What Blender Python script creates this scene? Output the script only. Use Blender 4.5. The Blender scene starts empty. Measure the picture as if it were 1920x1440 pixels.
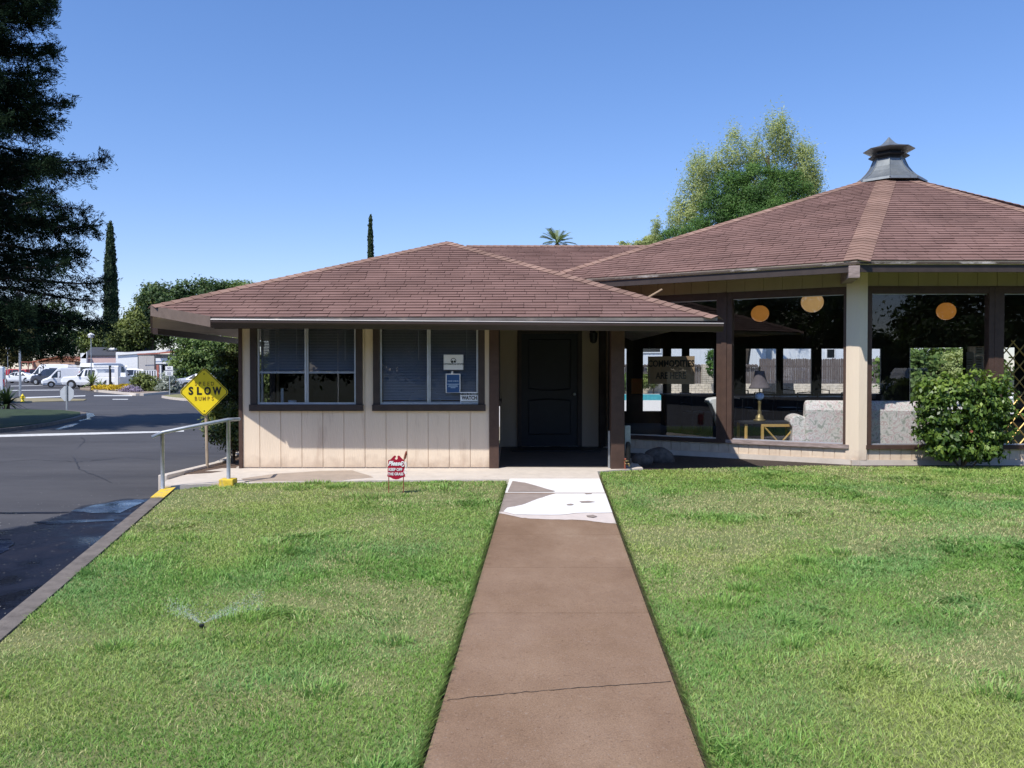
import bpy, math, random
import numpy as np
from mathutils import Vector, Matrix
random.seed(7); RNG = np.random.default_rng(11)
S = bpy.context.scene
COL = S.collection
PI = math.pi
# ------------------------------------------------------------------ camera model
F = 1560.0; EYE = 1.443; PITCH = math.atan(27/1560)
def ray(px, py):
    cp, sp = math.cos(PITCH), math.sin(PITCH)
    a, b = (px-960)/F, (720-py)/F
    return (a, cp+b*sp, -sp+b*cp)
def at(px, py, Y):                 # photo position -> world point at depth Y
    d = ray(px, py); k = Y/d[1]
    return Vector((d[0]*k, Y, EYE+d[2]*k))
def gnd(px, py, z=-.3):            # photo position -> world point at height z
    d = ray(px, py); k = (z-EYE)/d[2]
    return Vector((d[0]*k, d[1]*k, z))
def lawn_z(y): return -.401+.0333*min(y, 12.04)
def road_z(y):
    z = -.25
    if y < 8: z -= .033*(8-y)
    if y > 12: z -= min(.05, (y-12)*.01)
    return z
def lgnd(px, py):                  # photo position -> point on the sloping lawn
    d = ray(px, py); k = (-.401-EYE)/(d[2]-.0333*d[1])
    return Vector((d[0]*k, d[1]*k, EYE+d[2]*k))
# ------------------------------------------------------------------ mesh builder
class MB:
    def __init__(s): s.v = []; s.f = []; s.mi = []; s.cur = 0
    def add(s, vs, fs):
        n = len(s.v); s.v += [tuple(p) for p in vs]
        for f in fs: s.f.append(tuple(i+n for i in f)); s.mi.append(s.cur)
        return s
    def box(s, x0, x1, y0, y1, z0, z1):
        return s.add([(x0,y0,z0),(x1,y0,z0),(x1,y1,z0),(x0,y1,z0),(x0,y0,z1),(x1,y0,z1),(x1,y1,z1),(x0,y1,z1)],
                     [(0,3,2,1),(4,5,6,7),(0,1,5,4),(1,2,6,5),(2,3,7,6),(3,0,4,7)])
    def fbox(s, o, ux, uy, u0, u1, d0, d1, z0, z1):   # box in a wall frame: o origin, ux along, uy depth (2D unit vectors)
        def P(u, d, z): return (o[0]+ux[0]*u+uy[0]*d, o[1]+ux[1]*u+uy[1]*d, z)
        return s.add([P(u0,d0,z0),P(u1,d0,z0),P(u1,d1,z0),P(u0,d1,z0),P(u0,d0,z1),P(u1,d0,z1),P(u1,d1,z1),P(u0,d1,z1)],
                     [(0,3,2,1),(4,5,6,7),(0,1,5,4),(1,2,6,5),(2,3,7,6),(3,0,4,7)])
    def tube(s, pts, r, seg=8, cap=True):
        pts = [Vector(p) for p in pts]; n0 = len(s.v); rs = r if isinstance(r, (list, tuple)) else [r]*len(pts)
        vs = []; fs = []
        for i, p in enumerate(pts):
            d = (pts[min(i+1, len(pts)-1)]-pts[max(i-1, 0)]).normalized()
            a = d.cross(Vector((0,0,1)) if abs(d.z) < .95 else Vector((1,0,0))).normalized(); b = d.cross(a)
            for k in range(seg):
                t = 2*PI*k/seg; vs.append(p+(a*math.cos(t)+b*math.sin(t))*rs[i])
        for i in range(len(pts)-1):
            for k in range(seg):
                k2 = (k+1) % seg
                fs.append((i*seg+k, i*seg+k2, (i+1)*seg+k2, (i+1)*seg+k))
        if cap:
            fs.append(tuple(range(seg))); m = (len(pts)-1)*seg; fs.append(tuple(m+seg-1-k for k in range(seg)))
        return s.add(vs, fs)
    def lathe(s, prof, c=(0,0,0), seg=16, rot=0, sx=1, sy=1):
        vs = []; fs = []
        for (r, z) in prof:
            for k in range(seg):
                t = 2*PI*k/seg+rot; vs.append((c[0]+r*sx*math.cos(t), c[1]+r*sy*math.sin(t), c[2]+z))
        for i in range(len(prof)-1):
            for k in range(seg):
                k2 = (k+1) % seg
                fs.append((i*seg+k, i*seg+k2, (i+1)*seg+k2, (i+1)*seg+k))
        fs.append(tuple(seg-1-k for k in range(seg))); m = (len(prof)-1)*seg; fs.append(tuple(m+k for k in range(seg)))
        return s.add(vs, fs)
    def prism(s, poly, z0, z1):      # horizontal polygon, extruded in z (z may be functions of (x, y))
        n = len(poly); g = lambda z, p: z(p[0], p[1]) if callable(z) else z
        vs = [(p[0], p[1], g(z0, p)) for p in poly]+[(p[0], p[1], g(z1, p)) for p in poly]
        fs = [tuple(reversed(range(n))), tuple(range(n, 2*n))]+[(i, (i+1) % n, n+(i+1) % n, n+i) for i in range(n)]
        return s.add(vs, fs)
    def extr(s, poly, frame):        # planar polygon of (a, b) extruded: frame = (origin, A, B, N, t0, t1)
        o, A, B, N, t0, t1 = frame; o = Vector(o); A = Vector(A); B = Vector(B); N = Vector(N); n = len(poly)
        vs = [o+A*p[0]+B*p[1]+N*t0 for p in poly]+[o+A*p[0]+B*p[1]+N*t1 for p in poly]
        fs = [tuple(reversed(range(n))), tuple(range(n, 2*n))]+[(i, (i+1) % n, n+(i+1) % n, n+i) for i in range(n)]
        return s.add(vs, fs)
    def sphere(s, c, r, seg=16, rings=10, sx=1, sy=1, sz=1):
        prof = [(max(.001, r*math.sin(PI*i/rings)), -r*sz*math.cos(PI*i/rings)) for i in range(rings+1)]
        return s.lathe(prof, c, seg, 0, sx, sy)
    def quad(s, a, b, c, d): return s.add([a, b, c, d], [(0,1,2,3)])
    def build(s, name, m, parent=None, off=None, smooth=False, bevel=0, tf=None):
        me = bpy.data.meshes.new(name)
        vs = s.v
        if tf is not None: vs = [tuple(tf @ Vector(p)) for p in vs]
        if off is not None: vs = [(p[0]-off[0], p[1]-off[1], p[2]-off[2]) for p in vs]
        me.from_pydata(vs, [], s.f)
        ms = m if isinstance(m, (list, tuple)) else [m]
        for x in ms: me.materials.append(x)
        if len(ms) > 1: me.polygons.foreach_set('material_index', s.mi)
        if smooth: me.polygons.foreach_set('use_smooth', [True]*len(s.f))
        me.update()
        return link(name, me, parent, bevel)
def link(name, me, parent=None, bevel=0):
    o = bpy.data.objects.new(name, me); COL.objects.link(o)
    if parent is not None: o.parent = parent
    if bevel:
        b = o.modifiers.new('bevel', 'BEVEL'); b.width = bevel; b.segments = 2; b.limit_method = 'ANGLE'; b.angle_limit = math.radians(35)
    return o
def tag(o, label=None, cat=None, group=None, kind=None):
    if label: o['label'] = label
    if cat: o['category'] = cat
    if group: o['group'] = group
    if kind: o['kind'] = kind
    return o
def thing(name, label, cat, loc=(0,0,0), rz=0, group=None):
    o = bpy.data.objects.new(name, None); COL.objects.link(o); o.location = loc; o.rotation_euler = (0,0,rz)
    o.empty_display_size = .2
    return tag(o, label, cat, group)
def struct(name, mb, m, **k):
    return tag(mb.build(name, m, **k), kind='structure')
def copy_tree(o, parent=None):
    c = o.copy(); COL.objects.link(c)
    if parent is not None: c.parent = parent
    for ch in list(o.children): copy_tree(ch, c)
    return c
def text_mb(mb, txt, size, place, thick=.003, align='CENTER', sx=1.0, weight=0.0, shear=0.0):
    """lettering as real geometry; place = 4x4 matrix, text in local XY plane facing +Z"""
    cu = bpy.data.curves.new('t', 'FONT'); cu.body = txt; cu.size = size; cu.align_x = align; cu.align_y = 'CENTER'
    cu.extrude = thick; cu.resolution_u = 3; cu.offset = weight; cu.shear = shear
    ob = bpy.data.objects.new('t', cu); me = bpy.data.meshes.new_from_object(ob)
    vs = [place @ Vector((v.co.x*sx, v.co.y, v.co.z)) for v in me.vertices]
    mb.add(vs, [tuple(p.vertices) for p in me.polygons])
    bpy.data.objects.remove(ob); bpy.data.curves.remove(cu); bpy.data.meshes.remove(me)
def facing(o, ux=(1,0,0), up=(0,0,1)):      # matrix whose X = ux, Y = up, Z = toward the viewer
    X = Vector(ux).normalized(); Y = Vector(up).normalized(); Z = X.cross(Y)
    return Matrix(((X.x,Y.x,Z.x,o[0]),(X.y,Y.y,Z.y,o[1]),(X.z,Y.z,Z.z,o[2]),(0,0,0,1)))
# ------------------------------------------------------------------ materials
def lin(c):
    f = lambda u: u/12.92 if u <= .04045 else ((u+.055)/1.055)**2.4
    return tuple(f(x/255) for x in c)
def newmat(name):
    m = bpy.data.materials.new(name); m.use_nodes = True; nt = m.node_tree
    return m, nt, nt.nodes['Principled BSDF'], nt.nodes, nt.links
def mat(name, col, rough=.6, metal=0, var=.12, scale=6.0, bump=0, bscale=60, spec=.4, col2=None, stretch=None, dirt=None, emit=0, base=None):
    m, nt, b, N, L = newmat(name)
    b.inputs['Roughness'].default_value = rough; b.inputs['Metallic'].default_value = metal
    b.inputs['Specular IOR Level'].default_value = spec
    tc = N.new('ShaderNodeTexCoord'); src = tc.outputs['Object']
    if stretch:
        mp = N.new('ShaderNodeMapping'); mp.inputs['Scale'].default_value = stretch; L.new(src, mp.inputs['Vector']); src = mp.outputs['Vector']
    n = N.new('ShaderNodeTexNoise'); n.inputs['Scale'].default_value = scale; n.inputs['Detail'].default_value = 6; n.inputs['Roughness'].default_value = .65
    L.new(src, n.inputs['Vector'])
    r = N.new('ShaderNodeValToRGB'); e = r.color_ramp.elements
    c2 = col2 or tuple(min(1, x*(1+var)) for x in col); c1 = tuple(x*(1-var) for x in col) if col2 is None else col
    e[0].position = .3; e[0].color = (*c1, 1); e[1].position = .7; e[1].color = (*c2, 1)
    L.new(n.outputs['Fac'], r.inputs['Fac']); out = r.outputs['Color']
    if dirt:                     # (colour, scale, threshold): larger stains
        n2 = N.new('ShaderNodeTexNoise'); n2.inputs['Scale'].default_value = dirt[1]; n2.inputs['Detail'].default_value = 8; n2.inputs['Roughness'].default_value = .7
        L.new(src, n2.inputs['Vector'])
        r2 = N.new('ShaderNodeValToRGB'); r2.color_ramp.elements[0].position = dirt[2]; r2.color_ramp.elements[1].position = min(1, dirt[2]+.14)
        L.new(n2.outputs['Fac'], r2.inputs['Fac'])
        mx = N.new('ShaderNodeMix'); mx.data_type = 'RGBA'
        L.new(r2.outputs['Color'], mx.inputs['Factor']); L.new(out, mx.inputs['A']); mx.inputs['B'].default_value = (*dirt[0], 1); out = mx.outputs['Result']
    if base:                     # (colour, height, noise scale): splash dirt climbing from the foot of a wall
        sx_ = N.new('ShaderNodeSeparateXYZ'); ge = N.new('ShaderNodeNewGeometry'); L.new(ge.outputs['Position'], sx_.inputs[0])
        nb_ = N.new('ShaderNodeTexNoise'); nb_.inputs['Scale'].default_value = base[2]; nb_.inputs['Detail'].default_value = 7; L.new(tc.outputs['Object'], nb_.inputs['Vector'])
        mm = N.new('ShaderNodeMath'); mm.operation = 'MULTIPLY_ADD'; mm.inputs[1].default_value = -base[1]*2.2; L.new(nb_.outputs['Fac'], mm.inputs[0]); L.new(sx_.outputs['Z'], mm.inputs[2])
        rm = N.new('ShaderNodeMapRange'); rm.inputs['From Min'].default_value = -base[1]*1.0; rm.inputs['From Max'].default_value = base[1]*.35; rm.inputs['To Min'].default_value = .75; rm.inputs['To Max'].default_value = 0; L.new(mm.outputs[0], rm.inputs['Value'])
        mb_ = N.new('ShaderNodeMix'); mb_.data_type = 'RGBA'; L.new(rm.outputs['Result'], mb_.inputs['Factor']); L.new(out, mb_.inputs['A']); mb_.inputs['B'].default_value = (*base[0], 1); out = mb_.outputs['Result']
    L.new(out, b.inputs['Base Color'])
    if emit: L.new(out, b.inputs['Emission Color']); b.inputs['Emission Strength'].default_value = emit
    if bump:
        nb = N.new('ShaderNodeTexNoise'); nb.inputs['Scale'].default_value = bscale; nb.inputs['Detail'].default_value = 4; L.new(src, nb.inputs['Vector'])
        bp = N.new('ShaderNodeBump'); bp.inputs['Strength'].default_value = bump; bp.inputs['Distance'].default_value = .02
        L.new(nb.outputs['Fac'], bp.inputs['Height']); L.new(bp.outputs['Normal'], b.inputs['Normal'])
    return m
def attr_mat(name, stops, rough=.7, trans=0, spec=.2, attr='shade', gloss=None):
    """colour comes from a per-face attribute through a ramp: leaves, blades, shingles"""
    m, nt, b, N, L = newmat(name); b.inputs['Roughness'].default_value = rough; b.inputs['Specular IOR Level'].default_value = spec
    a = N.new('ShaderNodeAttribute'); a.attribute_name = attr
    r = N.new('ShaderNodeValToRGB'); el = r.color_ramp.elements
    while len(el) < len(stops): el.new(.5)
    for e, (p, c) in zip(el, stops): e.position = p; e.color = (*c, 1)
    L.new(a.outputs['Fac'], r.inputs['Fac']); L.new(r.outputs['Color'], b.inputs['Base Color'])
    if trans:
        t = N.new('ShaderNodeBsdfTranslucent'); mx = N.new('ShaderNodeMixShader'); mx.inputs['Fac'].default_value = trans
        g = N.new('ShaderNodeMix'); g.data_type = 'RGBA'; g.blend_type = 'MULTIPLY'; g.inputs['Factor'].default_value = 1
        L.new(r.outputs['Color'], g.inputs['A']); g.inputs['B'].default_value = (1.1, 1.2, .5, 1); L.new(g.outputs['Result'], t.inputs['Color'])
        L.new(b.outputs['BSDF'], mx.inputs[1]); L.new(t.outputs['BSDF'], mx.inputs[2]); L.new(mx.outputs['Shader'], N['Material Output'].inputs['Surface'])
    return m
def glass_mat(name, tint, refl=1.0, rough=.0):
    m, nt, b, N, L = newmat(name); N.remove(b)
    t = N.new('ShaderNodeBsdfTransparent'); t.inputs['Color'].default_value = (*tint, 1)
    g = N.new('ShaderNodeBsdfGlossy'); g.inputs['Roughness'].default_value = rough; g.inputs['Color'].default_value = (refl, refl, refl, 1)
    lw = N.new('ShaderNodeLayerWeight'); lw.inputs['Blend'].default_value = .5       # Schlick reflectance, same from both sides of the pane
    pw = N.new('ShaderNodeMath'); pw.operation = 'POWER'; pw.inputs[1].default_value = 5; L.new(lw.outputs['Facing'], pw.inputs[0])
    f = N.new('ShaderNodeMath'); f.operation = 'MULTIPLY_ADD'; f.inputs[1].default_value = .94; f.inputs[2].default_value = .055; L.new(pw.outputs[0], f.inputs[0])
    mx = N.new('ShaderNodeMixShader'); L.new(f.outputs[0], mx.inputs['Fac']); L.new(t.outputs['BSDF'], mx.inputs[1]); L.new(g.outputs['BSDF'], mx.inputs[2])
    L.new(mx.outputs['Shader'], N['Material Output'].inputs['Surface'])
    return m
M = {}
M['siding'] = mat('siding_paint', (.755,.625,.480), .75, var=.05, scale=3, bump=.22, bscale=70, stretch=(1,1,.12), dirt=((.56,.43,.32), 3.4, .57), base=((.46,.35,.26), .14, 8))
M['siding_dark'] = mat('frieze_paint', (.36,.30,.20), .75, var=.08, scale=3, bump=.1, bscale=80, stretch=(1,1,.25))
M['brown'] = mat('brown_trim', (.072,.040,.029), .65, var=.18, scale=9, bump=.08, bscale=60, dirt=((.2,.14,.11), 7, .66))
M['brown_dark'] = mat('dark_trim', (.045,.032,.028), .6, var=.2, scale=8)
M['worn'] = mat('worn_wood', (.30,.235,.215), .85, var=.35, scale=22, bump=.3, bscale=60, stretch=(.25,.25,1.5), dirt=((.62,.56,.52), 18, .58))
M['gutter'] = mat('gutter_metal', (.050,.031,.024), .45, var=.12, scale=5)
M['gutter_lip_glint'] = mat('gutter_lip_glint', (.62,.56,.53), .35, var=.1, scale=8)
M['soffit'] = mat('soffit_board', (.60,.50,.40), .8, var=.2, scale=4, stretch=(1,.2,1))
M['alu'] = mat('window_aluminium', (.62,.63,.66), .35, metal=.6, var=.08, scale=12)
M['glass'] = glass_mat('window_glass', (.90,.92,.93))
M['glass_dim'] = glass_mat('tinted_glass', (.78,.81,.84))
M['glass_back'] = glass_mat('back_glass', (.9,.92,.92))
M['blind'] = mat('blind_slat', (.34,.37,.44), .5, var=.06)
M['siding_shaded'] = mat('shaded_siding', (.42,.34,.26), .75, var=.08, scale=3, bump=.1, bscale=90, stretch=(1,1,.25))  # darker copy of the siding, porch shade put into its colour
M['drip'] = mat('weathered_drip_edge', (.075,.055,.045), .8, var=.2, scale=14, stretch=(.4,.4,1), dirt=((.50,.46,.43), 5, .50))
M['door'] = mat('door_paint', (.014,.016,.022), .5, var=.15, scale=5)
M['interior'] = mat('interior_panel', (.05,.04,.036), .8, var=.25, scale=5)
M['ceiling'] = mat('ceiling_wood', (.035,.026,.022), .8, var=.3, scale=4)
M['carpet'] = mat('carpet', (.06,.055,.06), .95, var=.2, scale=30)
M['copper'] = mat('weathered_metal', (.17,.19,.20), .48, metal=.55, var=.35, scale=7, col2=(.27,.29,.29), stretch=(1,1,.35), dirt=((.10,.085,.075), 5, .6))
M['galv'] = mat('galvanised_pipe', (.42,.44,.46), .42, metal=.5, var=.15, scale=20)
M['white'] = mat('white_paint', (.8,.8,.79), .5, var=.05)
M['black'] = mat('black_paint', (.012,.012,.013), .5, var=.1)
M['dark'] = mat('dark_plastic', (.02,.02,.022), .5, var=.1)
M['yellow'] = mat('sign_yellow', (.86,.66,.02), .4, var=.05, scale=4, dirt=((.7,.55,.08), 6, .68))
M['yellow_curb'] = mat('yellow_kerb_paint', (.75,.52,.05), .7, var=.2, scale=14, dirt=((.36,.31,.24), 11, .52))
M['red'] = mat('red_enamel', (.36,.01,.035), .4, var=.12, scale=20)
M['rust'] = mat('rusty_stake', (.25,.07,.04), .8, var=.3, scale=30)
M['post_wood'] = mat('weathered_post', (.42,.33,.23), .8, var=.25, scale=25, stretch=(1,1,.2))
M['concrete'] = mat('dry_concrete', (.60,.53,.45), .9, var=.10, scale=5, bump=.12, bscale=140, dirt=((.50,.42,.34), 2.0, .58))
M['concrete_bright'] = mat('bright_concrete', (.77,.74,.69), .9, var=.03, scale=5, bump=.06, bscale=120, dirt=((.70,.64,.57), 3.0, .60))
M['curb'] = mat('kerb_concrete', (.165,.140,.118), .85, var=.25, scale=9, bump=.25, bscale=90, dirt=((.085,.07,.058), 3, .55))
M['gate'] = mat('brass_lattice', (.62,.40,.12), .45, metal=.3, var=.1)
M['card'] = mat('cardboard', (.34,.235,.145), .9, var=.08, scale=6)
M['sign_back'] = mat('sign_back', (.55,.58,.62), .45, metal=.2, var=.06)
M['paper'] = mat('paper', (.78,.79,.8), .8, var=.04)
M['blue_card'] = mat('blue_card', (.03,.09,.24), .6, var=.1)
M['pale_blue'] = mat('pale_blue', (.45,.6,.75), .6, var=.1)
M['orange'] = mat('orange_card', (.62,.22,.05), .7, var=.1)
M['amber'] = mat('amber_globe', (.80,.33,.07), .25, var=.06, scale=3, emit=.30)
M['amber_pale'] = mat('cream_globe', (.86,.52,.22), .25, var=.08, scale=3, emit=.36)
M['brass'] = mat('brass', (.26,.20,.09), .45, metal=.6, var=.15)
M['blue_glass'] = mat('blue_porcelain', (.30,.48,.80), .15, var=.2, scale=9)
M['shade_cloth'] = mat('lamp_shade_cloth', (.13,.11,.12), .9, var=.1)
M['wood_yellow'] = mat('yellow_wood', (.50,.32,.10), .5, var=.15, scale=8, stretch=(1,1,6))
M['mulch'] = mat('bark_mulch', (.13,.085,.06), .95, var=.5, scale=45, bump=.8, bscale=60)
M['soil'] = mat('bare_soil', (.055,.04,.03), .95, var=.4, scale=25, bump=.6, bscale=50)
M['rock'] = mat('boulder', (.11,.095,.085), .95, var=.5, scale=9, bump=.9, bscale=14, dirt=((.05,.045,.04), 6, .55))
M['fence'] = mat('fence_board', (.13,.105,.095), .9, var=.4, scale=7, stretch=(4,1,.4))
M['stone'] = mat('stone_block', (.55,.48,.38), .9, var=.3, scale=5, bump=.4, bscale=12)
M['bark'] = mat('bark', (.10,.075,.055), .95, var=.35, scale=10, bump=.7, bscale=22, stretch=(1,1,.25))
M['bark_grey'] = mat('grey_bark', (.20,.17,.14), .95, var=.3, scale=10, bump=.5, bscale=22, stretch=(1,1,.25))
M['tyre'] = mat('tyre_rubber', (.02,.02,.022), .85, var=.2)
M['rim'] = mat('wheel_rim', (.45,.46,.48), .35, metal=.7, var=.1)
M['carglass'] = mat('car_glass', (.02,.023,.028), .06, var=.1, spec=.7)
M['tail'] = mat('tail_lamp', (.45,.02,.02), .25, var=.1)
M['head'] = mat('head_lamp', (.75,.77,.8), .15, var=.05)
def paint(name, c): return mat(name, c, .22, var=.03, spec=.6)
M['car_white'] = paint('white_car_paint', (.80,.81,.82)); M['car_silver'] = paint('silver_car_paint', (.36,.38,.43))
M['car_navy'] = paint('navy_car_paint', (.025,.03,.05)); M['car_red'] = paint('red_car_paint', (.40,.02,.02)); M['car_wine'] = paint('wine_car_paint', (.16,.03,.03))
M['car_blue'] = paint('pale_blue_car_paint', (.48,.54,.64))
# ================================================================== camera, sky, sun
cam_d = bpy.data.cameras.new('camera'); cam = bpy.data.objects.new('camera', cam_d); COL.objects.link(cam)
cam.location = (0, 0, EYE); cam.rotation_euler = (PI/2-PITCH, 0, 0)
cam_d.sensor_width = 36; cam_d.lens = 36*F/1920; cam_d.clip_end = 3000; cam_d.clip_start = .05
S.camera = cam
SUN_DIR = Vector((.45, .58, -1)).normalized()
w = bpy.data.worlds.new('World'); S.world = w; w.use_nodes = True
nt = w.node_tree; bg = nt.nodes['Background']; bg.inputs['Strength'].default_value = .15
sky = nt.nodes.new('ShaderNodeTexSky'); sky.sky_type = 'NISHITA'; sky.sun_disc = False
sky.sun_elevation = math.asin(-SUN_DIR.z); sky.sun_rotation = math.atan2(-SUN_DIR.x, -SUN_DIR.y)
sky.altitude = 100; sky.air_density = 1.0; sky.dust_density = .25; sky.ozone_density = 2.2
hs = nt.nodes.new('ShaderNodeHueSaturation'); hs.inputs['Saturation'].default_value = 1.22; hs.inputs['Value'].default_value = 1.12
nt.links.new(sky.outputs['Color'], hs.inputs['Color']); gm = nt.nodes.new('ShaderNodeMix'); gm.data_type = 'RGBA'; gm.blend_type = 'MULTIPLY'; gm.inputs['Factor'].default_value = 1; gm.inputs['B'].default_value = (1.17,1.15,1.42,1); gam = nt.nodes.new('ShaderNodeGamma'); gam.inputs['Gamma'].default_value = .85; nt.links.new(hs.outputs['Color'], gam.inputs['Color']); nt.links.new(gam.outputs['Color'], gm.inputs['A']); nt.links.new(gm.outputs['Result'], bg.inputs['Color'])
sd = bpy.data.lights.new('sun', 'SUN'); sd.energy = 5.0; sd.angle = math.radians(.53); sd.color = (1, .955, .89)
sun = bpy.data.objects.new('sun', sd); COL.objects.link(sun); sun.rotation_euler = SUN_DIR.to_track_quat('-Z', 'Y').to_euler()
S.view_settings.view_transform = 'Standard'; S.view_settings.look = 'None'; S.view_settings.exposure = 0; S.view_settings.gamma = 1
S.render.engine = 'CYCLES'; S.cycles.max_bounces = 8; S.cycles.transparent_max_bounces = 16; S.cycles.use_denoising = True
S.cycles.sample_clamp_indirect = 6; S.cycles.caustics_reflective = False; S.cycles.caustics_refractive = False

# ================================================================== ground sheets
def strip_sheet(rows, xs, zf):
    mb = MB(); n = len(xs)
    vs = [(x, y, zf(y)) for y in rows for x in xs]
    fs = [(j*n+i, j*n+i+1, (j+1)*n+i+1, (j+1)*n+i) for j in range(len(rows)-1) for i in range(n-1)]
    return mb.add(vs, fs)
def ground_z(y):
    if y > 12: return -.36
    if y > -14: return -1.0+(y+14)*.64/26
    return -1.0
M['ground'] = mat('dry_ground', (.085,.075,.045), .95, var=.3, scale=.6, col2=(.055,.07,.028), bump=.2, bscale=3)
struct('ground', strip_sheet([-900,-60,-14,-8,0,6,12,30,60,140,300,1500], [-1500,-120,-20,0,20,120,1500], ground_z), M['ground'])
# asphalt
m, nt_, b, N, L = newmat('asphalt'); M['asphalt'] = m
tc = N.new('ShaderNodeTexCoord')
n1 = N.new('ShaderNodeTexNoise'); n1.inputs['Scale'].default_value = .45; n1.inputs['Detail'].default_value = 9; n1.inputs['Roughness'].default_value = .72
mp = N.new('ShaderNodeMapping'); mp.inputs['Scale'].default_value = (.5, 1.4, 1); mp.inputs['Rotation'].default_value = (0,0,.3); L.new(tc.outputs['Object'], mp.inputs['Vector']); L.new(mp.outputs['Vector'], n1.inputs['Vector'])
n2 = N.new('ShaderNodeTexNoise'); n2.inputs['Scale'].default_value = 160; n2.inputs['Detail'].default_value = 3; L.new(tc.outputs['Object'], n2.inputs['Vector'])
r1 = N.new('ShaderNodeValToRGB'); r1.color_ramp.elements[0].position = .30; r1.color_ramp.elements[0].color = (.050,.049,.053,1); r1.color_ramp.elements[1].position = .7; r1.color_ramp.elements[1].color = (.090,.087,.089,1); L.new(n1.outputs['Fac'], r1.inputs['Fac'])
r2 = N.new('ShaderNodeValToRGB'); r2.color_ramp.elements[0].color = (.6,.6,.6,1); r2.color_ramp.elements[1].color = (1.5,1.5,1.5,1); L.new(n2.outputs['Fac'], r2.inputs['Fac'])
mx = N.new('ShaderNodeMix'); mx.data_type = 'RGBA'; mx.blend_type = 'MULTIPLY'; mx.inputs['Factor'].default_value = 1
L.new(r1.outputs['Color'], mx.inputs['A']); L.new(r2.outputs['Color'], mx.inputs['B']); L.new(mx.outputs['Result'], b.inputs['Base Color'])
b.inputs['Roughness'].default_value = .85; b.inputs['Specular IOR Level'].default_value = .3
bp = N.new('ShaderNodeBump'); bp.inputs['Strength'].default_value = .35; bp.inputs['Distance'].default_value = .006; L.new(n2.outputs['Fac'], bp.inputs['Height']); L.new(bp.outputs['Normal'], b.inputs['Normal'])
mb = MB(); mb.prism([(-70,-19.5),(70,-19.5),(70,-13.2),(-70,-13.2)], -1.2, -.32); struct('street', mb, M['asphalt'])
# the lawn's kerb line: from behind the camera to the handrail
def kerb_x(y): y = max(y, 2.5); return -3.38-(y-5.49)*(.98/4.82)
ys = [-30,-14,-6,0,2.5,6,8,9,10,10.4,11,12,13,14,16,20,30,45,70,100,135]
def road_right(y):
    if y <= 10.4: return kerb_x(y)-.02
    if y <= 13.4: return -4.45+(y-10.4)*.06
    if y <= 20: return -4.25
    return -4.25
mb = MB()
for i in range(len(ys)-1):
    a, c = ys[i], ys[i+1]
    mb.quad((-130,a,road_z(a)), (road_right(a),a,road_z(a)), (road_right(c),c,road_z(c)), (-130,c,road_z(c)))
struct('road', mb, M['asphalt'])
# wet asphalt along the kerb, and standing water
def wetmat(name, col, rough, spec=.5, bumpy=.15, bs=25, stretch=(1,1,1)):
    m, nt_, b, N, L = newmat(name); b.inputs['Base Color'].default_value = (*col,1); b.inputs['Specular IOR Level'].default_value = spec
    tc = N.new('ShaderNodeTexCoord'); mp = N.new('ShaderNodeMapping'); mp.inputs['Scale'].default_value = stretch; L.new(tc.outputs['Object'], mp.inputs['Vector'])
    n = N.new('ShaderNodeTexNoise'); n.inputs['Scale'].default_value = 2.2; n.inputs['Detail'].default_value = 6; L.new(mp.outputs['Vector'], n.inputs['Vector'])
    r = N.new('ShaderNodeMapRange'); r.inputs['From Min'].default_value = .35; r.inputs['From Max'].default_value = .65; r.inputs['To Min'].default_value = rough*.35; r.inputs['To Max'].default_value = min(1, rough*1.8)
    L.new(n.outputs['Fac'], r.inputs['Value']); L.new(r.outputs['Result'], b.inputs['Roughness'])
    rc = N.new('ShaderNodeValToRGB'); rc.color_ramp.elements[0].position = .3; rc.color_ramp.elements[0].color = (*[x*.75 for x in col],1); rc.color_ramp.elements[1].position = .7; rc.color_ramp.elements[1].color = (*[x*1.3 for x in col],1)
    L.new(n.outputs['Fac'], rc.inputs['Fac']); L.new(rc.outputs['Color'], b.inputs['Base Color'])
    if bumpy:
        nb = N.new('ShaderNodeTexNoise'); nb.inputs['Scale'].default_value = bs; L.new(tc.outputs['Object'], nb.inputs['Vector'])
        bp = N.new('ShaderNodeBump'); bp.inputs['Strength'].default_value = bumpy; bp.inputs['Distance'].default_value = .004; L.new(nb.outputs['Fac'], bp.inputs['Height']); L.new(bp.outputs['Normal'], b.inputs['Normal'])
    return m
M['wet_asphalt'] = wetmat('wet_asphalt', (.009,.010,.018), .40, .28, .5, 90)
M['water_film'] = wetmat('water_film', (.012,.018,.040), .18, .42, .25, 30, (.4,2.2,1))
def rpt(px, py, dz=0):
    p = gnd(px, py, -.28)
    for _ in range(6): p = gnd(px, py, road_z(p.y))
    return (p.x, p.y)
def roadpatch(name, pix, m, dz):
    poly = [rpt(*p) for p in pix]; mb = MB()
    import mathutils
    tess = mathutils.geometry.tessellate_polygon([[Vector((x, y, 0)) for x, y in poly]])
    mb.add([(x, y, road_z(y)+dz) for x, y in poly], [tuple(t) for t in tess])
    me = struct(name, mb, m)
    for p in me.data.polygons:
        if p.normal.z < 0: p.flip()
    return me
def wob(pts, n=5, amp=2.0, seed=1):
    r = random.Random(seed); out = []
    for (a, c) in zip(pts, pts[1:]):
        for k in range(n):
            t = k/n; out.append((a[0]+(c[0]-a[0])*t+r.uniform(-amp, amp)*(0 if k == 0 else 1), a[1]+(c[1]-a[1])*t+r.uniform(-amp, amp)*.35*(0 if k == 0 else 1)))
    return out+[pts[-1]]
wet_edge = wob([(-90,1001),(20,993),(62,985),(98,973),(128,964),(139,957),(172,949),(205,943),(240,938),(283,937)], 4, 3, 4)
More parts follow.
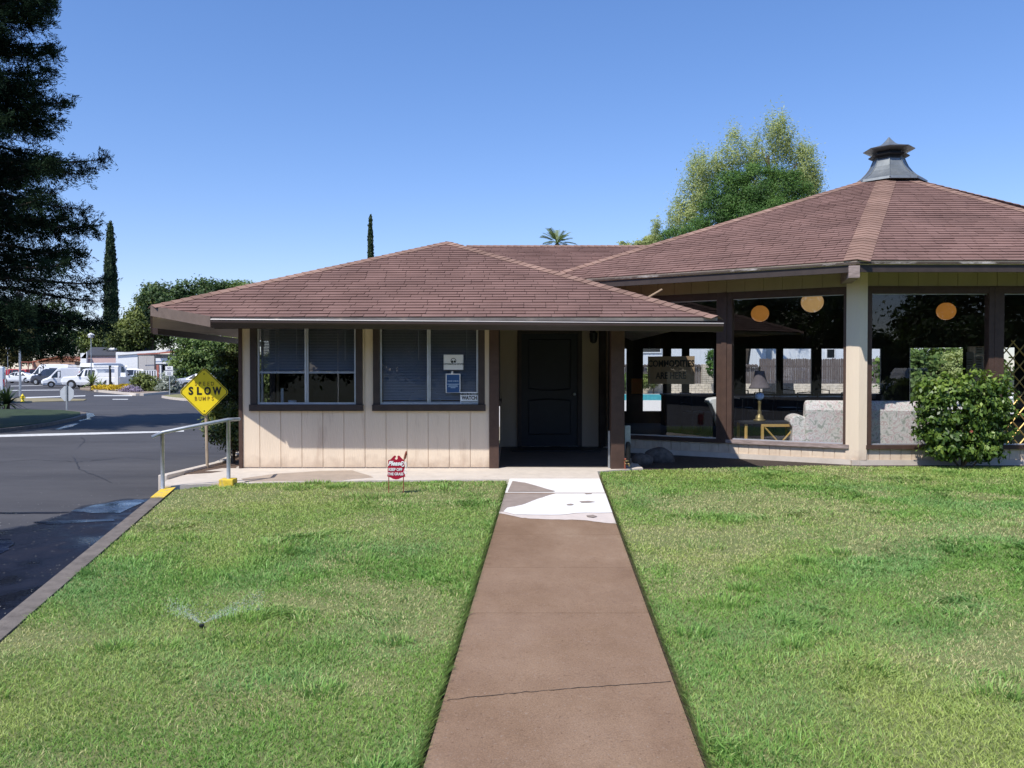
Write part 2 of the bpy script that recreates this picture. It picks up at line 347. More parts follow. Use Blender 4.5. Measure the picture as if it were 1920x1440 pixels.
M['damp_asphalt'] = mat('damp_asphalt', (.030,.031,.038), .6, var=.25, scale=3, bump=.3, bscale=150)
roadpatch('wet_asphalt', [(x, y-2.6-1.2*math.sin(x*.09)) for x, y in wet_edge]+[(290,944),(180,1026),(0,1170),(-190,1320),(-345,1440),(-560,1410),(-450,1280),(-310,1160),(-200,1065),(-140,1012)], M['damp_asphalt'], .003)
roadpatch('wet_asphalt', wet_edge+[(286,946),(180,1024),(90,1096),(0,1168),(-190,1318),(-330,1425),(-520,1400),(-430,1290),(-300,1180),(-190,1085),(-130,1030)], M['wet_asphalt'], .004)
roadpatch('puddle', wob([(132,960),(172,949),(205,943.5),(240,938.6),(268,938)], 4, 2, 2)+wob([(272,941),(225,963),(180,963),(132,960)], 4, 2, 3), M['water_film'], .008)
roadpatch('puddle', wob([(-60,1018),(-10,1014),(20,1012),(26,1022),(10,1035),(-20,1050),(-60,1060)], 4, 3, 5), M['water_film'], .008)
roadpatch('puddle', wob([(60,980),(110,977),(212,974),(214,978),(150,981),(90,984)], 4, 2, 6), M['water_film'], .008)
roadpatch('puddle', wob([(-60,961.5),(0,961),(110,960.5),(132,960.5),(110,963),(40,964),(0,963.5),(-60,964)], 3, 1.5, 9), M['wet_asphalt'], .004)
roadpatch('puddle', wob([(150,776),(166,774),(176,776),(178,780),(168,783),(172,786),(150,790),(145,788),(155,781)], 3, 1.5, 7), M['water_film'], .006)
roadpatch('puddle', wob([(126,797),(148,794),(136,800),(110,806),(104,805)], 3, 1.5, 8), M['water_film'], .006)
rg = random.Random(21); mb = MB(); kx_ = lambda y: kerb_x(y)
for k in range(420):                     # pale specks painted for the sparkle of splash drops by the kerb
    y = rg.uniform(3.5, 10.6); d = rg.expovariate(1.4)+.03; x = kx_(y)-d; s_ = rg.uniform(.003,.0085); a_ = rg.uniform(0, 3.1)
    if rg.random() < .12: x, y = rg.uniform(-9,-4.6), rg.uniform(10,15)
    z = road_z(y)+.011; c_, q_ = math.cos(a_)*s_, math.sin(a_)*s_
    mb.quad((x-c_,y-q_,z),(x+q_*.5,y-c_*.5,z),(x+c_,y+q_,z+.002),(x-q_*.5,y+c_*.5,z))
M['speck'] = mat('pale_glint', (.55,.53,.48), .5); tag(mb.build('splash_glints', M['speck']), 'water glints painted as specks of litter washed along the wet asphalt by the kerb', 'sparkle', kind='stuff')
for sd_, pts in enumerate(([(-40,870),(60,862),(150,866),(240,858),(300,862)], [(210,905),(150,880),(135,850),(160,826),(150,818)], [(330,800),(250,790),(205,781)])):
    r_ = random.Random(sd_+40); ln = []
    for a, c in zip(pts, pts[1:]):
        for k in range(14): t_ = k/14; q_ = rpt(a[0]+(c[0]-a[0])*t_+r_.uniform(-2,2), a[1]+(c[1]-a[1])*t_+r_.uniform(-.7,.7)); ln.append(q_)
    mb = MB()
    for a, c in zip(ln, ln[1:]):
        d_ = Vector((c[0]-a[0], c[1]-a[1], 0)); n_ = Vector((d_.y, -d_.x, 0)).normalized()*r_.uniform(.004,.010)
        mb.quad((a[0]-n_.x,a[1]-n_.y,road_z(a[1])+.0045),(c[0]-n_.x,c[1]-n_.y,road_z(c[1])+.0045),(c[0]+n_.x,c[1]+n_.y,road_z(c[1])+.0045),(a[0]+n_.x,a[1]+n_.y,road_z(a[1])+.0045))
    struct('road_crack', mb, M['damp_asphalt'])
# painted stripes
M['road_paint'] = mat('road_paint', (.62,.62,.60), .8, var=.25, scale=9, dirt=((.2,.2,.2), 8, .62))
def stripe(pix): roadpatch('road_marking', pix, M['road_paint'], .006)
stripe([(-40,816.5),(120,812.5),(310,808.5),(345,807),(345,809.5),(300,811.5),(120,816.5),(-40,821)])
stripe([(48,744.6),(160,741.4),(160,743),(48,746.8)]); stripe([(176,741.2),(248,741.2),(248,742.8),(176,742.8)]); stripe([(211,748.3),(240,748.3),(240,749.4),(211,749.4)])
stripe([(20,731.5),(112,730.8),(112,731.8),(20,732.6)]); stripe([(20,723.5),(80,722.2),(80,722.8),(20,724.3)])
# ================================================================== kerb, lawns, walk
mb = MB(); ky = [-14,-6,0,2.5,4.5,6,7.5,9,10.35]
for i in range(len(ky)-1):
    a, c = ky[i], ky[i+1]; w_ = .15
    z0a, z0c, z1a, z1c = road_z(a)-.1, road_z(c)-.1, lawn_z(a)+.012, lawn_z(c)+.012
    A = [(kerb_x(a)-.03,a,z0a),(kerb_x(c)-.03,c,z0c),(kerb_x(c),c,z1c),(kerb_x(a),a,z1a),(kerb_x(a)+w_,a,z1a),(kerb_x(c)+w_,c,z1c),(kerb_x(c)+w_,c,z0c),(kerb_x(a)+w_,a,z0a)]
    mb.add(A, [(0,3,2,1),(3,4,5,2),(4,7,6,5)])
struct('kerb', mb, M['curb'])
mb = MB()
for a, c in ((9.75,10.1),(10.1,10.45)):
    x = lambda y: kerb_x(y)
    mb.add([(x(a)-.035,a,road_z(a)-.05),(x(c)-.035,c,road_z(c)-.05),(x(c)-.005,c,lawn_z(c)+.017),(x(a)-.005,a,lawn_z(a)+.017),(x(a)+.155,a,lawn_z(a)+.017),(x(c)+.155,c,lawn_z(c)+.017)], [(0,3,2,1),(3,4,5,2)])
struct('kerb', mb, M['yellow_curb'])
def walk_l(y): return -.38+(y-3.6)*.0458
def walk_r(y): return walk_l(y)+1.212
M['lawn_soil'] = mat('lawn_base', (.13,.17,.05), .95, var=.35, scale=2.5, col2=(.20,.20,.08), bump=.4, bscale=30)
LAWN_L = [(kerb_x(2.5)+.15,2.5),(kerb_x(-14)+.15,-14),(walk_l(-14)-.035,-14),(walk_l(11.0)-.035,11.02),(-2.9,10.86),(-3.7,10.72),(kerb_x(10.3)+.16,10.35)]
LAWN_R = [(walk_r(-14)+.03,-14),(16,-14),(16,12.30),(5.4,12.30),(4.75,12.45),(3.6,12.3),(2.1,11.95),(1.5,11.85),(walk_r(11.9)+.03,11.72)]
mb = MB()
for poly in (LAWN_L, LAWN_R): mb.prism(poly, lambda x, y: lawn_z(y)-.3, lambda x, y: lawn_z(y))
struct('lawn', mb, M['lawn_soil'])
# soil strips either side of the walk, and the bed at the porch corner
mb = MB(); mb.prism([(walk_l(-14)-.1,-14),(walk_r(-14)+.1,-14),(walk_r(11.1)+.1,11.1),(walk_l(11.1)-.1,11.1)], lambda x, y: lawn_z(y)-.4, lambda x, y: lawn_z(y)-.045)
struct('soil', mb, M['soil'])
mb = MB(); mb.prism([(1.3,11.6),(5.5,12.2),(16,12.2),(16,12.8),(5.3,12.8),(1.7,15.2),(1.3,15)], -.3, -.012)
struct('soil', mb, M['soil'])
# concrete walk with joints
wy = [-14,-11,-8.4,-5.9,-3.4,-.9,1.1,2.25,5.6,6.74,7.9,9.0,10.09]
mb = MB()
for i in range(len(wy)-1):
    a, c = wy[i]+.003, wy[i+1]-.003
    mb.prism([(walk_l(a),a),(walk_r(a),a),(walk_r(c),c),(walk_l(c),c)], lambda x, y: lawn_z(y)-.2, lambda x, y: lawn_z(y)+.012)
m, nt_, b, N, L = newmat('wet_concrete'); M['wet_concrete'] = m
tc = N.new('ShaderNodeTexCoord')
def nz(scale, detail=6, st=None, rough=.65):
    n = N.new('ShaderNodeTexNoise'); n.inputs['Scale'].default_value = scale; n.inputs['Detail'].default_value = detail; n.inputs['Roughness'].default_value = rough
    if st:
        mp = N.new('ShaderNodeMapping'); mp.inputs['Scale'].default_value = st; L.new(tc.outputs['Object'], mp.inputs['Vector']); L.new(mp.outputs['Vector'], n.inputs['Vector'])
    else: L.new(tc.outputs['Object'], n.inputs['Vector'])
    return n
def ramp(src, stops):
    r = N.new('ShaderNodeValToRGB'); el = r.color_ramp.elements
    while len(el) < len(stops): el.new(.5)
    for e, (p, c) in zip(el, stops): e.position = p; e.color = (*c, 1) if len(c) == 3 else c
    L.new(src, r.inputs['Fac']); return r.outputs['Color']
def mixc(a, b_, fac=None, mode='MIX', f=1.0):
    x = N.new('ShaderNodeMix'); x.data_type = 'RGBA'; x.blend_type = mode; x.inputs['Factor'].default_value = f
    if fac is not None: L.new(fac, x.inputs['Factor'])
    for s_, k in ((a, 'A'), (b_, 'B')):
        if isinstance(s_, tuple): x.inputs[k].default_value = (*s_, 1)
        else: L.new(s_, x.inputs[k])
    return x.outputs['Result']
base = ramp(nz(.9, 9, (1.3, .8, 1), .72).outputs['Fac'], [(.28, (.185,.110,.060)), (.44, (.238,.148,.086)), (.58, (.278,.180,.110)), (.76, (.355,.25,.162))])
fine = ramp(nz(120, 3).outputs['Fac'], [(.25, (.72,.72,.72)), (.75, (1.28,1.28,1.28))])
speck = ramp(nz(48, 3).outputs['Fac'], [(.62, (1,1,1)), (.70, (.66,.61,.58))])
pale = ramp(nz(62, 2, (1.1, .9, 1)).outputs['Fac'], [(.63, (0,0,0)), (.70, (.8,.8,.8))])
c_ = mixc(mixc(base, fine, None, 'MULTIPLY'), speck, None, 'MULTIPLY'); c_ = mixc(c_, (.30,.22,.16), pale)
L.new(c_, b.inputs['Base Color'])
rr = ramp(nz(1.6, 5).outputs['Fac'], [(.3, (.48,.48,.48)), (.7, (.85,.85,.85))]); L.new(rr, b.inputs['Roughness'])
bp = N.new('ShaderNodeBump'); bp.inputs['Strength'].default_value = .35; bp.inputs['Distance'].default_value = .006; L.new(nz(110, 3).outputs['Fac'], bp.inputs['Height']); L.new(bp.outputs['Normal'], b.inputs['Normal'])
b.inputs['Specular IOR Level'].default_value = .4
struct('walkway', mb, M['wet_concrete'])
mb = MB(); r = random.Random(12); pp = []       # the long crack across the near slab
for k in range(41):
    t = k/40; px_ = 838+t*(1258-838); py_ = 1318-36*t**.8; q = lgnd(px_, py_); pp.append((q.x, q.y+r.uniform(-.006,.006), r.uniform(.0015,.0042)))
for a, c in zip(pp, pp[1:]): mb.quad((a[0],a[1]-a[2],lawn_z(a[1])+.0145),(c[0],c[1]-c[2],lawn_z(c[1])+.0145),(c[0],c[1]+c[2],lawn_z(c[1])+.0145),(a[0],a[1]+a[2],lawn_z(a[1])+.0145))
struct('walkway', mb, M['soil'])
# the upper slabs: dry and bright, with damp patches laid on them
mb = MB()
for a, c in ((8.55,9.99),(9.99,11.10)):
    pass
wd = [10.09,11.14]
for i in range(1):
    a, c = wd[i]+.004, wd[i+1]-.004
    mb.prism([(walk_l(a),a),(walk_r(a),a),(walk_r(c),c),(walk_l(c),c)], lambda x, y: lawn_z(y)-.2, lambda x, y: lawn_z(y)+.012)
struct('walkway', mb, M['concrete_bright'])
# dry part of the slab below the joint is a sheet with the curved damp line as its edge
def sheet(name, pix, m, dz):
    mb = MB(); poly = []
    for q in pix:
        p = lgnd(*q); poly.append((min(max(p.x, walk_l(p.y)), walk_r(p.y)), p.y))
    import mathutils
    tess = mathutils.geometry.tessellate_polygon([[Vector((x, y, 0)) for x, y in poly]])
    mb.add([(x, y, lawn_z(y)+.012+dz) for x, y in poly], [tuple(t) for t in tess])
    o = struct(name, mb, m)
    for p in o.data.polygons:
        if p.normal.z < 0: p.flip()
    return o
M['damp'] = mat('damp_concrete', (.30,.24,.20), .8, var=.15, scale=8, bump=.1, bscale=120)
M['damp_pale'] = mat('drying_concrete', (.62,.53,.46), .85, var=.08, scale=8)
sheet('walkway', wob([(930,964.5),(938,965),(975,973),(994,975),(1048,976.5),(1095,978),(1119,981),(1165,985.5)], 4, 1.5, 3)+[(1145,927.6),(945,927.6)], M['damp_pale'], .003)
sheet('walkway', wob([(951,955),(978,950),(1009,938),(1042,928)], 4, 1.5, 5)+[(945,927.8),(930,962),(944,962)], M['damp'], .005)
sheet('walkway', wob([(944,962),(966,968),(1025,968.5),(1056,968),(1080,965),(1160,964)], 4, 1.2, 13)+[(1145,927.8),(1042,928)]+wob([(1042,928),(1009,938),(978,950),(951,955)], 4, 1.5, 6), M['concrete_bright'], .007)
sheet('walkway', wob([(961,904),(984,907),(1041,923)], 4, .8, 4)+[(1036,924.5),(951.5,924.8)], M['damp'], .004)
for pix in ([(1062,949),(1070,948),(1076,949),(1072,951),(1064,951)], [(1086,943.5),(1104,942.5),(1116,944.5),(1104,946),(1090,946)], [(1099,970),(1112,969),(1120,972),(1112,974),(1101,972.5)], [(1096,928),(1108,927.5),(1110,929.5),(1098,930)]):
    sheet('walkway', pix, M['damp'], .011)
# concrete apron along the front wall, ramp and porch floor
mb = MB()
mb.prism([(-4.60,11.10),(-4.42,10.42),(-3.75,10.72),(-2.9,10.88),(-1.6,11.0),(walk_l(11.13),11.06),(walk_l(11.13),11.137),(walk_r(11.13),11.137),(walk_r(11.8),11.75),(1.52,11.9),(1.9,12.04),(1.9,15.2),(-.24,15.2),(-.24,12.04),(-4.2,12.04),(-4.45,11.6)], lambda x, y: -.4, lambda x, y: -.401+.0333*min(y, 12.04)+.014+max(0, y-12.04)*.012)
struct('walkway', mb, M['concrete'])
mb = MB()  # damp stain on the apron, as in front of the left window
for pix in (wob([(452,900),(520,890),(600,885),(660,884),(700,897),(640,903),(560,904),(460,905)], 3, 2, 6),):
    poly = [lgnd(*p) for p in pix]; mb.prism([(p.x, p.y) for p in poly], lambda x, y: lawn_z(y)+.004, lambda x, y: lawn_z(y)+.0175)
M['damp2'] = mat('damp_apron', (.40,.32,.25), .7, var=.12, scale=5, bump=.1, bscale=120)
struct('walkway', mb, M['damp2'])
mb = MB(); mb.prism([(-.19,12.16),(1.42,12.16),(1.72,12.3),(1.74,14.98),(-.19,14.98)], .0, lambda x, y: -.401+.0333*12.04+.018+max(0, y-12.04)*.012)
M['porch_floor_shaded'] = mat('porch_floor_shaded', (.10,.085,.075), .7, var=.2, scale=5); struct('porch_floor_shaded', mb, M['porch_floor_shaded'])  # dark sheet laid on the slab, porch shade put into its colour
# planter on the road side: low kerb wall and bark mulch
mb = MB()
P = [(-4.62,11.06),(-4.37,12.0),(-4.27,12.9),(-4.95,13.6),(-5.0,19)]
pl_out = [(-4.70,11.05),(-4.46,12.0),(-4.38,13.0),(-5.05,13.5),(-5.12,19)]
pl_out = [(-4.70,11.02),(-4.62,11.7),(-4.52,12.6),(-4.60,13.4),(-4.72,14.5),(-4.8,19)]
for i in range(len(pl_out)-1):
    (x0,y0),(x1,y1) = pl_out[i], pl_out[i+1]
    mb.prism([(x0,y0),(x0+.12,y0),(x1+.12,y1),(x1,y1)], -.45, .045)
struct('kerb', mb, M['concrete'], bevel=.012)
mb = MB(); mb.prism([(-4.55,11.45),(-4.2,11.6),(-3.9,12.02),(-3.9,19),(-4.7,19),(-4.62,14.5),(-4.5,13.4),(-4.42,12.6)], -.4, .005)
struct('soil', mb, M['mulch'])
# left-hand island with kerb
isl = [(-60,20.0),(-30,20.6),(-14.2,22.4),(-14.1,24.0),(-14.35,26.0),(-14.9,28.4),(-15.5,30.3),(-16.5,32.2),(-17.9,33.6),(-20,34.4),(-60,34.8)]
mb = MB(); mb.prism(isl, -.5, -.2); struct('kerb', mb, M['curb'])
cx_, cy_ = -30, 27.6
inn = [(x+.16*(1 if x < -20 and False else -1) if x > -25 else x, y+(.14 if y < 27 else -.14)) for x, y in isl]
mb = MB(); mb.prism(inn, -.5, -.185); M['shaded_turf'] = mat('shaded_turf', (.032,.052,.018), .95, var=.4, scale=3, bump=.5, bscale=25); struct('grass_island', mb, M['shaded_turf'])  # turf colour darkened to carry the shade lying on the island
# far islands and verges
M['dry_grass'] = mat('dry_grass', (.27,.23,.13), .95, var=.25, scale=2, bump=.4, bscale=12)
mb = MB(); mb.prism([(-60,42.5),(-30,42.8),(-25.5,44.5),(-23.8,46.2),(-24.8,48.5),(-28,50.0),(-60,50.5)], -.45, -.27); struct('verge', mb, M['dry_grass'])
mb = MB(); p0 = [gnd(*p) for p in ((303,746),(312,744.5),(345,742),(420,741),(420,752),(345,751.5),(320,749))]
mb.prism([(p.x, p.y) for p in p0], -.45, -.17); struct('kerb', mb, M['concrete'])
mb = MB(); c0 = sum((Vector((p.x,p.y,0)) for p in p0), Vector())/len(p0)
mb.prism([(c0.x+(p.x-c0.x)*.95, c0.y+(p.y-c0.y)*.93) for p in p0], -.45, -.16)
M['verge_turf'] = mat('verge_turf', (.24,.22,.09), .95, var=.25, scale=2); struct('verge', mb, M['verge_turf'])
mb = MB(); p0 = [gnd(*p) for p in ((150,731),(178,733.5),(186,734),(215,737),(246,740),(262,741.5),(300,738),(325,735),(325,725),(150,722))]
mb.prism([(p.x, p.y) for p in p0], -.45, -.2); M['bed_soil'] = mat('bed_soil', (.28,.22,.16), .95, var=.3, scale=3); struct('flower_bed', mb, M['bed_soil'])
mb = MB()
kp = [gnd(*p) for p in ((183,734.6),(215,737.4),(246,740.6),(262,742),(300,738.6),(325,735.6))]
for a, c in zip(kp, kp[1:]):
    d = (c-a).normalized(); n_ = Vector((d.y,-d.x,0))*.25; mb.prism([(a.x,a.y),((a+n_).x,(a+n_).y),((c+n_).x,(c+n_).y),(c.x,c.y)], -.45, -.15)
struct('kerb', mb, M['concrete'])
# ground behind the hall: pool deck
M['deck'] = mat('pool_deck', (.72,.66,.57), .85, var=.06, scale=2)
mb = MB(); zd = -.012
mb.prism([(-6,21.2),(40,21.2),(40,39.5),(-6,39.5)], -.5, zd); mb.prism([(-6,39.5),(4.6,39.5),(4.6,47),(-6,47)], -.5, zd)
mb.prism([(17,39.5),(40,39.5),(40,47),(17,47)], -.5, zd); mb.prism([(-6,47),(40,47),(40,52),(-6,52)], -.5, zd)
struct('pool_deck', mb, M['deck'])
m, nt_, b, N, L = newmat('pool_water'); M['pool'] = m
b.inputs['Base Color'].default_value = (.10,.33,.35,1); b.inputs['Roughness'].default_value = .06
n = N.new('ShaderNodeTexNoise'); n.inputs['Scale'].default_value = 3; bp = N.new('ShaderNodeBump'); bp.inputs['Strength'].default_value = .2; L.new(n.outputs['Fac'], bp.inputs['Height']); L.new(bp.outputs['Normal'], b.inputs['Normal'])
mb = MB(); mb.prism([(4.6,39.5),(17,39.5),(17,47),(4.6,47)], -.5, -.16); struct('water', mb, M['pool'])
M['tile'] = mat('pool_tile', (.10,.40,.42), .3, var=.3, scale=6)
mb = MB(); mb.prism([(4.6,46.95),(17,46.95),(17,47.06),(4.6,47.06)], -.4, .05); mb.prism([(4.55,39.5),(4.7,39.5),(4.7,46.95),(4.55,46.95)], -.4, .05); struct('pool_edge', mb, M['tile'])
# ================================================================== the clubhouse: office wing + hall, ONE building
club = thing('clubhouse', 'low beige clubhouse with brown shingle roofs, entry porch and glazed hall', 'building', (0, 12.04, 0))
OFF = (0, 12.04, 0)
def part(name, mb, m, parent=None, **k): return mb.build(name, m, parent or club, OFF, **k)
M['shingle'] = attr_mat('roof_shingle', [(0, (.130,.074,.061)), (.35, (.202,.120,.099)), (.7, (.220,.133,.111)), (1, (.245,.153,.129))], .92, spec=.15)
M['cap_shingle'] = attr_mat('cap_shingle', [(0, (.21,.130,.098)), (.5, (.275,.172,.131)), (1, (.32,.205,.158))], .92, spec=.15)
def noisy(m, scale=140, amt=.35):      # mineral granules
    nt = m.node_tree; N = nt.nodes; L = nt.links; b = N['Principled BSDF']; src = b.inputs['Base Color'].links[0].from_socket
    tc = N.new('ShaderNodeTexCoord'); n = N.new('ShaderNodeTexNoise'); n.inputs['Scale'].default_value = scale; n.inputs['Detail'].default_value = 2; L.new(tc.outputs['Object'], n.inputs['Vector'])
    n2 = N.new('ShaderNodeTexNoise'); n2.inputs['Scale'].default_value = 1.3; n2.inputs['Detail'].default_value = 5; L.new(tc.outputs['Object'], n2.inputs['Vector'])
    ad = N.new('ShaderNodeMath'); ad.operation = 'ADD'; L.new(n.outputs['Fac'], ad.inputs[0]); L.new(n2.outputs['Fac'], ad.inputs[1])
    mr = N.new('ShaderNodeMapRange'); mr.inputs['From Min'].default_value = .6; mr.inputs['From Max'].default_value = 1.4; mr.inputs['To Min'].default_value = 1-amt; mr.inputs['To Max'].default_value = 1+amt; L.new(ad.outputs[0], mr.inputs['Value'])
    mx = N.new('ShaderNodeMix'); mx.data_type = 'RGBA'; mx.blend_type = 'MULTIPLY'; mx.inputs['Factor'].default_value = 1
    L.new(src, mx.inputs['A']); L.new(mr.outputs['Result'], mx.inputs['B']); L.new(mx.outputs['Result'], b.inputs['Base Color'])
noisy(M['shingle']); noisy(M['cap_shingle'])
class Shingles:
    def __init__(s): s.mb = MB(); s.sh = []
    def face(s, vs, sh): s.mb.add(vs, [tuple(range(len(vs)))]); s.sh.append(sh)
    def plane(s, poly, e=.127, tab=.305, seed=0, droop=0):
        """real lapped courses over a planar roof polygon; poly[0]->poly[1] is the eave"""
        r = random.Random(seed); P = [Vector(p) for p in poly]; o = P[0]; U = (P[1]-P[0]).normalized(); n = U.cross(P[2]-P[0]).normalized()
        if n.z < 0: n = -n
        V = n.cross(U).normalized()
        if V.z < 0: V = -V
        q = [((p-o).dot(U), (p-o).dot(V)) for p in P]; vmax = max(v for u, v in q); vmin = min(v for u, v in q)
        def ur(v):
            xs = []
            for (a, c) in zip(q, q[1:]+q[:1]):
                if (a[1]-v)*(c[1]-v) <= 0 and abs(a[1]-c[1]) > 1e-9: xs.append(a[0]+(c[0]-a[0])*(v-a[1])/(c[1]-a[1]))
                elif abs(a[1]-v) < 1e-6 and abs(c[1]-v) < 1e-6: xs += [a[0], c[0]]
            return (min(xs), max(xs)) if xs else None
        v = vmin; k = 0
        while v < vmax-.01:
            v1 = min(v+e, vmax-.0005); A = ur(v+1e-5); Bq = ur(v1)
            if A is None or Bq is None: break
            lo, hi = min(A[0], Bq[0]), max(A[1], Bq[1]); off = r.uniform(0, tab); u = lo-off; tone = r.uniform(-.06, .06)
            while u < hi:
                w_ = tab*r.choice((1, 1, 1, .55, 1.3)); ua, ub = u, u+w_-.006; u += w_
                a0, a1 = max(ua, A[0]), min(ub, A[1]); b0, b1 = max(ua, Bq[0]), min(ub, Bq[1])
                if a1 <= a0 and b1 <= b0: continue
                if a1 <= a0: m_ = min(max((a0+a1)/2, A[0]), A[1]); a0 = a1 = m_
                if b1 <= b0: m_ = min(max((b0+b1)/2, Bq[0]), Bq[1]); b0 = b1 = m_
                t = .010+r.uniform(0, .005); lift = r.uniform(0, .003); dv = r.uniform(-.004, .004) if k else 0
                sh = min(1, max(.15, r.gauss(.52, .10)+tone*.7))
                p0 = o+U*a0+V*(v+dv)+n*t; p1 = o+U*a1+V*(v+dv)+n*(t+lift); p2 = o+U*b1+V*v1+n*.002; p3 = o+U*b0+V*v1+n*.002
                if b1-b0 < .01: s.face([p0, p1, p2], sh)
                elif a1-a0 < .01: s.face([p0, p2, p3], sh)
                else: s.face([p0, p1, p2, p3], sh)
                if a1-a0 > .01: s.face([o+U*a0+V*(v+dv)+n*-.004, o+U*a1+V*(v+dv)-n*.004, p1, p0], 0)
            v += e; k += 1
    def caps(s, a, b, na, nb, w_=.15, e=.14, seed=0):
        """folded cap shingles along a hip or ridge from the low end a to the high end b"""
        r = random.Random(seed); a = Vector(a); b = Vector(b); d = (b-a).normalized(); Lh = (b-a).length
        na = Vector(na).normalized(); nb = Vector(nb).normalized(); sa = na.cross(d).normalized(); sb = nb.cross(d).normalized()
        if sa.dot(sb) > 0: sb = -sb
        # make sure each wing points down
        if sa.z > 0 and sb.z > 0: sa, sb = -sa, -sb
        up = (na+nb).normalized(); k = 0
        while k*e < Lh:
            c0 = a+d*(k*e); c1 = a+d*min(Lh, (k+1)*e+.03); t0 = .022+r.uniform(0, .003); t1 = .013; sh = min(1, max(0, r.gauss(.5, .2)))
            for (sd_, nn) in ((sa, na), (sb, nb)):
                q = [c0+up*t0, c0+sd_*w_+nn*(t0-.006), c1+sd_*w_+nn*(t1-.006), c1+up*t1]
                s.face(q, sh); s.face([q[0], q[1], q[1]-nn*.009, q[0]-up*.009], 0)
            k += 1
    def done(s, name, m, parent=None):
        o = part(name, s.mb, m, parent); at_ = o.data.attributes.new('shade', 'FLOAT', 'FACE'); at_.data.foreach_set('value', s.sh)
        return o
def pl_n(a, b, c):
    n = (Vector(b)-Vector(a)).cross(Vector(c)-Vector(a)).normalized(); return n if n.z > 0 else -n
# ---------------------------------------------------------------- office wing roof
YE, ZE = 11.10, 2.14
EL = Vector((-4.01, YE, ZE)); ER = Vector((2.74, YE, ZE)); AP = Vector((-1.153, 15.0, 3.735))
slope = (AP.z-ZE)/(AP.y-YE)
TIP = Vector((-4.99, 11.53, ZE+slope*(11.53-YE)))
LB0 = Vector((-5.52, 12.75, 2.13)); LB1 = Vector((-5.52, 18.9, 2.13)); RB = Vector((2.74, 18.9, ZE)); BL = Vector((-5.05, 18.9, ZE))
roofs = Shingles()
roofs.plane([EL, ER, AP, TIP], seed=1)
roofs.plane([LB1, LB0, TIP, AP], seed=2)
roofs.plane([ER, RB, AP], seed=3)
roofs.plane([RB, LB1, AP], seed=4)
roof1 = roofs.done('roof', M['shingle'])
caps = Shingles(); nF = pl_n(EL, ER, AP); nL = pl_n(LB0, LB1, AP); nR = pl_n(ER, RB, AP)
caps.caps(TIP, AP, nF, nL, .14, seed=5); caps.caps(ER, AP, nF, nR, .15, seed=6)
caps.done('hip_cap', M['cap_shingle'], roof1)
# deck and underside boards
mb = MB()
def slab(mb, poly, t):
    P = [Vector(p) for p in poly]; n = len(P); n_ = pl_n(P[0], P[1], P[2]); q = [p-n_*.006 for p in P]; w_ = [p-n_*t for p in P]
    mb.cur = 1; mb.add(q, [tuple(range(n))]); mb.cur = 0
    mb.add(q+w_, [tuple(reversed(range(n, 2*n)))]+[(i, n+i, n+(i+1) % n, (i+1) % n) for i in range(n)])
slab(mb, [EL, ER, AP, TIP], .05); slab(mb, [LB1, LB0, TIP, AP], .05); slab(mb, [ER, RB, AP], .05)
M['deck_dark'] = M.get('deck_dark') or mat('roof_felt', (.05,.035,.03), .95); part('soffit', mb, [M['soffit'], M['deck_dark']])
mb = MB()   # rafters showing under the clipped corner
for t in (.3, .65):
    e_ = EL.lerp(TIP, t); c_ = Vector((-3.9, 12.1, ZE+slope*1.0))
    mb.tube([e_+Vector((0,.03,-.10)), c_+Vector((0,0,-.10))], .035, 4)
mb.tube([TIP+Vector((.05,.05,-.13)), Vector((-3.9,12.1,2.45))], .04, 4)
part('rafter', mb, M['soffit'])
mb = MB()   # fascia of the clipped corner, sunlight put into its paler brown
for a, c, dz in ((EL+Vector((0,0,-.0)), TIP, .13), (TIP, LB0, .13)):
    d = (c-a).normalized(); n_ = Vector((d.y, -d.x, 0)).normalized()*.03
    if n_.y > 0 and a == EL: n_ = -n_
    mb.add([a+n_*.5+Vector((0,0,.012)), c+n_*.5+Vector((0,0,.012)), c+n_*.5+Vector((0,0,-dz)), a+n_*.5+Vector((0,0,-dz)), a-n_*.5+Vector((0,0,.012)), c-n_*.5+Vector((0,0,.012)), c-n_*.5+Vector((0,0,-dz)), a-n_*.5+Vector((0,0,-dz))],
           [(0,1,2,3),(7,6,5,4),(0,4,5,1),(3,2,6,7),(0,3,7,4),(1,5,6,2)])
M['fascia_lit'] = mat('fascia_sunlit', (.17,.125,.10), .7, var=.15, scale=8); part('fascia', mb, M['fascia_lit'])
mb = MB(); mb.box(-3.98, 2.72, YE+.03, YE+.06, 1.99, 2.115); part('fascia', mb, M['brown_dark'])
# gutters: an open metal trough with a rolled lip, coloured pale for its sunlit glint
def gutter(a, b, out, h=.105, w_=.115):
    a = Vector(a); b = Vector(b); out = Vector(out).normalized(); prof = [(0,0),(0,-h),(w_*.62,-h),(w_*.85,-h*.55),(w_,-h*.35),(w_,0),(w_-.01,0),(w_-.012,-h*.33),(w_*.8,-h*.5),(w_*.6,-h+.008),(.008,-h+.008),(.008,0)]
    mb = MB(); n = len(prof); pts = [p+out*x+Vector((0,0,z)) for p in (a, b) for x, z in prof]
    mb.add(pts, [(i, (i+1) % n, n+(i+1) % n, n+i) for i in range(n)]+[(0,1,2,3,4,5),(n,n+5,n+4,n+3,n+2,n+1)])
    g = part('gutter', mb, M['gutter'])
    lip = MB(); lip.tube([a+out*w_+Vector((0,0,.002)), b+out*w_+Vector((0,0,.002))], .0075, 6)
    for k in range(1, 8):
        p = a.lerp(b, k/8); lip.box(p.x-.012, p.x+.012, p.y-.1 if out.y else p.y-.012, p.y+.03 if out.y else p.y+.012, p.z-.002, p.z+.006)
    part('gutter_lip_glint', lip, M['gutter_lip_glint'], g)
    return g
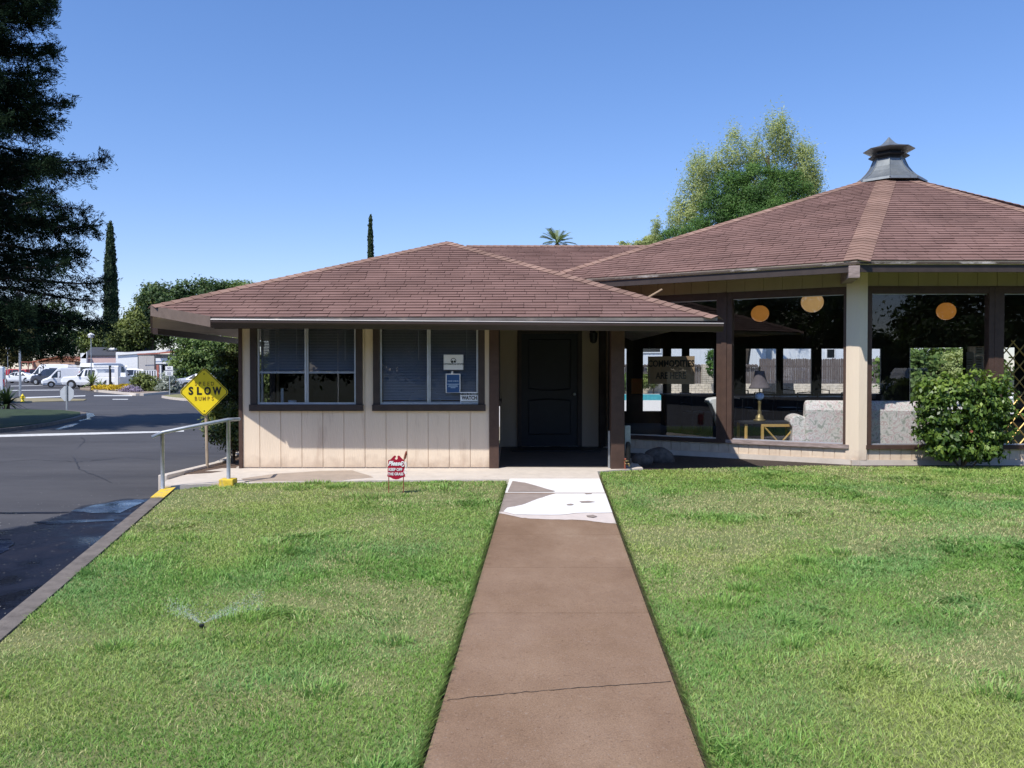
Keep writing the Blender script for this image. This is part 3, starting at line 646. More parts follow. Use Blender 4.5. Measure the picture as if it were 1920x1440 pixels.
gutter((-3.985, YE+.03, 2.105), (2.80, YE+.03, 2.052), (0,-1,0))
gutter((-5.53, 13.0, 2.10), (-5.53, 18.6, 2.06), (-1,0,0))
# ---------------------------------------------------------------- siding
def siding(mb, o, ux, uy, L_, z0, z1, ops=(), pitch=.305, t=.012, gap=.009, off=0, jag=None):
    """grooved plywood siding: plank faces proud of a backing, cut round the openings (u0,u1,z0,z1)"""
    us = {0, L_}; k = off
    grooves = []
    while k < L_:
        if k > .02: us.add(k); grooves.append(k)
        k += pitch
    for q in ops: us.add(max(0,q[0])); us.add(min(L_,q[1]))
    us = sorted(us)
    for a, c in zip(us, us[1:]):
        if c-a < 1e-4: continue
        zs = [(z0, z1)]
        for q in ops:
            if q[0] < c-1e-5 and q[1] > a+1e-5:
                nz_ = []
                for (s0, s1) in zs:
                    if q[2] > s0: nz_.append((s0, min(s1, q[2])))
                    if q[3] < s1: nz_.append((max(s0, q[3]), s1))
                zs = [z for z in nz_ if z[1]-z[0] > .003]
        ga = gap/2 if any(abs(a-g) < 1e-5 for g in grooves) else 0; gc = gap/2 if any(abs(c-g) < 1e-5 for g in grooves) else 0
        for s0, s1 in zs:
            mb.fbox(o, ux, uy, a+ga, c-gc, 0, t, s0, s1); mb.fbox(o, ux, uy, a, c, t, t+.09, s0+.001, s1-.001)
X0, X1 = -3.90, -.33           # front wall between the corner boards
WL = at(470,700,12.04).x-X0; WL2 = at(680,700,12.04).x-X0; WR = at(700,700,12.04).x-X0; WR2 = at(909,700,12.04).x-X0
ZB = .845
mb = MB(); siding(mb, (X0,12.04), (1,0), (0,1), X1-X0, .03, 2.5, [(WL,WL2,ZB,2.4),(WR,WR2,ZB,2.4)], off=(at(487,800,12.04).x-X0) % .305)
siding(mb, (-3.99,19), (0,-1), (1,0), 6.86, .03, 2.5, [(5.15,6.42,.85,2.12)])       # left wall (faces the planter)
part('wall', mb, M['siding']); mb = MB()
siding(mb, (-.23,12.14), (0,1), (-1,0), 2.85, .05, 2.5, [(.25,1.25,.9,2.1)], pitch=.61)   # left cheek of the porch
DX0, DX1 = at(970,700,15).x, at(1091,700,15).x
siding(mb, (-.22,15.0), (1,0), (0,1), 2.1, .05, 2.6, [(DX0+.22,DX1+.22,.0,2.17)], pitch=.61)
part('wall', mb, M['siding_shaded'])
mb = MB(); mb.box(-4.0,-.2,12.05,12.13,-.3,.03); mb.box(-3.98,-3.9,12.14,19,-.3,.03); part('foundation', mb, M['concrete'])
for x0, x1, y0, y1 in ((at(448,700,12.04).x, X0, 12.015, 12.15), (X1, at(934,700,12.04).x+.01, 12.015, 12.15), (at(1145,800,12.04).x, at(1170,800,12.04).x, 11.98, 12.17)):
    mb = MB(); mb.box(x0, x1, y0, y1, .005, 2.42); part('corner_post', mb, M['brown'], bevel=.004)
mb = MB(); mb.box(at(1141,800,12.04).x, at(1144.5,800,12.04).x, 12.08, 12.11, .01, .55); part('downspout', mb, M['galv'])
mb = MB(); mb.box(1.66, 1.74, 12.20, 12.27, .0, .62); part('downspout', mb, M['galv'])
# porch beam, ceiling and lamp
mb = MB(); mb.box(-.19, 1.66, 12.02, 12.15, 2.06, 2.42); part('porch_beam', mb, M['brown_dark'])
mb = MB(); mb.box(-.2, 1.9, 12.16, 15.0, 2.44, 2.48); part('porch_ceiling', mb, M['ceiling'])
mb = MB(); lx = at(1112,630,14.9).x
mb.box(lx-.05, lx+.05, 14.96, 15.0, 2.02, 2.16); mb.tube([(lx,14.97,2.13),(lx,14.86,2.15),(lx,14.82,2.10)], .012, 6); mb.lathe([(.03,.09),(.075,.06),(.07,-.02),(.055,-.10),(.02,-.12)], (lx,14.82,2.03), 10)
part('porch_light', mb, M['black'])
# door
mb = MB(); fw = .075
mb.box(DX0, DX0+fw, 14.97, 15.08, .052, 2.17); mb.box(DX1-fw, DX1, 14.97, 15.08, .052, 2.17); mb.box(DX0+fw, DX1-fw, 14.972, 15.08, 2.09, 2.17)
dr = part('door', (lambda b: b.box(DX0+fw, DX1-fw, 15.02, 15.06, .06, 2.09))(MB()), M['door'])
part('door_frame', mb, M['brown_dark'], dr)
mb = MB(); xa, xb = DX0+fw+.13, DX1-fw-.13
def arcband(zm, up, amp):
    pts = [(xa+(xb-xa)*k/10, zm+amp*math.sin(PI*k/10)*(1 if up else -1)) for k in range(11)]
    mb.tube([(x,15.015,z) for x, z in pts], .014, 6)
arcband(1.10, False, .03); arcband(.88, True, .03)
mb.tube([(xa,15.015,1.10),(xa,15.015,1.98),(xb,15.015,1.98),(xb,15.015,1.10)], .012, 6); mb.tube([(xa,15.015,.88),(xa,15.015,.28),(xb,15.015,.28),(xb,15.015,.88)], .012, 6)
part('door_panel', mb, M['door'], dr)
mb = MB(); mb.lathe([(.02,0),(.03,.02),(.03,.05),(.015,.06)], (0,0,0), 10); part('door_handle', mb, M['galv'], dr, tf=Matrix.Translation((DX1-fw-.06, 15.02, 1.0)) @ Matrix.Rotation(PI/2, 4, 'X'))
mb = MB(); mb.box(DX0-.1, DX1+.25, 14.1, 14.85, .052, .068); part_mat = tag(mb.build('door_mat', M['dark']), 'dark door mat on the shaded porch floor in front of the door', 'door mat')
# office windows
def office_window(u0, u1, zb, zt, drop):
    x0, x1 = X0+u0, X0+u1; fr = MB(); t = .095
    fr.box(x0, x0+t, 12.005, 12.10, zb+t, zt); fr.box(x1-t*1.0, x1, 12.005, 12.10, zb+t, zt); fr.box(x0-.012, x1+.012, 11.985, 12.10, zb, zb+t-.001); fr.box(x0, x1, 12.007, 12.10, zt, zt+.1)
    wnd = part('window', fr, M['brown_dark'], bevel=.003)
    a = MB(); y0, y1 = 12.045, 12.085; xa, xb = x0+t, x1-t; xm = (xa+xb)/2; za = zb+t
    for q in ((xa+.001, xa+.028, y0, y1, za+.028, zt), (xb-.028, xb-.001, y0, y1, za+.028, zt), (xa+.001, xb-.001, y0-.002, y1, za, za+.028), (xm-.03, xm-.003, y0-.006, y1-.02, za+.029, zt), (xm-.001, xm+.022, y0+.01, y1, za+.029, zt)): a.box(*q)
    part('sash', a, M['alu'], wnd)
    g = MB(); g.quad((xa+.02,12.06,za+.02),(xb-.02,12.06,za+.02),(xb-.02,12.06,zt),(xa+.02,12.06,zt)); part('pane', g, M['glass_dim'], wnd)
    bl = MB()
    for h0, h1 in ((xa+.03, xm-.02), (xm+.02, xb-.03)):
        z = zt-.02; zl = za+.03 if not drop else drop
        while z > zl+.02:
            bl.add([(h0,12.112,z-.0095),(h1,12.112,z-.0095),(h1,12.130,z+.0095),(h0,12.130,z+.0095)], [(0,1,2,3)]); z -= .0225
        bl.box(h0, h1, 12.11, 12.132, zl-.012, zl+.012)
        for xx in (h0+.12, h1-.12): bl.tube([(xx,12.121,zl),(xx,12.121,zt)], .0012, 4)
        bl.tube([(h1-.14,12.105,zt),(h1-.14,12.105,zt-.62)], .004, 5)
    part('blind', bl, M['blind'], wnd)
    if drop:
        for h0, h1 in ((xa+.03, xm-.032), (xm+.024, xb-.03)): rl = MB(); rl.box(h0, h1, 12.066, 12.09, drop-.017, drop+.014); part('sash', rl, M['alu'], wnd)
    return wnd
zdrop = at(560,698,12.1).z
office_window(WL, WL2, ZB, 2.2, zdrop); office_window(WR, WR2, ZB, 2.2, None)
# narrow window in the porch cheek, and the planter-side window
mb = MB(); mb.box(-.235,-.19,12.36,12.44,.98,2.1); mb.box(-.235,-.19,13.32,13.4,.98,2.1); mb.box(-.235,-.165,12.34,13.42,.9,.98)
wn = part('window', mb, M['brown_dark']); mb = MB(); mb.quad((-.22,12.44,.98),(-.22,13.32,.98),(-.22,13.32,2.1),(-.22,12.44,2.1)); part('pane', mb, M['glass_dim'], wn)
mb = MB(); mb.box(-.225,-.2,12.46,12.49,.98,2.1); part('sash', mb, M['alu'], wn)
mb = MB(); mb.box(-4.02,-3.93,12.56,12.62,.86,2.1); mb.box(-4.02,-3.93,13.79,13.85,.86,2.1); mb.box(-4.04,-3.92,12.55,13.86,.80,.86)
wn = part('window', mb, M['brown_dark']); mb = MB(); mb.quad((-3.96,12.62,.86),(-3.96,13.79,.86),(-3.96,13.79,2.1),(-3.96,12.62,2.1)); part('pane', mb, M['glass_back'], wn)
mb = MB(); mb.box(-3.97,-3.94,13.17,13.21,.86,2.1); part('sash', mb, M['alu'], wn)
# office interior shell
mb = MB(); mb.box(-3.87,-.36,12.2,18.6,.04,.06); mb.box(-3.87,-.36,12.2,18.6,2.45,2.47); mb.box(-3.87,-.36,18.55,18.6,.07,2.44); mb.box(-.40,-.36,12.2,18.5,.07,2.44); mb.box(-3.895,-3.885,13.9,18.5,.07,2.44)
part('interior_wall', mb, M['interior'])
# ---------------------------------------------------------------- hall roof
HA = Vector((7.53, 16.7, 5.36)); ZH = 3.0
HP = [Vector((4.92,11.9,ZH)), Vector((9.98,11.9,ZH)), Vector((14.7,14.9,ZH)), Vector((14.7,18.5,ZH)), Vector((10.1,21.5,ZH)), Vector((4.9,21.5,ZH)), Vector((.27,18.5,ZH)), Vector((.27,14.9,ZH))]
sh = Shingles(); n8 = len(HP)
for i in range(n8): sh.plane([HP[i], HP[(i+1) % n8], HA], seed=20+i)
roof2 = sh.done('roof', M['shingle'])
cp = Shingles(); nn = [pl_n(HP[i], HP[(i+1) % n8], HA) for i in range(n8)]
for i in range(n8): cp.caps(HP[i], HA, nn[i-1], nn[i], .18, seed=40+i)
cp.done('hip_cap', M['cap_shingle'], roof2)
mb = MB()
for i in range(n8): slab(mb, [HP[i], HP[(i+1) % n8], HA], .06)
M['deck_dark'] = M.get('deck_dark') or mat('roof_felt', (.05,.035,.03), .95); part('soffit', mb, [M['soffit'], M['deck_dark']])
def edge_board(i, name, m, z0, z1, d0, d1, mb=None):
    a, c = HP[i], HP[(i+1) % n8]; d = (c-a).normalized(); n_ = Vector((d.y, -d.x, 0))
    b = mb or MB(); b.fbox((a.x, a.y), (d.x, d.y), (n_.x, n_.y), 0, (c-a).length, d0, d1, z0, z1); return b
for i in (7, 0, 1, 4, 5, 6):
    part('fascia', edge_board(i, '', None, ZH-.045, ZH-.018, -.03, -.004), M['drip'])
for i in (7, 0, 1):
    part('fascia', edge_board(i, '', None, ZH-.16, ZH-.06, -.07, -.035), M['brown_dark'])
# exposed beam ends at the eave corners
for i in (0, 1):
    p = HP[i]; d = Vector((HA.x-p.x, HA.y-p.y, 0)).normalized(); q = Vector((d.y, -d.x, 0)); b = MB()
    if i == 0: d = Vector((.25,.97,0)).normalized(); q = Vector((d.y,-d.x,0))
    b.fbox((p.x-.03, p.y+.0), (d.x, d.y), (q.x, q.y), .02, 1.1, -.075, .075, ZH-.245, ZH-.07); part('beam_end', b, M['worn'], bevel=.005)
# cupola
cu = MB(); cz = 5.15
cu.lathe([(.70,-.02),(.68,.03),(.60,.07),(.50,.14),(.42,.22),(.355,.31),(.315,.40),(.29,.47)], (HA.x,HA.y,cz), 8, PI/8)
cup = part('cupola', cu, M['copper'])
cu = MB(); cu.lathe([(.29,.44),(.30,.50),(.37,.52),(.385,.535),(.37,.55),(.31,.565),(.30,.60),(.32,.62)], (HA.x,HA.y,cz), 8, PI/8); part('vent_ring', cu, M['black'], cup)
cu = MB(); cu.lathe([(.30,.61),(.47,.655),(.48,.67),(.36,.705),(.22,.75),(.12,.81),(.05,.88),(.012,.93)], (HA.x,HA.y,cz), 8, PI/8); part('cupola_cap', cu, M['copper'], cup)
cu = MB()
for k in range(8):
    t = PI/8+k*PI/4; cu.tube([(HA.x+r*math.cos(t), HA.y+r*math.sin(t), cz+z) for r, z in [(.70,.0),(.60,.075),(.50,.145),(.42,.225),(.355,.315),(.315,.405),(.29,.47)]], .012, 5)
part('seam', cu, M['copper'], cup)
# link roof between the wings
LR0 = Vector((-.95,17.4,4.02)); LR1 = Vector((3.9,17.4,4.02)); LF0 = Vector((-.95,14.7,3.048)); LF1 = Vector((3.2,14.7,3.048))
sh = Shingles(); sh.plane([LF0, LF1, LR1, LR0], seed=60); lk = sh.done('roof', M['shingle']); mb = MB(); slab(mb, [LF0, LF1, LR1, LR0], .05); part('soffit', mb, [M['soffit'], M['deck_dark']])
cp = Shingles(); cp.caps(LR0, LR1, pl_n(LF0, LF1, LR1), Vector((0,.33,1)), .13, seed=61); cp.done('ridge_cap', M['cap_shingle'], lk)
# ---------------------------------------------------------------- hall walls
W0 = Vector((5.27,12.66,0)); dl = Vector((-.857,.515,0)).normalized(); W1 = W0+dl*4.13; Wr = Vector((9.58,12.66,0))
BL_, BR_ = Vector((2.4,20.9,0)), Vector((9.8,20.9,0)); BR2 = Vector((13.4,18.2,0)); FR2 = Vector((13.4,15.2,0)); SL = Vector((1.25,17.2,0))
ZS, ZHD = .295, 2.71            # sill and head of the big windows
ux = (-dl.x, -dl.y); 
# facets: origin at the left end seen from outside, u to the right, depth inward
def frame(a, b):
    d = (b-a).normalized(); return (a.x, a.y), (d.x, d.y), (-d.y, d.x), (b-a).length
fl = frame(W1, W0); ff = frame(W0, Wr)
fi = Vector((0,0,0))
mb = MB(); sk = MB()
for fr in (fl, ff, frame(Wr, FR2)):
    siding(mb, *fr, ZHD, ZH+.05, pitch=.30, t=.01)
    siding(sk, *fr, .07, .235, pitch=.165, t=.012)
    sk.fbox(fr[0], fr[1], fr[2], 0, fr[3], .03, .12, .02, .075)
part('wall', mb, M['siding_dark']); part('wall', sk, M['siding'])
mb = MB()
for fr in (fl, ff, frame(Wr, FR2)): mb.fbox(fr[0], fr[1], fr[2], -.1, fr[3]+.02, -.03, .1, -.3, .068)
part('foundation', mb, M['concrete'])
def hall_window(fr, u0, u1, tj=.085, sill=True):
    o, ux_, uy_, L_ = fr; f = MB(); d0, d1 = -.015, .12
    f.fbox(o, ux_, uy_, u0, u0+tj, d0, d1, ZS, ZHD); f.fbox(o, ux_, uy_, u1-tj, u1, d0, d1, ZS, ZHD)
    f.fbox(o, ux_, uy_, u0+tj, u1-tj, d0+.002, d1, ZHD-.11, ZHD)
    wnd = part('window', f, M['brown'], bevel=.004)
    s = MB(); s.fbox(o, ux_, uy_, u0-.005, u1+.005, -.05, d1-.01, ZS-.06, ZS-.001); part('sill', s, M['worn'] if sill else M['brown'], wnd)
    s = MB(); s.fbox(o, ux_, uy_, u0+tj, u1-tj, .045, .052, ZHD-.122, ZHD-.112); part('stop_bead', s, M['alu'], wnd)
    s = MB(); s.fbox(o, ux_, uy_, u0+tj, u1-tj, .03, .06, ZS, ZS+.018); part('stop_bead', s, M['alu'], wnd)
    g = MB()
    def P(u, z): return (o[0]+ux_[0]*u+uy_[0]*.05, o[1]+ux_[1]*u+uy_[1]*.05, z)
    g.quad(P(u0+tj-.01,ZS), P(u1-tj+.01,ZS), P(u1-tj+.01,ZHD-.1), P(u0+tj-.01,ZHD-.1)); part('pane', g, M['glass'], wnd)
    return wnd
hall_window(fl, 4.13-2.02, 4.13-.13); hall_window(fl, .12, 4.13-2.11, sill=False)
hall_window(ff, .115, 2.06, sill=False); hall_window(ff, 2.12, 4.15, sill=False)
# corner column and posts
mb = MB(); mb.prism([(5.11,12.73),(5.145,12.70),(5.27,12.63),(5.39,12.625),(5.39,12.75),(5.27,12.80),(5.2,12.84)], .065, ZH); part('column', mb, M['siding'])
mb = MB(); mb.fbox(fl[0], fl[1], fl[2], 4.13-2.11, 4.13-2.02, -.03, .16, .235, ZHD); part('post', mb, M['brown'], bevel=.004)
mb = MB(); mb.fbox(ff[0], ff[1], ff[2], 2.06, 2.12, -.02, .15, .235, ZHD); part('post', mb, M['brown'], bevel=.004)
mb = MB(); mb.fbox(fl[0], fl[1], fl[2], -.02, .12, -.02, .15, .0, ZHD); part('post', mb, M['brown_dark'])
# sides and back wall with openings
mb = MB(); T = .1
def wallbox(a, b, z0, z1, ops=()):
    fr = frame(a, b); cuts = sorted({0, fr[3], *[x for q in ops for x in q[:2]]})
    for u0, u1 in zip(cuts, cuts[1:]):
        zs = [(z0, z1)]
        for q in ops:
            if q[0] < u1-1e-5 and q[1] > u0+1e-5: zs = [(z0, q[2]), (q[3], z1)]
        for s0, s1 in zs: mb.fbox(fr[0], fr[1], fr[2], u0, u1, 0, T, s0, s1)
    return fr
def upx(fr, px):            # wall coordinate seen in that photo column
    k = (px-960)/F; o, d = fr[0], fr[1]; return (k*o[1]-o[0])/(d[0]-k*d[1])
wallbox(W1+Vector((-.05,.12,0)), SL, -.3, 3.1); wallbox(SL, BL_, -.3, 3.1)
fb = frame(BL_, BR_); zbh = at(1400,651,20.9).z; zbs = .36
zb2 = at(1450,741,20.9).z
ops = [(upx(fb,a), upx(fb,c), zbs if a < 1350 else zb2, zbh) for a, c in ((1160,1178),(1203,1246),(1256,1282),(1290,1342),(1396,1459),(1466,1525),(1538,1600),(1612,1655))]
wallbox(BL_, BR_, -.3, 3.1, ops)
fd = frame(BR_, BR2); ops2 = [(upx(fd,1702), upx(fd,1808), .36, at(1750,648,20).z), (upx(fd,1812),upx(fd,1852),.36,2.04), (upx(fd,1853),upx(fd,1905),.36,2.0)]  # middle opening added to light the notices from behind
wallbox(BR_, BR2, -.3, 3.1, ops2); wallbox(BR2, FR2, -.3, 3.1)
part('interior_wall', mb, M['interior'])
for fr, oo in ((fb, ops), (fd, ops2)):
    for u0, u1, z0, z1 in oo:
        f = MB(); o, a, c, _ = fr
        f.fbox(o, a, c, u0, u0+.04, .02, .08, z0+.04, z1-.04); f.fbox(o, a, c, u1-.04, u1, .02, .08, z0+.04, z1-.04); f.fbox(o, a, c, u0, u1, .02, .08, z1-.04, z1); f.fbox(o, a, c, u0, u1, .02, .08, z0, z0+.04)
        wn = part('window', f, M['black']); g = MB()
        P = lambda u, z: (o[0]+a[0]*u+c[0]*.05, o[1]+a[1]*u+c[1]*.05, z)
        g.quad(P(u0+.03,z0+.03), P(u1-.03,z0+.03), P(u1-.03,z1-.03), P(u0+.03,z1-.03)); part('pane', g, M['glass_back'], wn)
# translucent board for the notices, filling the opening added to backlight it
m, nt_, b, N, L = newmat('back_lit_board'); M['board'] = m; b.inputs['Base Color'].default_value = (.62,.55,.46,1); tr_ = N.new('ShaderNodeBsdfTranslucent'); tr_.inputs['Color'].default_value = (.62,.56,.47,1); mx_ = N.new('ShaderNodeMixShader'); mx_.inputs['Fac'].default_value = .55
L.new(b.outputs['BSDF'], mx_.inputs[1]); L.new(tr_.outputs['BSDF'], mx_.inputs[2]); L.new(mx_.outputs['Shader'], N['Material Output'].inputs['Surface'])
mb = MB(); u0, u1 = upx(fd,1813), upx(fd,1851); mb.fbox(fd[0], fd[1], fd[2], u0, u1, .0, .006, .40, 2.0); part('backlit_pin_board', mb, M['board'])
ring = [W0+Vector((.02,.12,0)), Wr+Vector((-.03,.12,0)), FR2, BR2, BR_, BL_, SL, W1+Vector((.05,.12,0))]
mb = MB(); mb.prism([(p.x,p.y) for p in ring], -.2, .10); part('interior_floor', mb, M['carpet'])
mb = MB(); k = len(ring)
for i in range(k): a, c = ring[i], ring[(i+1) % k]; mb.add([(a.x,a.y,2.93),(c.x,c.y,2.93),(HA.x,HA.y,5.0)], [(0,1,2)])
part('ceiling', mb, M['ceiling'])
# wall closing the gap between the porch back wall and the hall
mb = MB(); mb.box(1.75, 1.84, 14.4, 15.1, 0, 2.6); part('wall', mb, M['siding_dark'])
# painted rail leaning across: the sloping light strip seen on the hall glass, small stick on the roof edge
mb = MB(); a = at(1215,558,12.6); c = at(1241,543,12.7); mb.tube([a, c], .018, 6)
tag(mb.build('loose_stick', M['card']), 'short pale stick poking up behind the right roof edge of the porch', 'stick')
# ================================================================== signs and small things out front
def sign_face(mb, poly, o, ux, t): mb.extr(poly, (o, ux, (0,0,1), Vector(ux).cross(Vector((0,0,1))), 0, t))
# yellow diamond sign
b0 = at(388,876,12.12); b0.z = .0; ct = at(383.5,735,12.10); R_ = .360
sg = thing('traffic_sign', 'yellow diamond sign reading SPEED SLOW BUMPS on a wooden post in the planter', 'sign', b0)
def dia(r, c=.035): return [(0+c*.7,-r+c*.7),(r-c*.7,-c*.7),(r-c*.7,c*.7),(c*.7,r-c*.7),(-c*.7,r-c*.7),(-r+c*.7,c*.7),(-r+c*.7,-c*.7),(-c*.7,-r+c*.7)]
mb = MB(); mb.tube([(b0.x,b0.y+.02,-.1),(ct.x+.0,ct.y+.03,ct.z+.1)], .022, 8); mb.build('post', M['post_wood'], sg, b0)
yaw = Vector((1,.05,0)).normalized(); nrm = Vector((yaw.y,-yaw.x,0))
fo = Vector((ct.x, ct.y-.01, ct.z))
mb = MB(); mb.extr(dia(R_), (fo, yaw, (0,0,1), nrm, -.003, .003)); plate = mb.build('sign_plate', M['yellow'], sg, b0)
mb = MB(); oq, iq = dia(R_-.012, .03), dia(R_-.024, .028)
pts = [fo+yaw*p[0]+Vector((0,0,p[1]))+nrm*.0055 for p in oq+iq]; mb.add(pts, [(i, (i+1) % 8, 8+(i+1) % 8, 8+i) for i in range(8)])
for dz in (.262, -.275): mb.extr([(.009*math.cos(k*PI/4), dz+.009*math.sin(k*PI/4)) for k in range(8)], (fo, yaw, (0,0,1), nrm, .004, .007))
mb.build('border', M['black'], plate, b0)
mb = MB()
def line(mb, txt, size, dz, sx=1, wgt=0, sp=None, base=fo, ux=yaw, n=nrm, dx=0, d=.006, th=.0012):
    if sp:      # spaced letters
        k = len(txt)
        for i, c in enumerate(txt): text_mb(mb, c, size, facing(base+Vector(ux)*(dx+(i-(k-1)/2)*sp)+Vector((0,0,dz))+Vector(n)*d, ux), th, sx=sx, weight=wgt)
    else: text_mb(mb, txt, size, facing(base+Vector(ux)*dx+Vector((0,0,dz))+Vector(n)*d, ux), th, sx=sx, weight=wgt)
[text_mb(mb, c, .152, facing(fo+yaw*x_+Vector((0,0,.012))+nrm*.006, yaw), .0012, sx=sx_, weight=.006) for c, x_, sx_ in (('S',-.190,.95),('L',-.073,.95),('O',.048,.78),('W',.184,.74))]
mb.build('lettering', M['black'], plate, b0)
M['faded'] = mat('faded_lettering', (.30,.19,.02), .6, var=.5, scale=30)
for tx_, dz_ in (('SPEED', .118), ('BUMPS', -.098)): mb = MB(); line(mb, tx_, .078, dz_, .85, .0012, .060); tag(mb.build('lettering', M['faded'], plate, b0), 'faded thin lettering '+tx_)
# keep-off-the-grass sign
kb = lgnd(743,927); kb.z = lawn_z(kb.y); W = .0065
kp = thing('lawn_sign', 'small red scalloped sign saying Please KEEP OFF THE GRASS staked in the left lawn', 'sign', kb)
kx = lambda px: (px-743.5)*W; zt = at(743,892,kb.y).z     # lower body edge
z_ = lambda py: at(743, py, kb.y).z
sil = [(726.5,893),(728,888),(727.5,882),(728.3,876),(728.6,863),(733,861.5),(738,856),(740.5,854),(742.8,854.6),(743.4,857),(741.8,858.6),(741.0,860.2),(743.5,862.2),(746.4,860.2),(746.2,858.4),(745.8,856),(747.6,854),(750,854.8),(754,859.5),(758.5,863.2),(759.5,874),(758.6,882),(759.4,889),(760.6,893.5),(754,895.5),(748,898.2),(743.4,899),(738,898),(733,895.3)]
mb = MB(); import mathutils
P2 = [(kx(a), z_(c)) for a, c in sil]; tess = mathutils.geometry.tessellate_polygon([[Vector((a, c, 0)) for a, c in P2]])
n = len(P2); mb.add([(kb.x+a, kb.y-.003, c) for a, c in P2]+[(kb.x+a, kb.y+.003, c) for a, c in P2], [tuple(t) for t in tess]+[tuple(n+i for i in reversed(t)) for t in tess]+[(i, (i+1) % n, n+(i+1) % n, n+i) for i in range(n)])
pl = mb.build('sign_plate', M['red'], kp, kb)
mb = MB(); t = kb+Vector((0,-.006,0))
X, Z = Vector((1,0,0)), 0
def kl(txt, size, py, px=743, sx=1, wgt=0, shear=0): text_mb(mb, txt, size, facing((kb.x+kx(px), kb.y-.006, z_(py)), (1,0,0)), .001, sx=sx, weight=wgt, shear=shear)
kl('Please', .072, 869, 741.5, .95, .0035, .35); mb.build('lettering', M['white'], pl, kb); mb = MB(); kl('KEEP OFF', .046, 880.5, 742, .86, .0015); mb.build('lettering', M['white'], pl, kb); mb = MB(); kl('THE GRASS', .046, 888.8, 742.5, .80, .0015); mb.build('lettering', M['white'], pl, kb)
mb = MB()
for px in (729.5, 756.8): mb.tube([(kb.x+kx(px), kb.y+.006, lawn_z(kb.y)-.05), (kb.x+kx(px), kb.y+.006, z_(880))], .006, 6); mb.build('stake', M['rust'], kp, kb); mb = MB()

mb = MB()   # curled bracket on the right edge
mb.tube([(kb.x+kx(757.5),kb.y,z_(866)),(kb.x+kx(759),kb.y,z_(858)),(kb.x+kx(761.8),kb.y,z_(850)),(kb.x+kx(762.2),kb.y,z_(845.5))], [.006,.010,.014,.006], 7)
mb.tube([(kb.x+kx(761.5),kb.y,z_(848)),(kb.x+kx(763),kb.y,z_(852)),(kb.x+kx(761.5),kb.y,z_(856.5)),(kb.x+kx(760),kb.y,z_(860))], .009, 7)
mb.build('bracket', M['rust'], kp, kb)
mb = MB()
mb.tube([(kb.x+kx(755.5+3.3*math.cos(q)),kb.y-.007,z_(870+4.5*math.sin(q))) for q in [k*.5-2.4 for k in range(10)]], .006, 6)
mb.tube([(kb.x+kx(760.5+2.4*math.cos(q)),kb.y-.007,z_(884+4.0*math.sin(q))) for q in [k*.55 for k in range(11)]], .005, 6)
mb.tube([(kb.x+kx(761.5),kb.y-.007,z_(866)),(kb.x+kx(762.5),kb.y-.007,z_(873)),(kb.x+kx(761.5),kb.y-.007,z_(879))], .006, 6)
mb.build('scroll', M['white'], kp, kb)
# handrail
hb = gnd(304,921,-.055); hb = Vector((-4.34,10.35,0)); h2 = Vector((-3.66,10.66,0))
hr = thing('handrail', 'grey galvanised pipe handrail with two posts beside the ramp', 'handrail', (hb.x, hb.y, -.06))
p1t = at(304.5,814,hb.y); p2t = at(428,789,h2.y)
mb = MB(); e0 = at(285,819.5,hb.y-.04); e1 = at(437,786.5,h2.y+.05); e2 = at(448,785.8,h2.y+.35)
mb.tube([e0, p1t+Vector((0,0,.02)), p1t.lerp(p2t,.5)+Vector((0,0,.02)), p2t+Vector((0,0,.015)), e1, e2], .024, 10)
mb.build('rail', M['galv'], hr, hr.location, smooth=True)
for p, t_ in ((hb, p1t), (h2, p2t)):
    mb = MB(); mb.tube([(t_.x, p.y, -.3), (t_.x, p.y, t_.z+.01)], .024, 10); mb.build('post', M['galv'], hr, hr.location, smooth=True)
mb = MB(); c = p2t.x; mb.box(c-.10, c+.085, h2.y-.09, h2.y+.09, -.2, .045); o = mb.build('rail_footing', M['yellow_curb'], hr, hr.location, bevel=.012)
# ramp cheek
mb = MB(); mb.prism([(-4.60,11.10),(-4.42,10.44),(-4.30,10.46),(-3.72,10.74),(-3.72,10.80),(-4.3,10.56)], -.4, -.02); struct('kerb', mb, M['concrete'])
# hose bib and boulders
q = at(1172,880,11.98); hz = thing('hose_bib', 'garden tap on a short pipe beside the right porch post', 'tap', (q.x, q.y, -.01))
mb = MB(); mb.tube([(q.x,q.y,-.1),(q.x,q.y,.13),(q.x-.005,q.y-.05,.16)], .014, 8); mb.build('pipe', M['rust'], hz, hz.location)
mb = MB(); mb.tube([(q.x,q.y-.02,.09),(q.x+.05,q.y-.05,.09),(q.x+.055,q.y-.055,.05)], .013, 7); mb.lathe([(.03,0),(.033,.01),(.03,.02)], (q.x+.02,q.y-.04,.12), 8); mb.build('valve', M['brass'], hz, hz.location)
mb = MB(); mb.lathe([(.032,0),(.036,.01),(.036,.30),(.028,.33),(.012,.34)], (q.x+.05,q.y+.06,.06), 10); mb.build('canister', M['black'], hz, hz.location)
def boulder(x, y, rx, ry, rz, sd, label):
    r = random.Random(sd); mb = MB(); mb.sphere((0,0,0), 1, 14, 9)
    mb.v = [(p[0]*rx*(1+.13*math.sin(3*p[0]+sd+2*p[2])+r.uniform(-.05,.05)), p[1]*ry*(1+.13*math.cos(3*p[1]+sd)), p[2]*rz*(1+.1*math.sin(4*p[0]+sd))) for p in mb.v]
    o = mb.build('boulder', M['rock'], smooth=True); o.location = (x, y, rz*.55-.02); tag(o, label, 'boulder', 'boulders in the shaded bed'); return o
c = at(1240,852,12.9); boulder(c.x, 13.1, .27, .20, .15, 1, 'larger rounded boulder lying in shade under the hall windows by the porch')
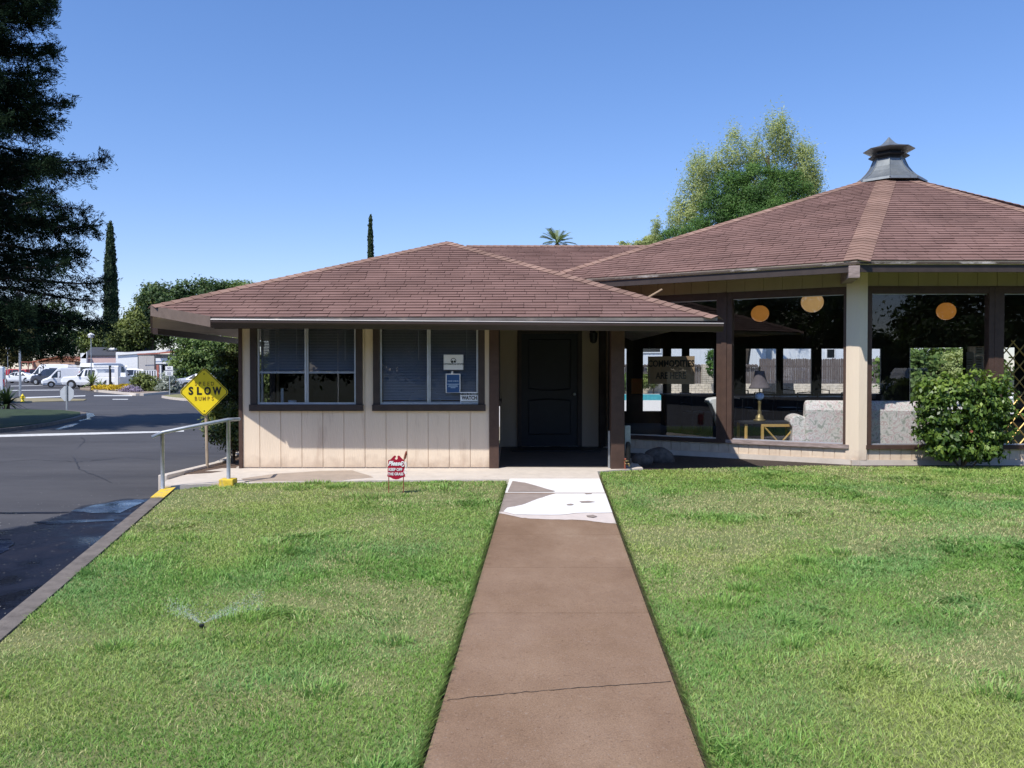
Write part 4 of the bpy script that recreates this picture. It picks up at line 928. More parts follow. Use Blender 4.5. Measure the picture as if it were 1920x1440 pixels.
c = at(1205,858,12.7); boulder(c.x, 12.7, .17, .16, .12, 3, 'smaller boulder in shade close to the porch tap')
# window notices on the office glass
def notice(name, x0, y0, x1, y1, Y, m, label, cat, fn=None, group=None, ux=(1,0,0)):
    a = at(x0, y1, Y); c = at(x1, y0, Y); mb = MB(); mb.box(a.x, c.x, Y-.002, Y+.002, a.z, c.z)
    o = mb.build(name, m); cx = (a.x+c.x)/2
    tag(o, label, cat, group)
    if fn:
        fn(o, a, c)
    return o
def nt1(o, a, c):
    mb = MB(); cx = (a.x+c.x)/2; H = c.z-a.z
    line(mb, 'COTTONWOOD ESTATES', .030, 0, .84, .0006, None, Vector((cx, a.y-.003, a.z+H*.37)), (1,0,0), (0,-1,0), d=.001)
    zc = a.z+H*.60; r = .036
    ring_ = [(r*math.cos(PI*k/12-.35), r*math.sin(PI*k/12-.35)) for k in range(0, 23)]
    mb.tube([(cx+u, a.y-.004, zc+v) for u, v in ring_[:20]], .004, 5)
    for s_ in (-1, 1): mb.extr([(cx+s_*.004, zc-.026), (cx+s_*.034, zc-.026), (cx+s_*.034, zc-.008), (cx+s_*.016, zc+.006), (cx+s_*.004, zc-.004)], ((0,a.y-.003,0),(1,0,0),(0,0,1),(0,-1,0),0,.002))
    mb.build('lettering', M['black'], o)
    mb = MB(); mb.box(a.x-.006, a.x-.001, a.y-.003, a.y+.003, a.z-.005, c.z+.005); mb.box(c.x+.001, c.x+.006, a.y-.003, a.y+.003, a.z-.005, c.z+.005); mb.box(a.x, c.x, a.y-.003, a.y+.003, c.z+.001, c.z+.005); mb.box(a.x, c.x, a.y-.003, a.y+.003, a.z-.005, a.z-.001); mb.build('frame', M['alu'], o)
notice('window_notice', 832.5, 665.5, 868, 693, 12.035, M['paper'], 'white card reading COTTONWOOD ESTATES with a round emblem on the office window', 'notice', nt1)
def nt2(o, a, c):
    mb = MB(); cx = (a.x+c.x)/2; H = c.z-a.z; b = Vector((cx, a.y-.003, a.z))
    line(mb, 'PLEASE COME IN', .024, H*.64, .86, .0006, None, b, (1,0,0), (0,-1,0), d=.001)
    mb.build('lettering', M['pale_blue'], o); mb = MB()
    for f, w_ in ((.47,.20),(.41,.13),(.33,.14),(.27,.07)): mb.box(cx-w_/2, cx+w_/2, a.y-.004, a.y-.003, a.z+H*f-.004, a.z+H*f+.004)
    mb.build('text_lines', M['pale_blue'], o)
    mb = MB(); mb.box(a.x-.012, c.x+.012, a.y-.001, a.y+.003, a.z-.004, a.z+H*.17); mb.box(a.x-.014, a.x-.001, a.y-.001, a.y+.003, a.z+H*.171, c.z); mb.box(c.x+.001, c.x+.014, a.y-.001, a.y+.003, a.z+H*.171, c.z); mb.box(a.x-.014, c.x+.014, a.y-.001, a.y+.003, c.z+.001, c.z+.014); mb.build('border', M['paper'], o)
    mb = MB(); mb.lathe([(.014,0),(.016,.02),(.01,.04)], (cx-.012,a.y,c.z+.012), 8); mb.build('suction_hook', M['paper'], o)
notice('window_notice', 837.5, 702.5, 861.5, 736, 12.035, M['blue_card'], 'blue hanging card reading PLEASE COME IN under the white card', 'notice', nt2)
def nt3(o, a, c):
    mb = MB(); cx = (a.x+c.x)/2; H = c.z-a.z; b = Vector((cx, a.y-.003, a.z))
    line(mb, 'NEIGHBORHOOD', .038, H*.82, .86, .0018, None, b, (1,0,0), (0,-1,0), d=.001); mb.build('lettering', M['black'], o); mb = MB(); line(mb, 'WATCH', .072, H*.50, .82, .0022, None, b, (1,0,0), (0,-1,0), d=.001)
    mb.build('lettering', M['black'], o); mb = MB()
    for f in (.20,.08): mb.box(cx-.12, cx+.12, a.y-.004, a.y-.003, a.z+H*f-.004, a.z+H*f+.004)
    mb.build('text_lines', M['black'], o)
notice('window_notice', 863, 735, 897.5, 757.5, 12.03, M['paper'], 'white sticker reading NEIGHBORHOOD WATCH low in the right office window', 'sticker', nt3)
# things on the office sill and inside
c = at(548,748,12.45); mb = MB(); mb.lathe([(.055,0),(.062,.01),(.062,.10),(.055,.105)], (c.x,12.45,.88), 14); tag(mb.build('paper_roll', M['paper']), 'white paper roll on the desk behind the left office window', 'paper roll')
mb = MB(); c = at(529,722,12.5); mb.lathe([(.022,0),(.022,.27)], (c.x,12.5,.89), 10); tag(mb.build('paper_tube', M['paper']), 'slim upright white tube beside the planter-side office window', 'tube')
dk = thing('office_desk', 'dark desk inside the office behind the left window', 'desk', (-3.0,12.75,.06))
mb = MB(); mb.box(-.85,1.0,-.42,.42,.77,.805); mb.build('desk_top', M['interior'], dk)
for sx in (-.83,.95):
    mb = MB(); mb.box(sx,sx+.03,-.4,.4,0,.769); mb.build('leg', M['interior'], dk)
ch = thing('office_chair', 'pale rounded office chair behind the blinds of the right office window', 'chair', (-1.33,12.75,.06))
mb = MB(); mb.extr([(-.26,.55),(.26,.55),(.27,.85),(.20,1.02),(.08,1.07),(-.08,1.07),(-.20,1.02),(-.27,.85)], ((0,0,0),(1,0,0),(0,0,1),(0,-1,0),0,.07)); mb.build('backrest', M['pale_blue'], ch, bevel=.02)
mb = MB(); mb.box(-.25,.25,.0,.48,.42,.49); mb.build('seat', M['pale_blue'], ch, bevel=.02)
mb = MB(); mb.tube([(0,.25,.06),(0,.25,.42)], .03, 8)
for k in range(5): mb.tube([(0,.25,.08),(.27*math.cos(k*1.257),.25+.27*math.sin(k*1.257),.03)], .02, 6)
mb.build('base', M['dark'], ch)
# ================================================================== inside the hall
FZ = .10
def globe(px, py, Y, r, label, m):
    c = at(px, py, Y); t = thing('pendant_globe', label, 'pendant lamp', c, group='globe lamps hanging in the hall')
    mb = MB(); mb.sphere((0,0,0), r, 20, 14, sz=.94); mb.build('globe', m, t, smooth=True)
    mb = MB(); mb.lathe([(.06,r*.9),(.05,r*.9+.06),(.012,r*.9+.08),(.010,r*.9+.12)], (0,0,0), 10); k = Vector((HA.x-c.x, HA.y-c.y, 0)); 
    mb.tube([(0,0,r*.9+.1),(0,0,.9)], .008, 5); mb.build('cord', M['black'], t)
globe(1425,588,17.6,.185,'smaller amber globe lamp, leftmost of the three behind the glass', M['amber'])
globe(1523,566.5,15.0,.195,'larger cream globe lamp high beside the beige corner column', M['amber_pale'])
globe(1774,583.5,17.2,.19,'amber globe lamp hanging above the round green bush', M['amber'])
# sofa
m, nt_, b, N, L = newmat('floral_fabric'); M['floral'] = m; tc = N.new('ShaderNodeTexCoord')
v = N.new('ShaderNodeTexNoise'); v.inputs['Scale'].default_value = 13; v.inputs['Detail'].default_value = 7; v.inputs['Distortion'].default_value = 1.0; L.new(tc.outputs['Object'], v.inputs['Vector'])
r = N.new('ShaderNodeValToRGB'); el = r.color_ramp.elements
for p, c_ in ((.36,(.34,.36,.30)),(.43,(.66,.62,.57)),(.5,(.78,.74,.68)),(.57,(.55,.36,.35)),(.63,(.78,.74,.70))):
    e = el.new(p); e.color = (*[x*.85+y*.15 for x, y in zip(c_, (.68,.64,.60))],1)
el.remove(el[0]); el.remove(el[-1]); L.new(v.outputs['Color'], r.inputs['Fac']); L.new(v.outputs['Fac'], r.inputs['Fac']); L.new(r.outputs['Color'], b.inputs['Base Color']); b.inputs['Roughness'].default_value = .95
so = thing('sofa', 'pale floral sofa with rolled arm, its back against the hall window', 'sofa', (5.80,13.50,FZ), -.2)
mb = MB(); mb.extr([(-.42,.12),(.30,.12),(.30,.40),(-.12,.42),(-.20,.80),(-.30,.86),(-.40,.84),(-.46,.70)], ((-1.05,0,0),(0,1,0),(0,0,1),(1,0,0),0,2.10)); mb.build('backrest', M['floral'], so, bevel=.05)
for s_ in (-1, 1):
    mb = MB(); xs = s_*1.14
    prof = [(.10*1.2*math.cos(k*PI/8), .50+.11*math.sin(k*PI/8)) for k in range(-2, 11)]+[(-.09,.10),(.09,.10)]
    mb.extr([(u*1.15, v_) for u, v_ in prof], ((xs,-.40,0),(1,0,0),(0,0,1),(0,1,0),0,.78)); mb.build('arm', M['floral'], so, bevel=.02)
mb = MB(); mb.extr([(-.88,.43),(.88,.43),(.88,.54),(-.88,.54)], ((0,-.1,0),(1,0,0),(0,0,1),(0,1,0),0,.48)); mb.build('seat_cushion', M['floral'], so, bevel=.04)
# lamp table and lamp
tb = thing('side_table', 'low table with yellow wooden frame and braces inside the hall window', 'table', (4.25,13.85,FZ))
mb = MB(); mb.box(-.47,.47,-.28,.28,.455,.485); mb.build('table_top', M['dark'], tb)
for sx, sy in ((-.42,-.24),(.40,-.24),(-.42,.22),(.40,.22)):
    mb = MB(); mb.box(sx-.02,sx+.02,sy-.02,sy+.02,0,.454); mb.build('leg', M['wood_yellow'], tb)
mb = MB(); mb.box(-.18,-.14,-.29,-.25,0,.454); mb.build('leg', M['wood_yellow'], tb)
mb = MB(); mb.box(-.138,.378,-.285,-.255,.41,.454)
mb.tube([(-.12,-.27,.40),(.10,-.27,.16)], .014, 5); mb.tube([(.37,-.27,.40),(.16,-.27,.16)], .014, 5); mb.build('brace', M['wood_yellow'], tb)
lp = thing('table_lamp', 'brass table lamp with blue porcelain font and dark bell shade on the side table', 'lamp', (at(1424,790,13.85).x,13.85,FZ+.485)); lp.scale = (.9,.9,.95)
mb = MB(); mb.lathe([(.11,0),(.11,.03),(.075,.035),(.07,.09),(.04,.11),(.032,.14),(.04,.16),(.028,.19),(.026,.30),(.035,.34),(.03,.37)], (0,0,0), 12); mb.build('stem', M['brass'], lp, smooth=True)
mb = MB(); mb.lathe([(.025,.37),(.07,.40),(.085,.44),(.07,.48),(.03,.50)], (0,0,0), 16); mb.build('font', M['blue_glass'], lp, smooth=True)
mb = MB(); mb.lathe([(.20,.57),(.185,.60),(.13,.70),(.10,.80),(.085,.88),(.08,.88)], (0,0,0), 18); mb.build('lamp_shade', M['shade_cloth'], lp, smooth=True)
mb = MB(); mb.lathe([(.012,.50),(.012,.92),(.02,.93),(.004,.96)], (0,0,0), 8); mb.build('finial', M['brass'], lp)
# cardboard sign hung at the glass
c = at(1254,694,14.22); nfl = Vector((-fl[2][0],-fl[2][1],0)); uxl = Vector((fl[1][0],fl[1][1],0))
uu = upx(fl,1254); o = Vector((fl[0][0]+fl[1][0]*uu+fl[2][0]*.10, fl[0][1]+fl[1][1]*uu+fl[2][1]*.10, c.z))
sw = .42; hh = (at(1254,668,o.y).z-at(1254,720,o.y).z)/2
mb = MB(); mb.extr([(-sw,-hh),(sw,-hh),(sw,hh),(-sw,hh)], (o, uxl, (0,0,1), nfl, -.002, .002)); cs = mb.build('cardboard_sign', M['card']); tag(cs, 'brown cardboard sign reading COMMODITIES ARE HERE hung in the hall window', 'sign')
mb = MB(); line(mb, 'COMMODITIES', .155, hh*.45, .80, .005, None, o, uxl, nfl, d=.004); mb.build('lettering', M['black'], cs); mb = MB(); line(mb, 'ARE HERE', .155, -hh*.42, .80, .005, None, o, uxl, nfl, d=.004); mb.build('lettering', M['black'], cs)
# white leaning lounger back, orange card
uu = upx(fl,1333); o2 = Vector((fl[0][0]+fl[1][0]*uu+fl[2][0]*.45, fl[0][1]+fl[1][1]*uu+fl[2][1]*.45, 0))
rc = thing('lounge_chair', 'white moulded lounge chair tipped up behind the hall window post', 'chair', (o2.x, o2.y, FZ))
mb = MB(); pr = [(-.30,.80),(-.24,.86),(-.08,.88),(.04,.84),(.12,.74),(.16,.55),(.14,.0),(.04,.0),(-.02,.25),(-.12,.55),(-.22,.76)]
mb.extr([(a_*.9, c_) for a_, c_ in pr], ((0,0,0),(1,0,0),(0,0,1),(0,-1,0),0,.32)); mb.build('shell', M['white'], rc, bevel=.02)
mb = MB()
mb.box(-.05,.10,-.30,-.02,-.0,.03); mb.build('foot', M['dark'], rc)
c = at(1195,724,20.75); mb = MB(); mb.box(c.x-.14,c.x+.13,20.80,20.82,c.z-.19,c.z+.19); tag(mb.build('orange_card', M['orange'], bevel=.0), 'orange square card fixed to the dark post at the back of the hall', 'card')
# table and chairs by the back windows (silhouettes against the light)
tt = thing('dining_table', 'long dark table in the middle of the hall behind the lamp', 'table', (6.3,18.7,FZ))
mb = MB(); mb.box(-1.3,1.3,-.45,.45,.70,.74); mb.build('table_top', M['dark'], tt)
for sx, sy in ((-1.2,-.38),(1.2,-.38),(-1.2,.38),(1.2,.38)):
    mb = MB(); mb.tube([(sx,sy,0),(sx,sy,.70)], .025, 6); mb.build('leg', M['dark'], tt)
def hall_chair():
    t = thing('dining_chair', '', 'chair', (0,0,FZ), 0, 'dark chairs around the long hall table')
    mb = MB(); mb.box(-.22,.22,-.22,.22,.43,.46); mb.build('seat', M['dark'], t, bevel=.01)
    for sx in (-1, 1):
        for sy in (-1, 1):
            mb = MB(); mb.tube([(sx*.2,sy*.2,.43),(sx*.22,sy*.24,0)], .014, 6); mb.build('leg', M['dark'], t)
    mb = MB()
    for sx in (-1, 1): mb.tube([(sx*.2,.21,.43),(sx*.21,.27,.86)], .013, 6)
    for z in (.62,.74,.85): mb.tube([(-.21,.24+z*.02,z),(0,.29+z*.02,z+.02),(.21,.24+z*.02,z)], .011, 6)
    mb.tube([(-.1,.27,.62),(0,.28,.74),(.1,.27,.62)], .008, 5); mb.build('backrest', M['dark'], t)
    return t
spots = [(5.35,17.9,PI,'nearest dark chair at the left front of the long hall table'),(6.25,17.85,PI,'dark chair at the middle front of the long hall table'),(7.2,17.9,PI,'dark chair at the right front of the long hall table'),(5.4,19.5,0,'dark chair at the left far side of the long hall table'),(6.5,19.5,0,'dark chair at the middle far side of the long hall table'),(7.4,19.5,.2,'dark chair at the right far side of the long hall table'),(3.9,17.6,1.9,'dark chair standing apart near the porch end of the hall')]
c0 = hall_chair()
for i, (x, y, rz, lb) in enumerate(spots):
    o = c0 if i == 0 else copy_tree(c0); o.location = (x, y, FZ); o.rotation_euler = (0,0,rz); o['label'] = lb
m, nt_, b, N, L = newmat('notice_paper'); M['notice_paper'] = m; b.inputs['Base Color'].default_value = (.8,.82,.85,1); tr_ = N.new('ShaderNodeBsdfTranslucent'); tr_.inputs['Color'].default_value = (.8,.82,.86,1); mx_ = N.new('ShaderNodeMixShader'); mx_.inputs['Fac'].default_value = .5
L.new(b.outputs['BSDF'], mx_.inputs[1]); L.new(tr_.outputs['BSDF'], mx_.inputs[2]); L.new(mx_.outputs['Shader'], N['Material Output'].inputs['Surface'])
sb = thing('sideboard', 'low dark sideboard inside the hall near the porch end windows', 'sideboard', (4.05,18.9,FZ))
mb = MB(); mb.box(-.62,.62,-.24,.24,.08,.76); mb.build('cabinet', M['interior'], sb); mb = MB(); mb.box(-.65,.65,-.27,.26,.761,.795); mb.build('top', M['dark'], sb, bevel=.006)
for x_ in (-.60,.005): mb = MB(); mb.box(x_,x_+.595,-.255,-.241,.11,.73); mb.build('door', M['ceiling'], sb, bevel=.004)
# notices on the pin board, translucent to catch light from the added opening
for k, (x0, x1, y0, y1, lb) in enumerate(((1812,1826,660,697,'narrow white notice on the left of the hall pin board'),(1828,1843,668,697,'white notice on the lower right of the hall pin board'),(1829,1844,651,665,'small pale notice on the upper right of the hall pin board'))):
    ua, ub = upx(fd,x0), upx(fd,x1); Ym = fd[0][1]+fd[1][1]*ua; mb = MB(); mb.fbox(fd[0], fd[1], fd[2], ua, ub, -.02, -.014, at(x0,y1,Ym).z, at(x0,y0,Ym).z)
    o = mb.build('paper_notice', M['notice_paper']); tag(o, lb, 'notice', 'papers on the hall pin board')
    mb = MB()
    for j in range(5): mb.fbox(fd[0], fd[1], fd[2], ua+.02, ub-.03, -.0225, -.021, at(x0,y1,Ym).z+.05+j*.06, at(x0,y1,Ym).z+.062+j*.06)
    mb.build('text_lines', M['dark'], o)
# folding lattice behind the right-most window
lt = thing('lattice_screen', 'brass coloured diamond lattice screen behind the far right hall window', 'screen', (8.35,13.0,FZ))
mb = MB()
for k in range(-9, 9):
    for s_ in (1, -1):
        a_ = max(-.85, -.85+k*.21) if s_ == 1 else None
        x0 = k*.21; pts = []
        for q in range(0, 13):
            z = q*.15; x = x0+s_*(z-.9)*.85
            if -.85 <= x <= .85: pts.append((x, .004*s_, z))
        if len(pts) > 1: mb.tube([pts[0], pts[-1]], .011, 4)
mb.build('lattice', M['gate'], lt)
# ================================================================== behind the hall
fn = thing('board_fence', 'weathered grey dog-eared board fence beyond the pool', 'fence', (16,52.5,0))
mb = MB(); r = random.Random(5)
def boards(mb, x0, x1, y, zt):
    x = x0
    while x < x1:
        wv = r.uniform(.135,.15); h = zt+r.uniform(-.03,.03); mb.extr([(x,.0),(x+wv-.012,0),(x+wv-.012,h-.05),(x+wv-.05,h),(x+.04,h),(x,h-.05)], ((0,y+r.uniform(-.01,.01),0),(1,0,0),(0,0,1),(0,-1,0),0,.02)); x += wv
boards(mb, 15.6, 30, 52.5, at(1500,672.5,52.5).z); mb.build('boards', M['fence'], fn, fn.location)
mb = MB(); mb.box(15.6,30,52.53,52.6,.5,.6); mb.box(15.6,30,52.53,52.6,1.6,1.7); mb.build('rail', M['fence'], fn, fn.location)
f2 = thing('board_fence', 'lower dark fence with a tiled cap left of the tall boards', 'fence', (9,52.5,0))
mb = MB(); boards(mb, -2, 11.9, 52.55, at(1430,688,52.5).z); boards(mb, 12.75, 15.55, 52.55, at(1430,688,52.5).z); mb.build('boards', M['fence'], f2, f2.location)
mb = MB(); x = -2; zc = at(1430,686,52.5).z
while x < 15.5:
    if not 11.8 < x < 12.7: mb.tube([(x,52.35,zc-.02),(x,52.6,zc+.03),(x,52.85,zc-.02)], .09, 7)
    x += .2
mb.build('tile_cap', M['fence'], f2, f2.location)
sp = thing('stone_pillar', 'tan stacked stone pillar in the fence seen through the hall', 'pillar', (12.3,52.3,0)); r = random.Random(8); mb = MB(); z = 0
while z < 1.75:
    h = r.uniform(.1,.16); x = -.38
    while x < .36:
        wv = min(r.uniform(.2,.4), .38-x); mb.box(x+.006, x+wv-.006, -.3-r.uniform(0,.03), .3, z+.006, z+h-.006); x += wv
    z += h
mb.build('stones', M['stone'], sp)
mb = MB(); mb.box(-.35,.35,-.27,.27,0,1.74); mb.build('core', M['soil'], sp)
pw = thing('garden_wall', 'low tan block wall along the pool in front of the fence', 'wall', (12,51,0)); mb = MB(); z = 0; r = random.Random(3)
for row in range(4):
    x = -9+(.2 if row % 2 else 0)
    while x < 17: mb.box(x+.008, x+.40, -.15-r.uniform(0,.02), .15, z+.006, z+.14); x += .41
    z += .145
mb.build('blocks', M['stone'], pw)
wh = thing('mobile_home', 'white metal sided home showing above the pool fence', 'building', (18,58,0))
M['ribbed'] = mat('white_siding', (.80,.82,.84), .6, var=.04, scale=2)
mb = MB(); x = -18
while x < 12: mb.box(x, x+.26, -.02, .1, 0, 6); mb.box(x+.26, x+.30, 0, .1, 0, 6); x += .30
mb.build('wall', M['ribbed'], wh)
mb = MB(); mb.box(-18.2,12.2,-.04,6,6.01,6.2); mb.build('roof', M['white'], wh)
def win(px0, px1, py0, py1, nm='window'):
    a = at(px0,py1,57.9); c = at(px1,py0,57.9); mb = MB(); mb.box(a.x-18,c.x-18,-.06,-.03,a.z,c.z); w_ = mb.build(nm, M['carglass'] if nm == 'window' else M['galv'], wh)
    mb = MB(); mb.box(a.x-18-.08,a.x-18,-.08,-.02,a.z-.08,c.z+.08); mb.box(c.x-18,c.x-18+.08,-.08,-.02,a.z-.08,c.z+.08); mb.box(a.x-18,c.x-18,-.08,-.02,c.z,c.z+.08); mb.box(a.x-18,c.x-18,-.08,-.02,a.z-.08,a.z); mb.build('frame', M['white'], w_)
win(1436,1449,650,682,'shutter'); win(1551,1565,655,671); win(1205,1238,640,660)
# patio furniture by the pool
def patio(x, y, lb, gp='patio chairs on the pool deck'):
    t = thing('patio_chair', lb, 'chair', (x,y,-.01), 0, gp); mb = MB(); mb.box(-.25,.25,-.25,.25,.40,.43); mb.build('seat', M['dark'], t)
    mb = MB(); mb.extr([(-.25,.43),(.25,.43),(.24,.95),(-.24,.95)], ((0,.24,0),(1,0,0),(0,.1,1),(0,1,0),0,.02)); mb.build('backrest', M['dark'], t)
    for sx in (-1,1):
        for sy in (-1,1): mb = MB(); mb.tube([(sx*.23,sy*.23,.40),(sx*.25,sy*.25,0)], .018, 6); mb.build('leg', M['dark'], t)
patio(at(1490,740,30).x, 30.5, 'dark patio chair by the pool seen past the lamp shade'); patio(at(1452,742,29.5).x, 29.8, 'dark patio chair directly behind the lamp on the pool deck')
# ================================================================== sprinkler
q = lgnd(378,1178); q.z = lawn_z(q.y); spk = thing('sprinkler', 'pop-up lawn sprinkler throwing a fine fan of water in the left lawn', 'sprinkler', q)
mb = MB(); mb.lathe([(.014,0),(.014,.012),(.017,.014),(.017,.024),(.006,.028)], (0,0,0), 10); mb.build('nozzle', M['black'], spk)
m, nt_, b, N, L = newmat('water_drops'); M['drops'] = m; b.inputs['Base Color'].default_value = (.85,.9,.95,1); b.inputs['Roughness'].default_value = .15; b.inputs['Alpha'].default_value = .55
mb = MB(); r = random.Random(2)
for k in range(1700):
    if r.random() < .45: az, lim = r.gauss(.45,.10), .40
    elif r.random() < .6: az, lim = r.gauss(2.6,.25), .26
    else: az, lim = r.uniform(.0,PI), .22
    d = lim*r.random()**.8+.01; el = math.radians(r.uniform(18,34)); h = .028+d*math.tan(el)-d*d*.42; s_ = .0011+.0012*r.random()
    p = (d*math.cos(az), d*math.sin(az)*.6, max(.02,h)); mb.add([(p[0]-s_,p[1],p[2]),(p[0],p[1],p[2]-s_),(p[0]+s_,p[1],p[2]),(p[0],p[1],p[2]+s_)], [(0,1,2,3)])
    mb.add([(p[0],p[1]-s_,p[2]),(p[0],p[1],p[2]-s_),(p[0],p[1]+s_,p[2]),(p[0],p[1],p[2]+s_)], [(0,1,2,3)])
tag(mb.build('spray', M['drops'], spk), kind='stuff')
# ================================================================== vehicles (built along +x = nose)
def loft_body(st, wmax, n=None):
    """st: list of (x, z_bottom, z_belt, z_roof, half_width, roof_half_width)"""
    mb = MB(); rows = []
    for (x, zb, zl, zr, hw, rw) in st:
        rows.append([(x,-hw*.93,zb),(x,-hw,zb+(zl-zb)*.35),(x,-hw*.985,zl),(x,-rw,zr-.04*(zr-zl)),(x,-rw*.8,zr),(x,rw*.8,zr),(x,rw,zr-.04*(zr-zl)),(x,hw*.985,zl),(x,hw,zb+(zl-zb)*.35),(x,hw*.93,zb)])
    k = 10; vs = [p for r in rows for p in r]; fs = []
    for i in range(len(rows)-1):
        for j in range(k): fs.append((i*k+j, i*k+(j+1) % k, (i+1)*k+(j+1) % k, (i+1)*k+j))
    fs.append(tuple(reversed(range(k)))); fs.append(tuple((len(rows)-1)*k+j for j in range(k)))
    mb.add(vs, fs); return mb
def side_y(st, x, z):
    for a, c in zip(st, st[1:]):
        if a[0] <= x <= c[0]:
            t = (x-a[0])/max(1e-6, c[0]-a[0]); v = [a[i]+(c[i]-a[i])*t for i in range(6)]; break
    else: v = st[0] if x < st[0][0] else st[-1]
    if z <= v[2]: return v[4]
    t = min(1, (z-v[2])/max(.05, v[3]-.04*(v[3]-v[2])-v[2])); return v[4]*.985+(v[5]-v[4]*.985)*t
def vehicle(name, label, cat, loc, rz, st, m, glass, wheels, wr=.33, group=None, ends=(), tailx=None, headx=None, sign=1, windscreens=()):
    t = thing(name, label, cat, loc, rz, group); hw = max(s[4] for s in st)
    b = loft_body(st, hw).build('body', m, t, bevel=.03)
    for k, q in enumerate(glass):
        for s_ in (-1, 1):
            mb = MB(); mb.add([(x, s_*(side_y(st, x, z)+.008), z) for x, z in q], [tuple(range(len(q))) if s_ < 0 else tuple(reversed(range(len(q))))]); mb.build('window', M['carglass'], t)
    for (x0, z0, x1, z1, w0, w1, off) in windscreens:
        mb = MB(); mb.quad((x0+off,-w0,z0),(x0+off,w0,z0),(x1+off,w1,z1),(x1+off,-w1,z1)); mb.build('windscreen', M['carglass'], t)
    for x in wheels:
        for s_ in (-1, 1):
            mb = MB(); mb.lathe([(wr*.55,-.11),(wr,-.10),(wr,.10),(wr*.55,.11)], (0,0,0), 18); T = Matrix.Translation((x, s_*(hw-.10), wr)) @ Matrix.Rotation(PI/2, 4, 'X')
            wl = mb.build('wheel', M['tyre'], t, tf=T); mb = MB(); mb.lathe([(.02,-.115),(wr*.58,-.112),(wr*.58,.112),(.02,.115)], (0,0,0), 14); mb.build('rim', M['rim'], wl, tf=T)
            mb = MB(); arc = [(x+wr*1.16*math.cos(k*PI/10), wr+wr*1.16*math.sin(k*PI/10)) for k in range(11)]
            mb.add([(a_, s_*(side_y(st, a_, c_)+.006), c_) for a_, c_ in arc], [tuple(range(11))]); mb.build('wheel_arch', M['dark'], t)
    for (x, y0, y1, z0, z1, mm, nm) in ends:
        for s_ in (-1, 1):
            mb = MB(); mb.box(x-.03, x+.03, min(s_*y0, s_*y1), max(s_*y0, s_*y1), z0, z1); mb.build(nm, M[mm], t)
    for s_ in (-1, 1):
        if len(glass) and cat != 'x':
            gx = max(q[0] for q in glass[-1] if True) if cat not in ('van',) else max(q[0] for q in glass[0]); mb = MB(); mb.box(gx-.25, gx-.10, min(s_*(hw), s_*(hw+.16)), max(s_*hw, s_*(hw+.16)), st[4][2]+.06, st[4][2]+.20); mb.build('mirror', M['dark'], t)
    mb = MB(); mb.box(st[0][0]-.025, st[0][0]+.02, -.16, .16, st[0][1]+.10, st[0][1]+.22); mb.build('number_plate', M['white'], t)
    return t
SEDAN = [(-2.35,.42,.80,.90,.74,.66),(-2.25,.28,.86,.99,.84,.70),(-1.7,.22,.88,1.04,.88,.68),(-1.45,.22,.90,1.10,.89,.64),(-.75,.2,.91,1.40,.90,.60),(.1,.2,.90,1.44,.90,.60),(.45,.2,.90,1.40,.90,.60),(1.2,.2,.88,.98,.89,.72),(1.9,.22,.80,.88,.87,.74),(2.25,.26,.66,.74,.80,.68),(2.38,.36,.58,.64,.70,.60)]
SEDAN_G = [[(-1.35,.94),(-.72,.94),(-.72,1.34),(-.82,1.33)],[(-.66,.94),(.1,.94),(.1,1.38),(-.66,1.35)],[(.16,.94),(1.02,.94),(.46,1.34),(.16,1.38)]]
def sedan(label, loc, rz, m, group=None, name='parked_car'):
    return vehicle(name, label, 'car', loc, rz, SEDAN, m, SEDAN_G, (-1.4,1.42), .33, group, ends=((-2.30,.45,.82,.66,.86,'tail','tail_light'),(2.22,.45,.76,.56,.70,'head','headlight')), windscreens=((-1.46,1.0,-.80,1.38,.60,.55,-.05),(1.16,1.0,.50,1.38,.66,.56,.05)))
VAN = [(-2.75,.5,1.0,2.25,.93,.82),(-2.70,.35,1.05,2.36,.98,.86),(-1.0,.3,1.1,2.42,1.0,.88),(.7,.3,1.1,2.42,1.0,.88),(1.05,.3,1.1,2.34,1.0,.86),(1.75,.3,1.12,1.50,.99,.80),(2.05,.3,1.05,1.22,.97,.78),(2.6,.34,.85,1.0,.92,.72),(2.78,.42,.70,.8,.82,.66)]
VAN_G = [[(.75,1.2),(1.75,1.2),(1.62,1.42),(1.12,2.02),(.75,2.05)]]
def van(label, loc, rz, m, group=None, windows=True):
    g = list(VAN_G)
    if windows: g += [[(-2.5,1.25),(-.3,1.25),(-.3,1.95),(-2.5,1.9)]]
    return vehicle('parked_van', label, 'van', loc, rz, VAN, m, g, (-1.75,1.75), .36, group, ends=((-2.74,.70,.92,1.0,1.55,'tail','tail_light'),(2.66,.5,.85,.72,.92,'head','headlight'),(2.75,.0,.8,.36,.55,'dark','bumper')), windscreens=((1.80,1.42,1.12,2.22,.72,.74,.06),(-2.75,1.35,-2.73,2.0,.75,.75,-.02)))
SUV = [(-2.4,.45,1.0,1.62,.86,.74),(-2.33,.3,1.05,1.76,.93,.76),(-1.2,.28,1.08,1.84,.95,.76),(.3,.28,1.08,1.82,.95,.76),(.65,.28,1.08,1.74,.95,.74),(1.25,.28,1.06,1.16,.94,.80),(2.1,.3,.98,1.06,.90,.78),(2.4,.4,.75,.82,.80,.70)]
SUV_G = [[(-2.2,1.14),(-1.3,1.14),(-1.3,1.66),(-2.12,1.62)],[(-1.22,1.14),(-.35,1.14),(-.35,1.70),(-1.22,1.70)],[(-.28,1.14),(1.05,1.14),(.62,1.66),(-.28,1.70)]]
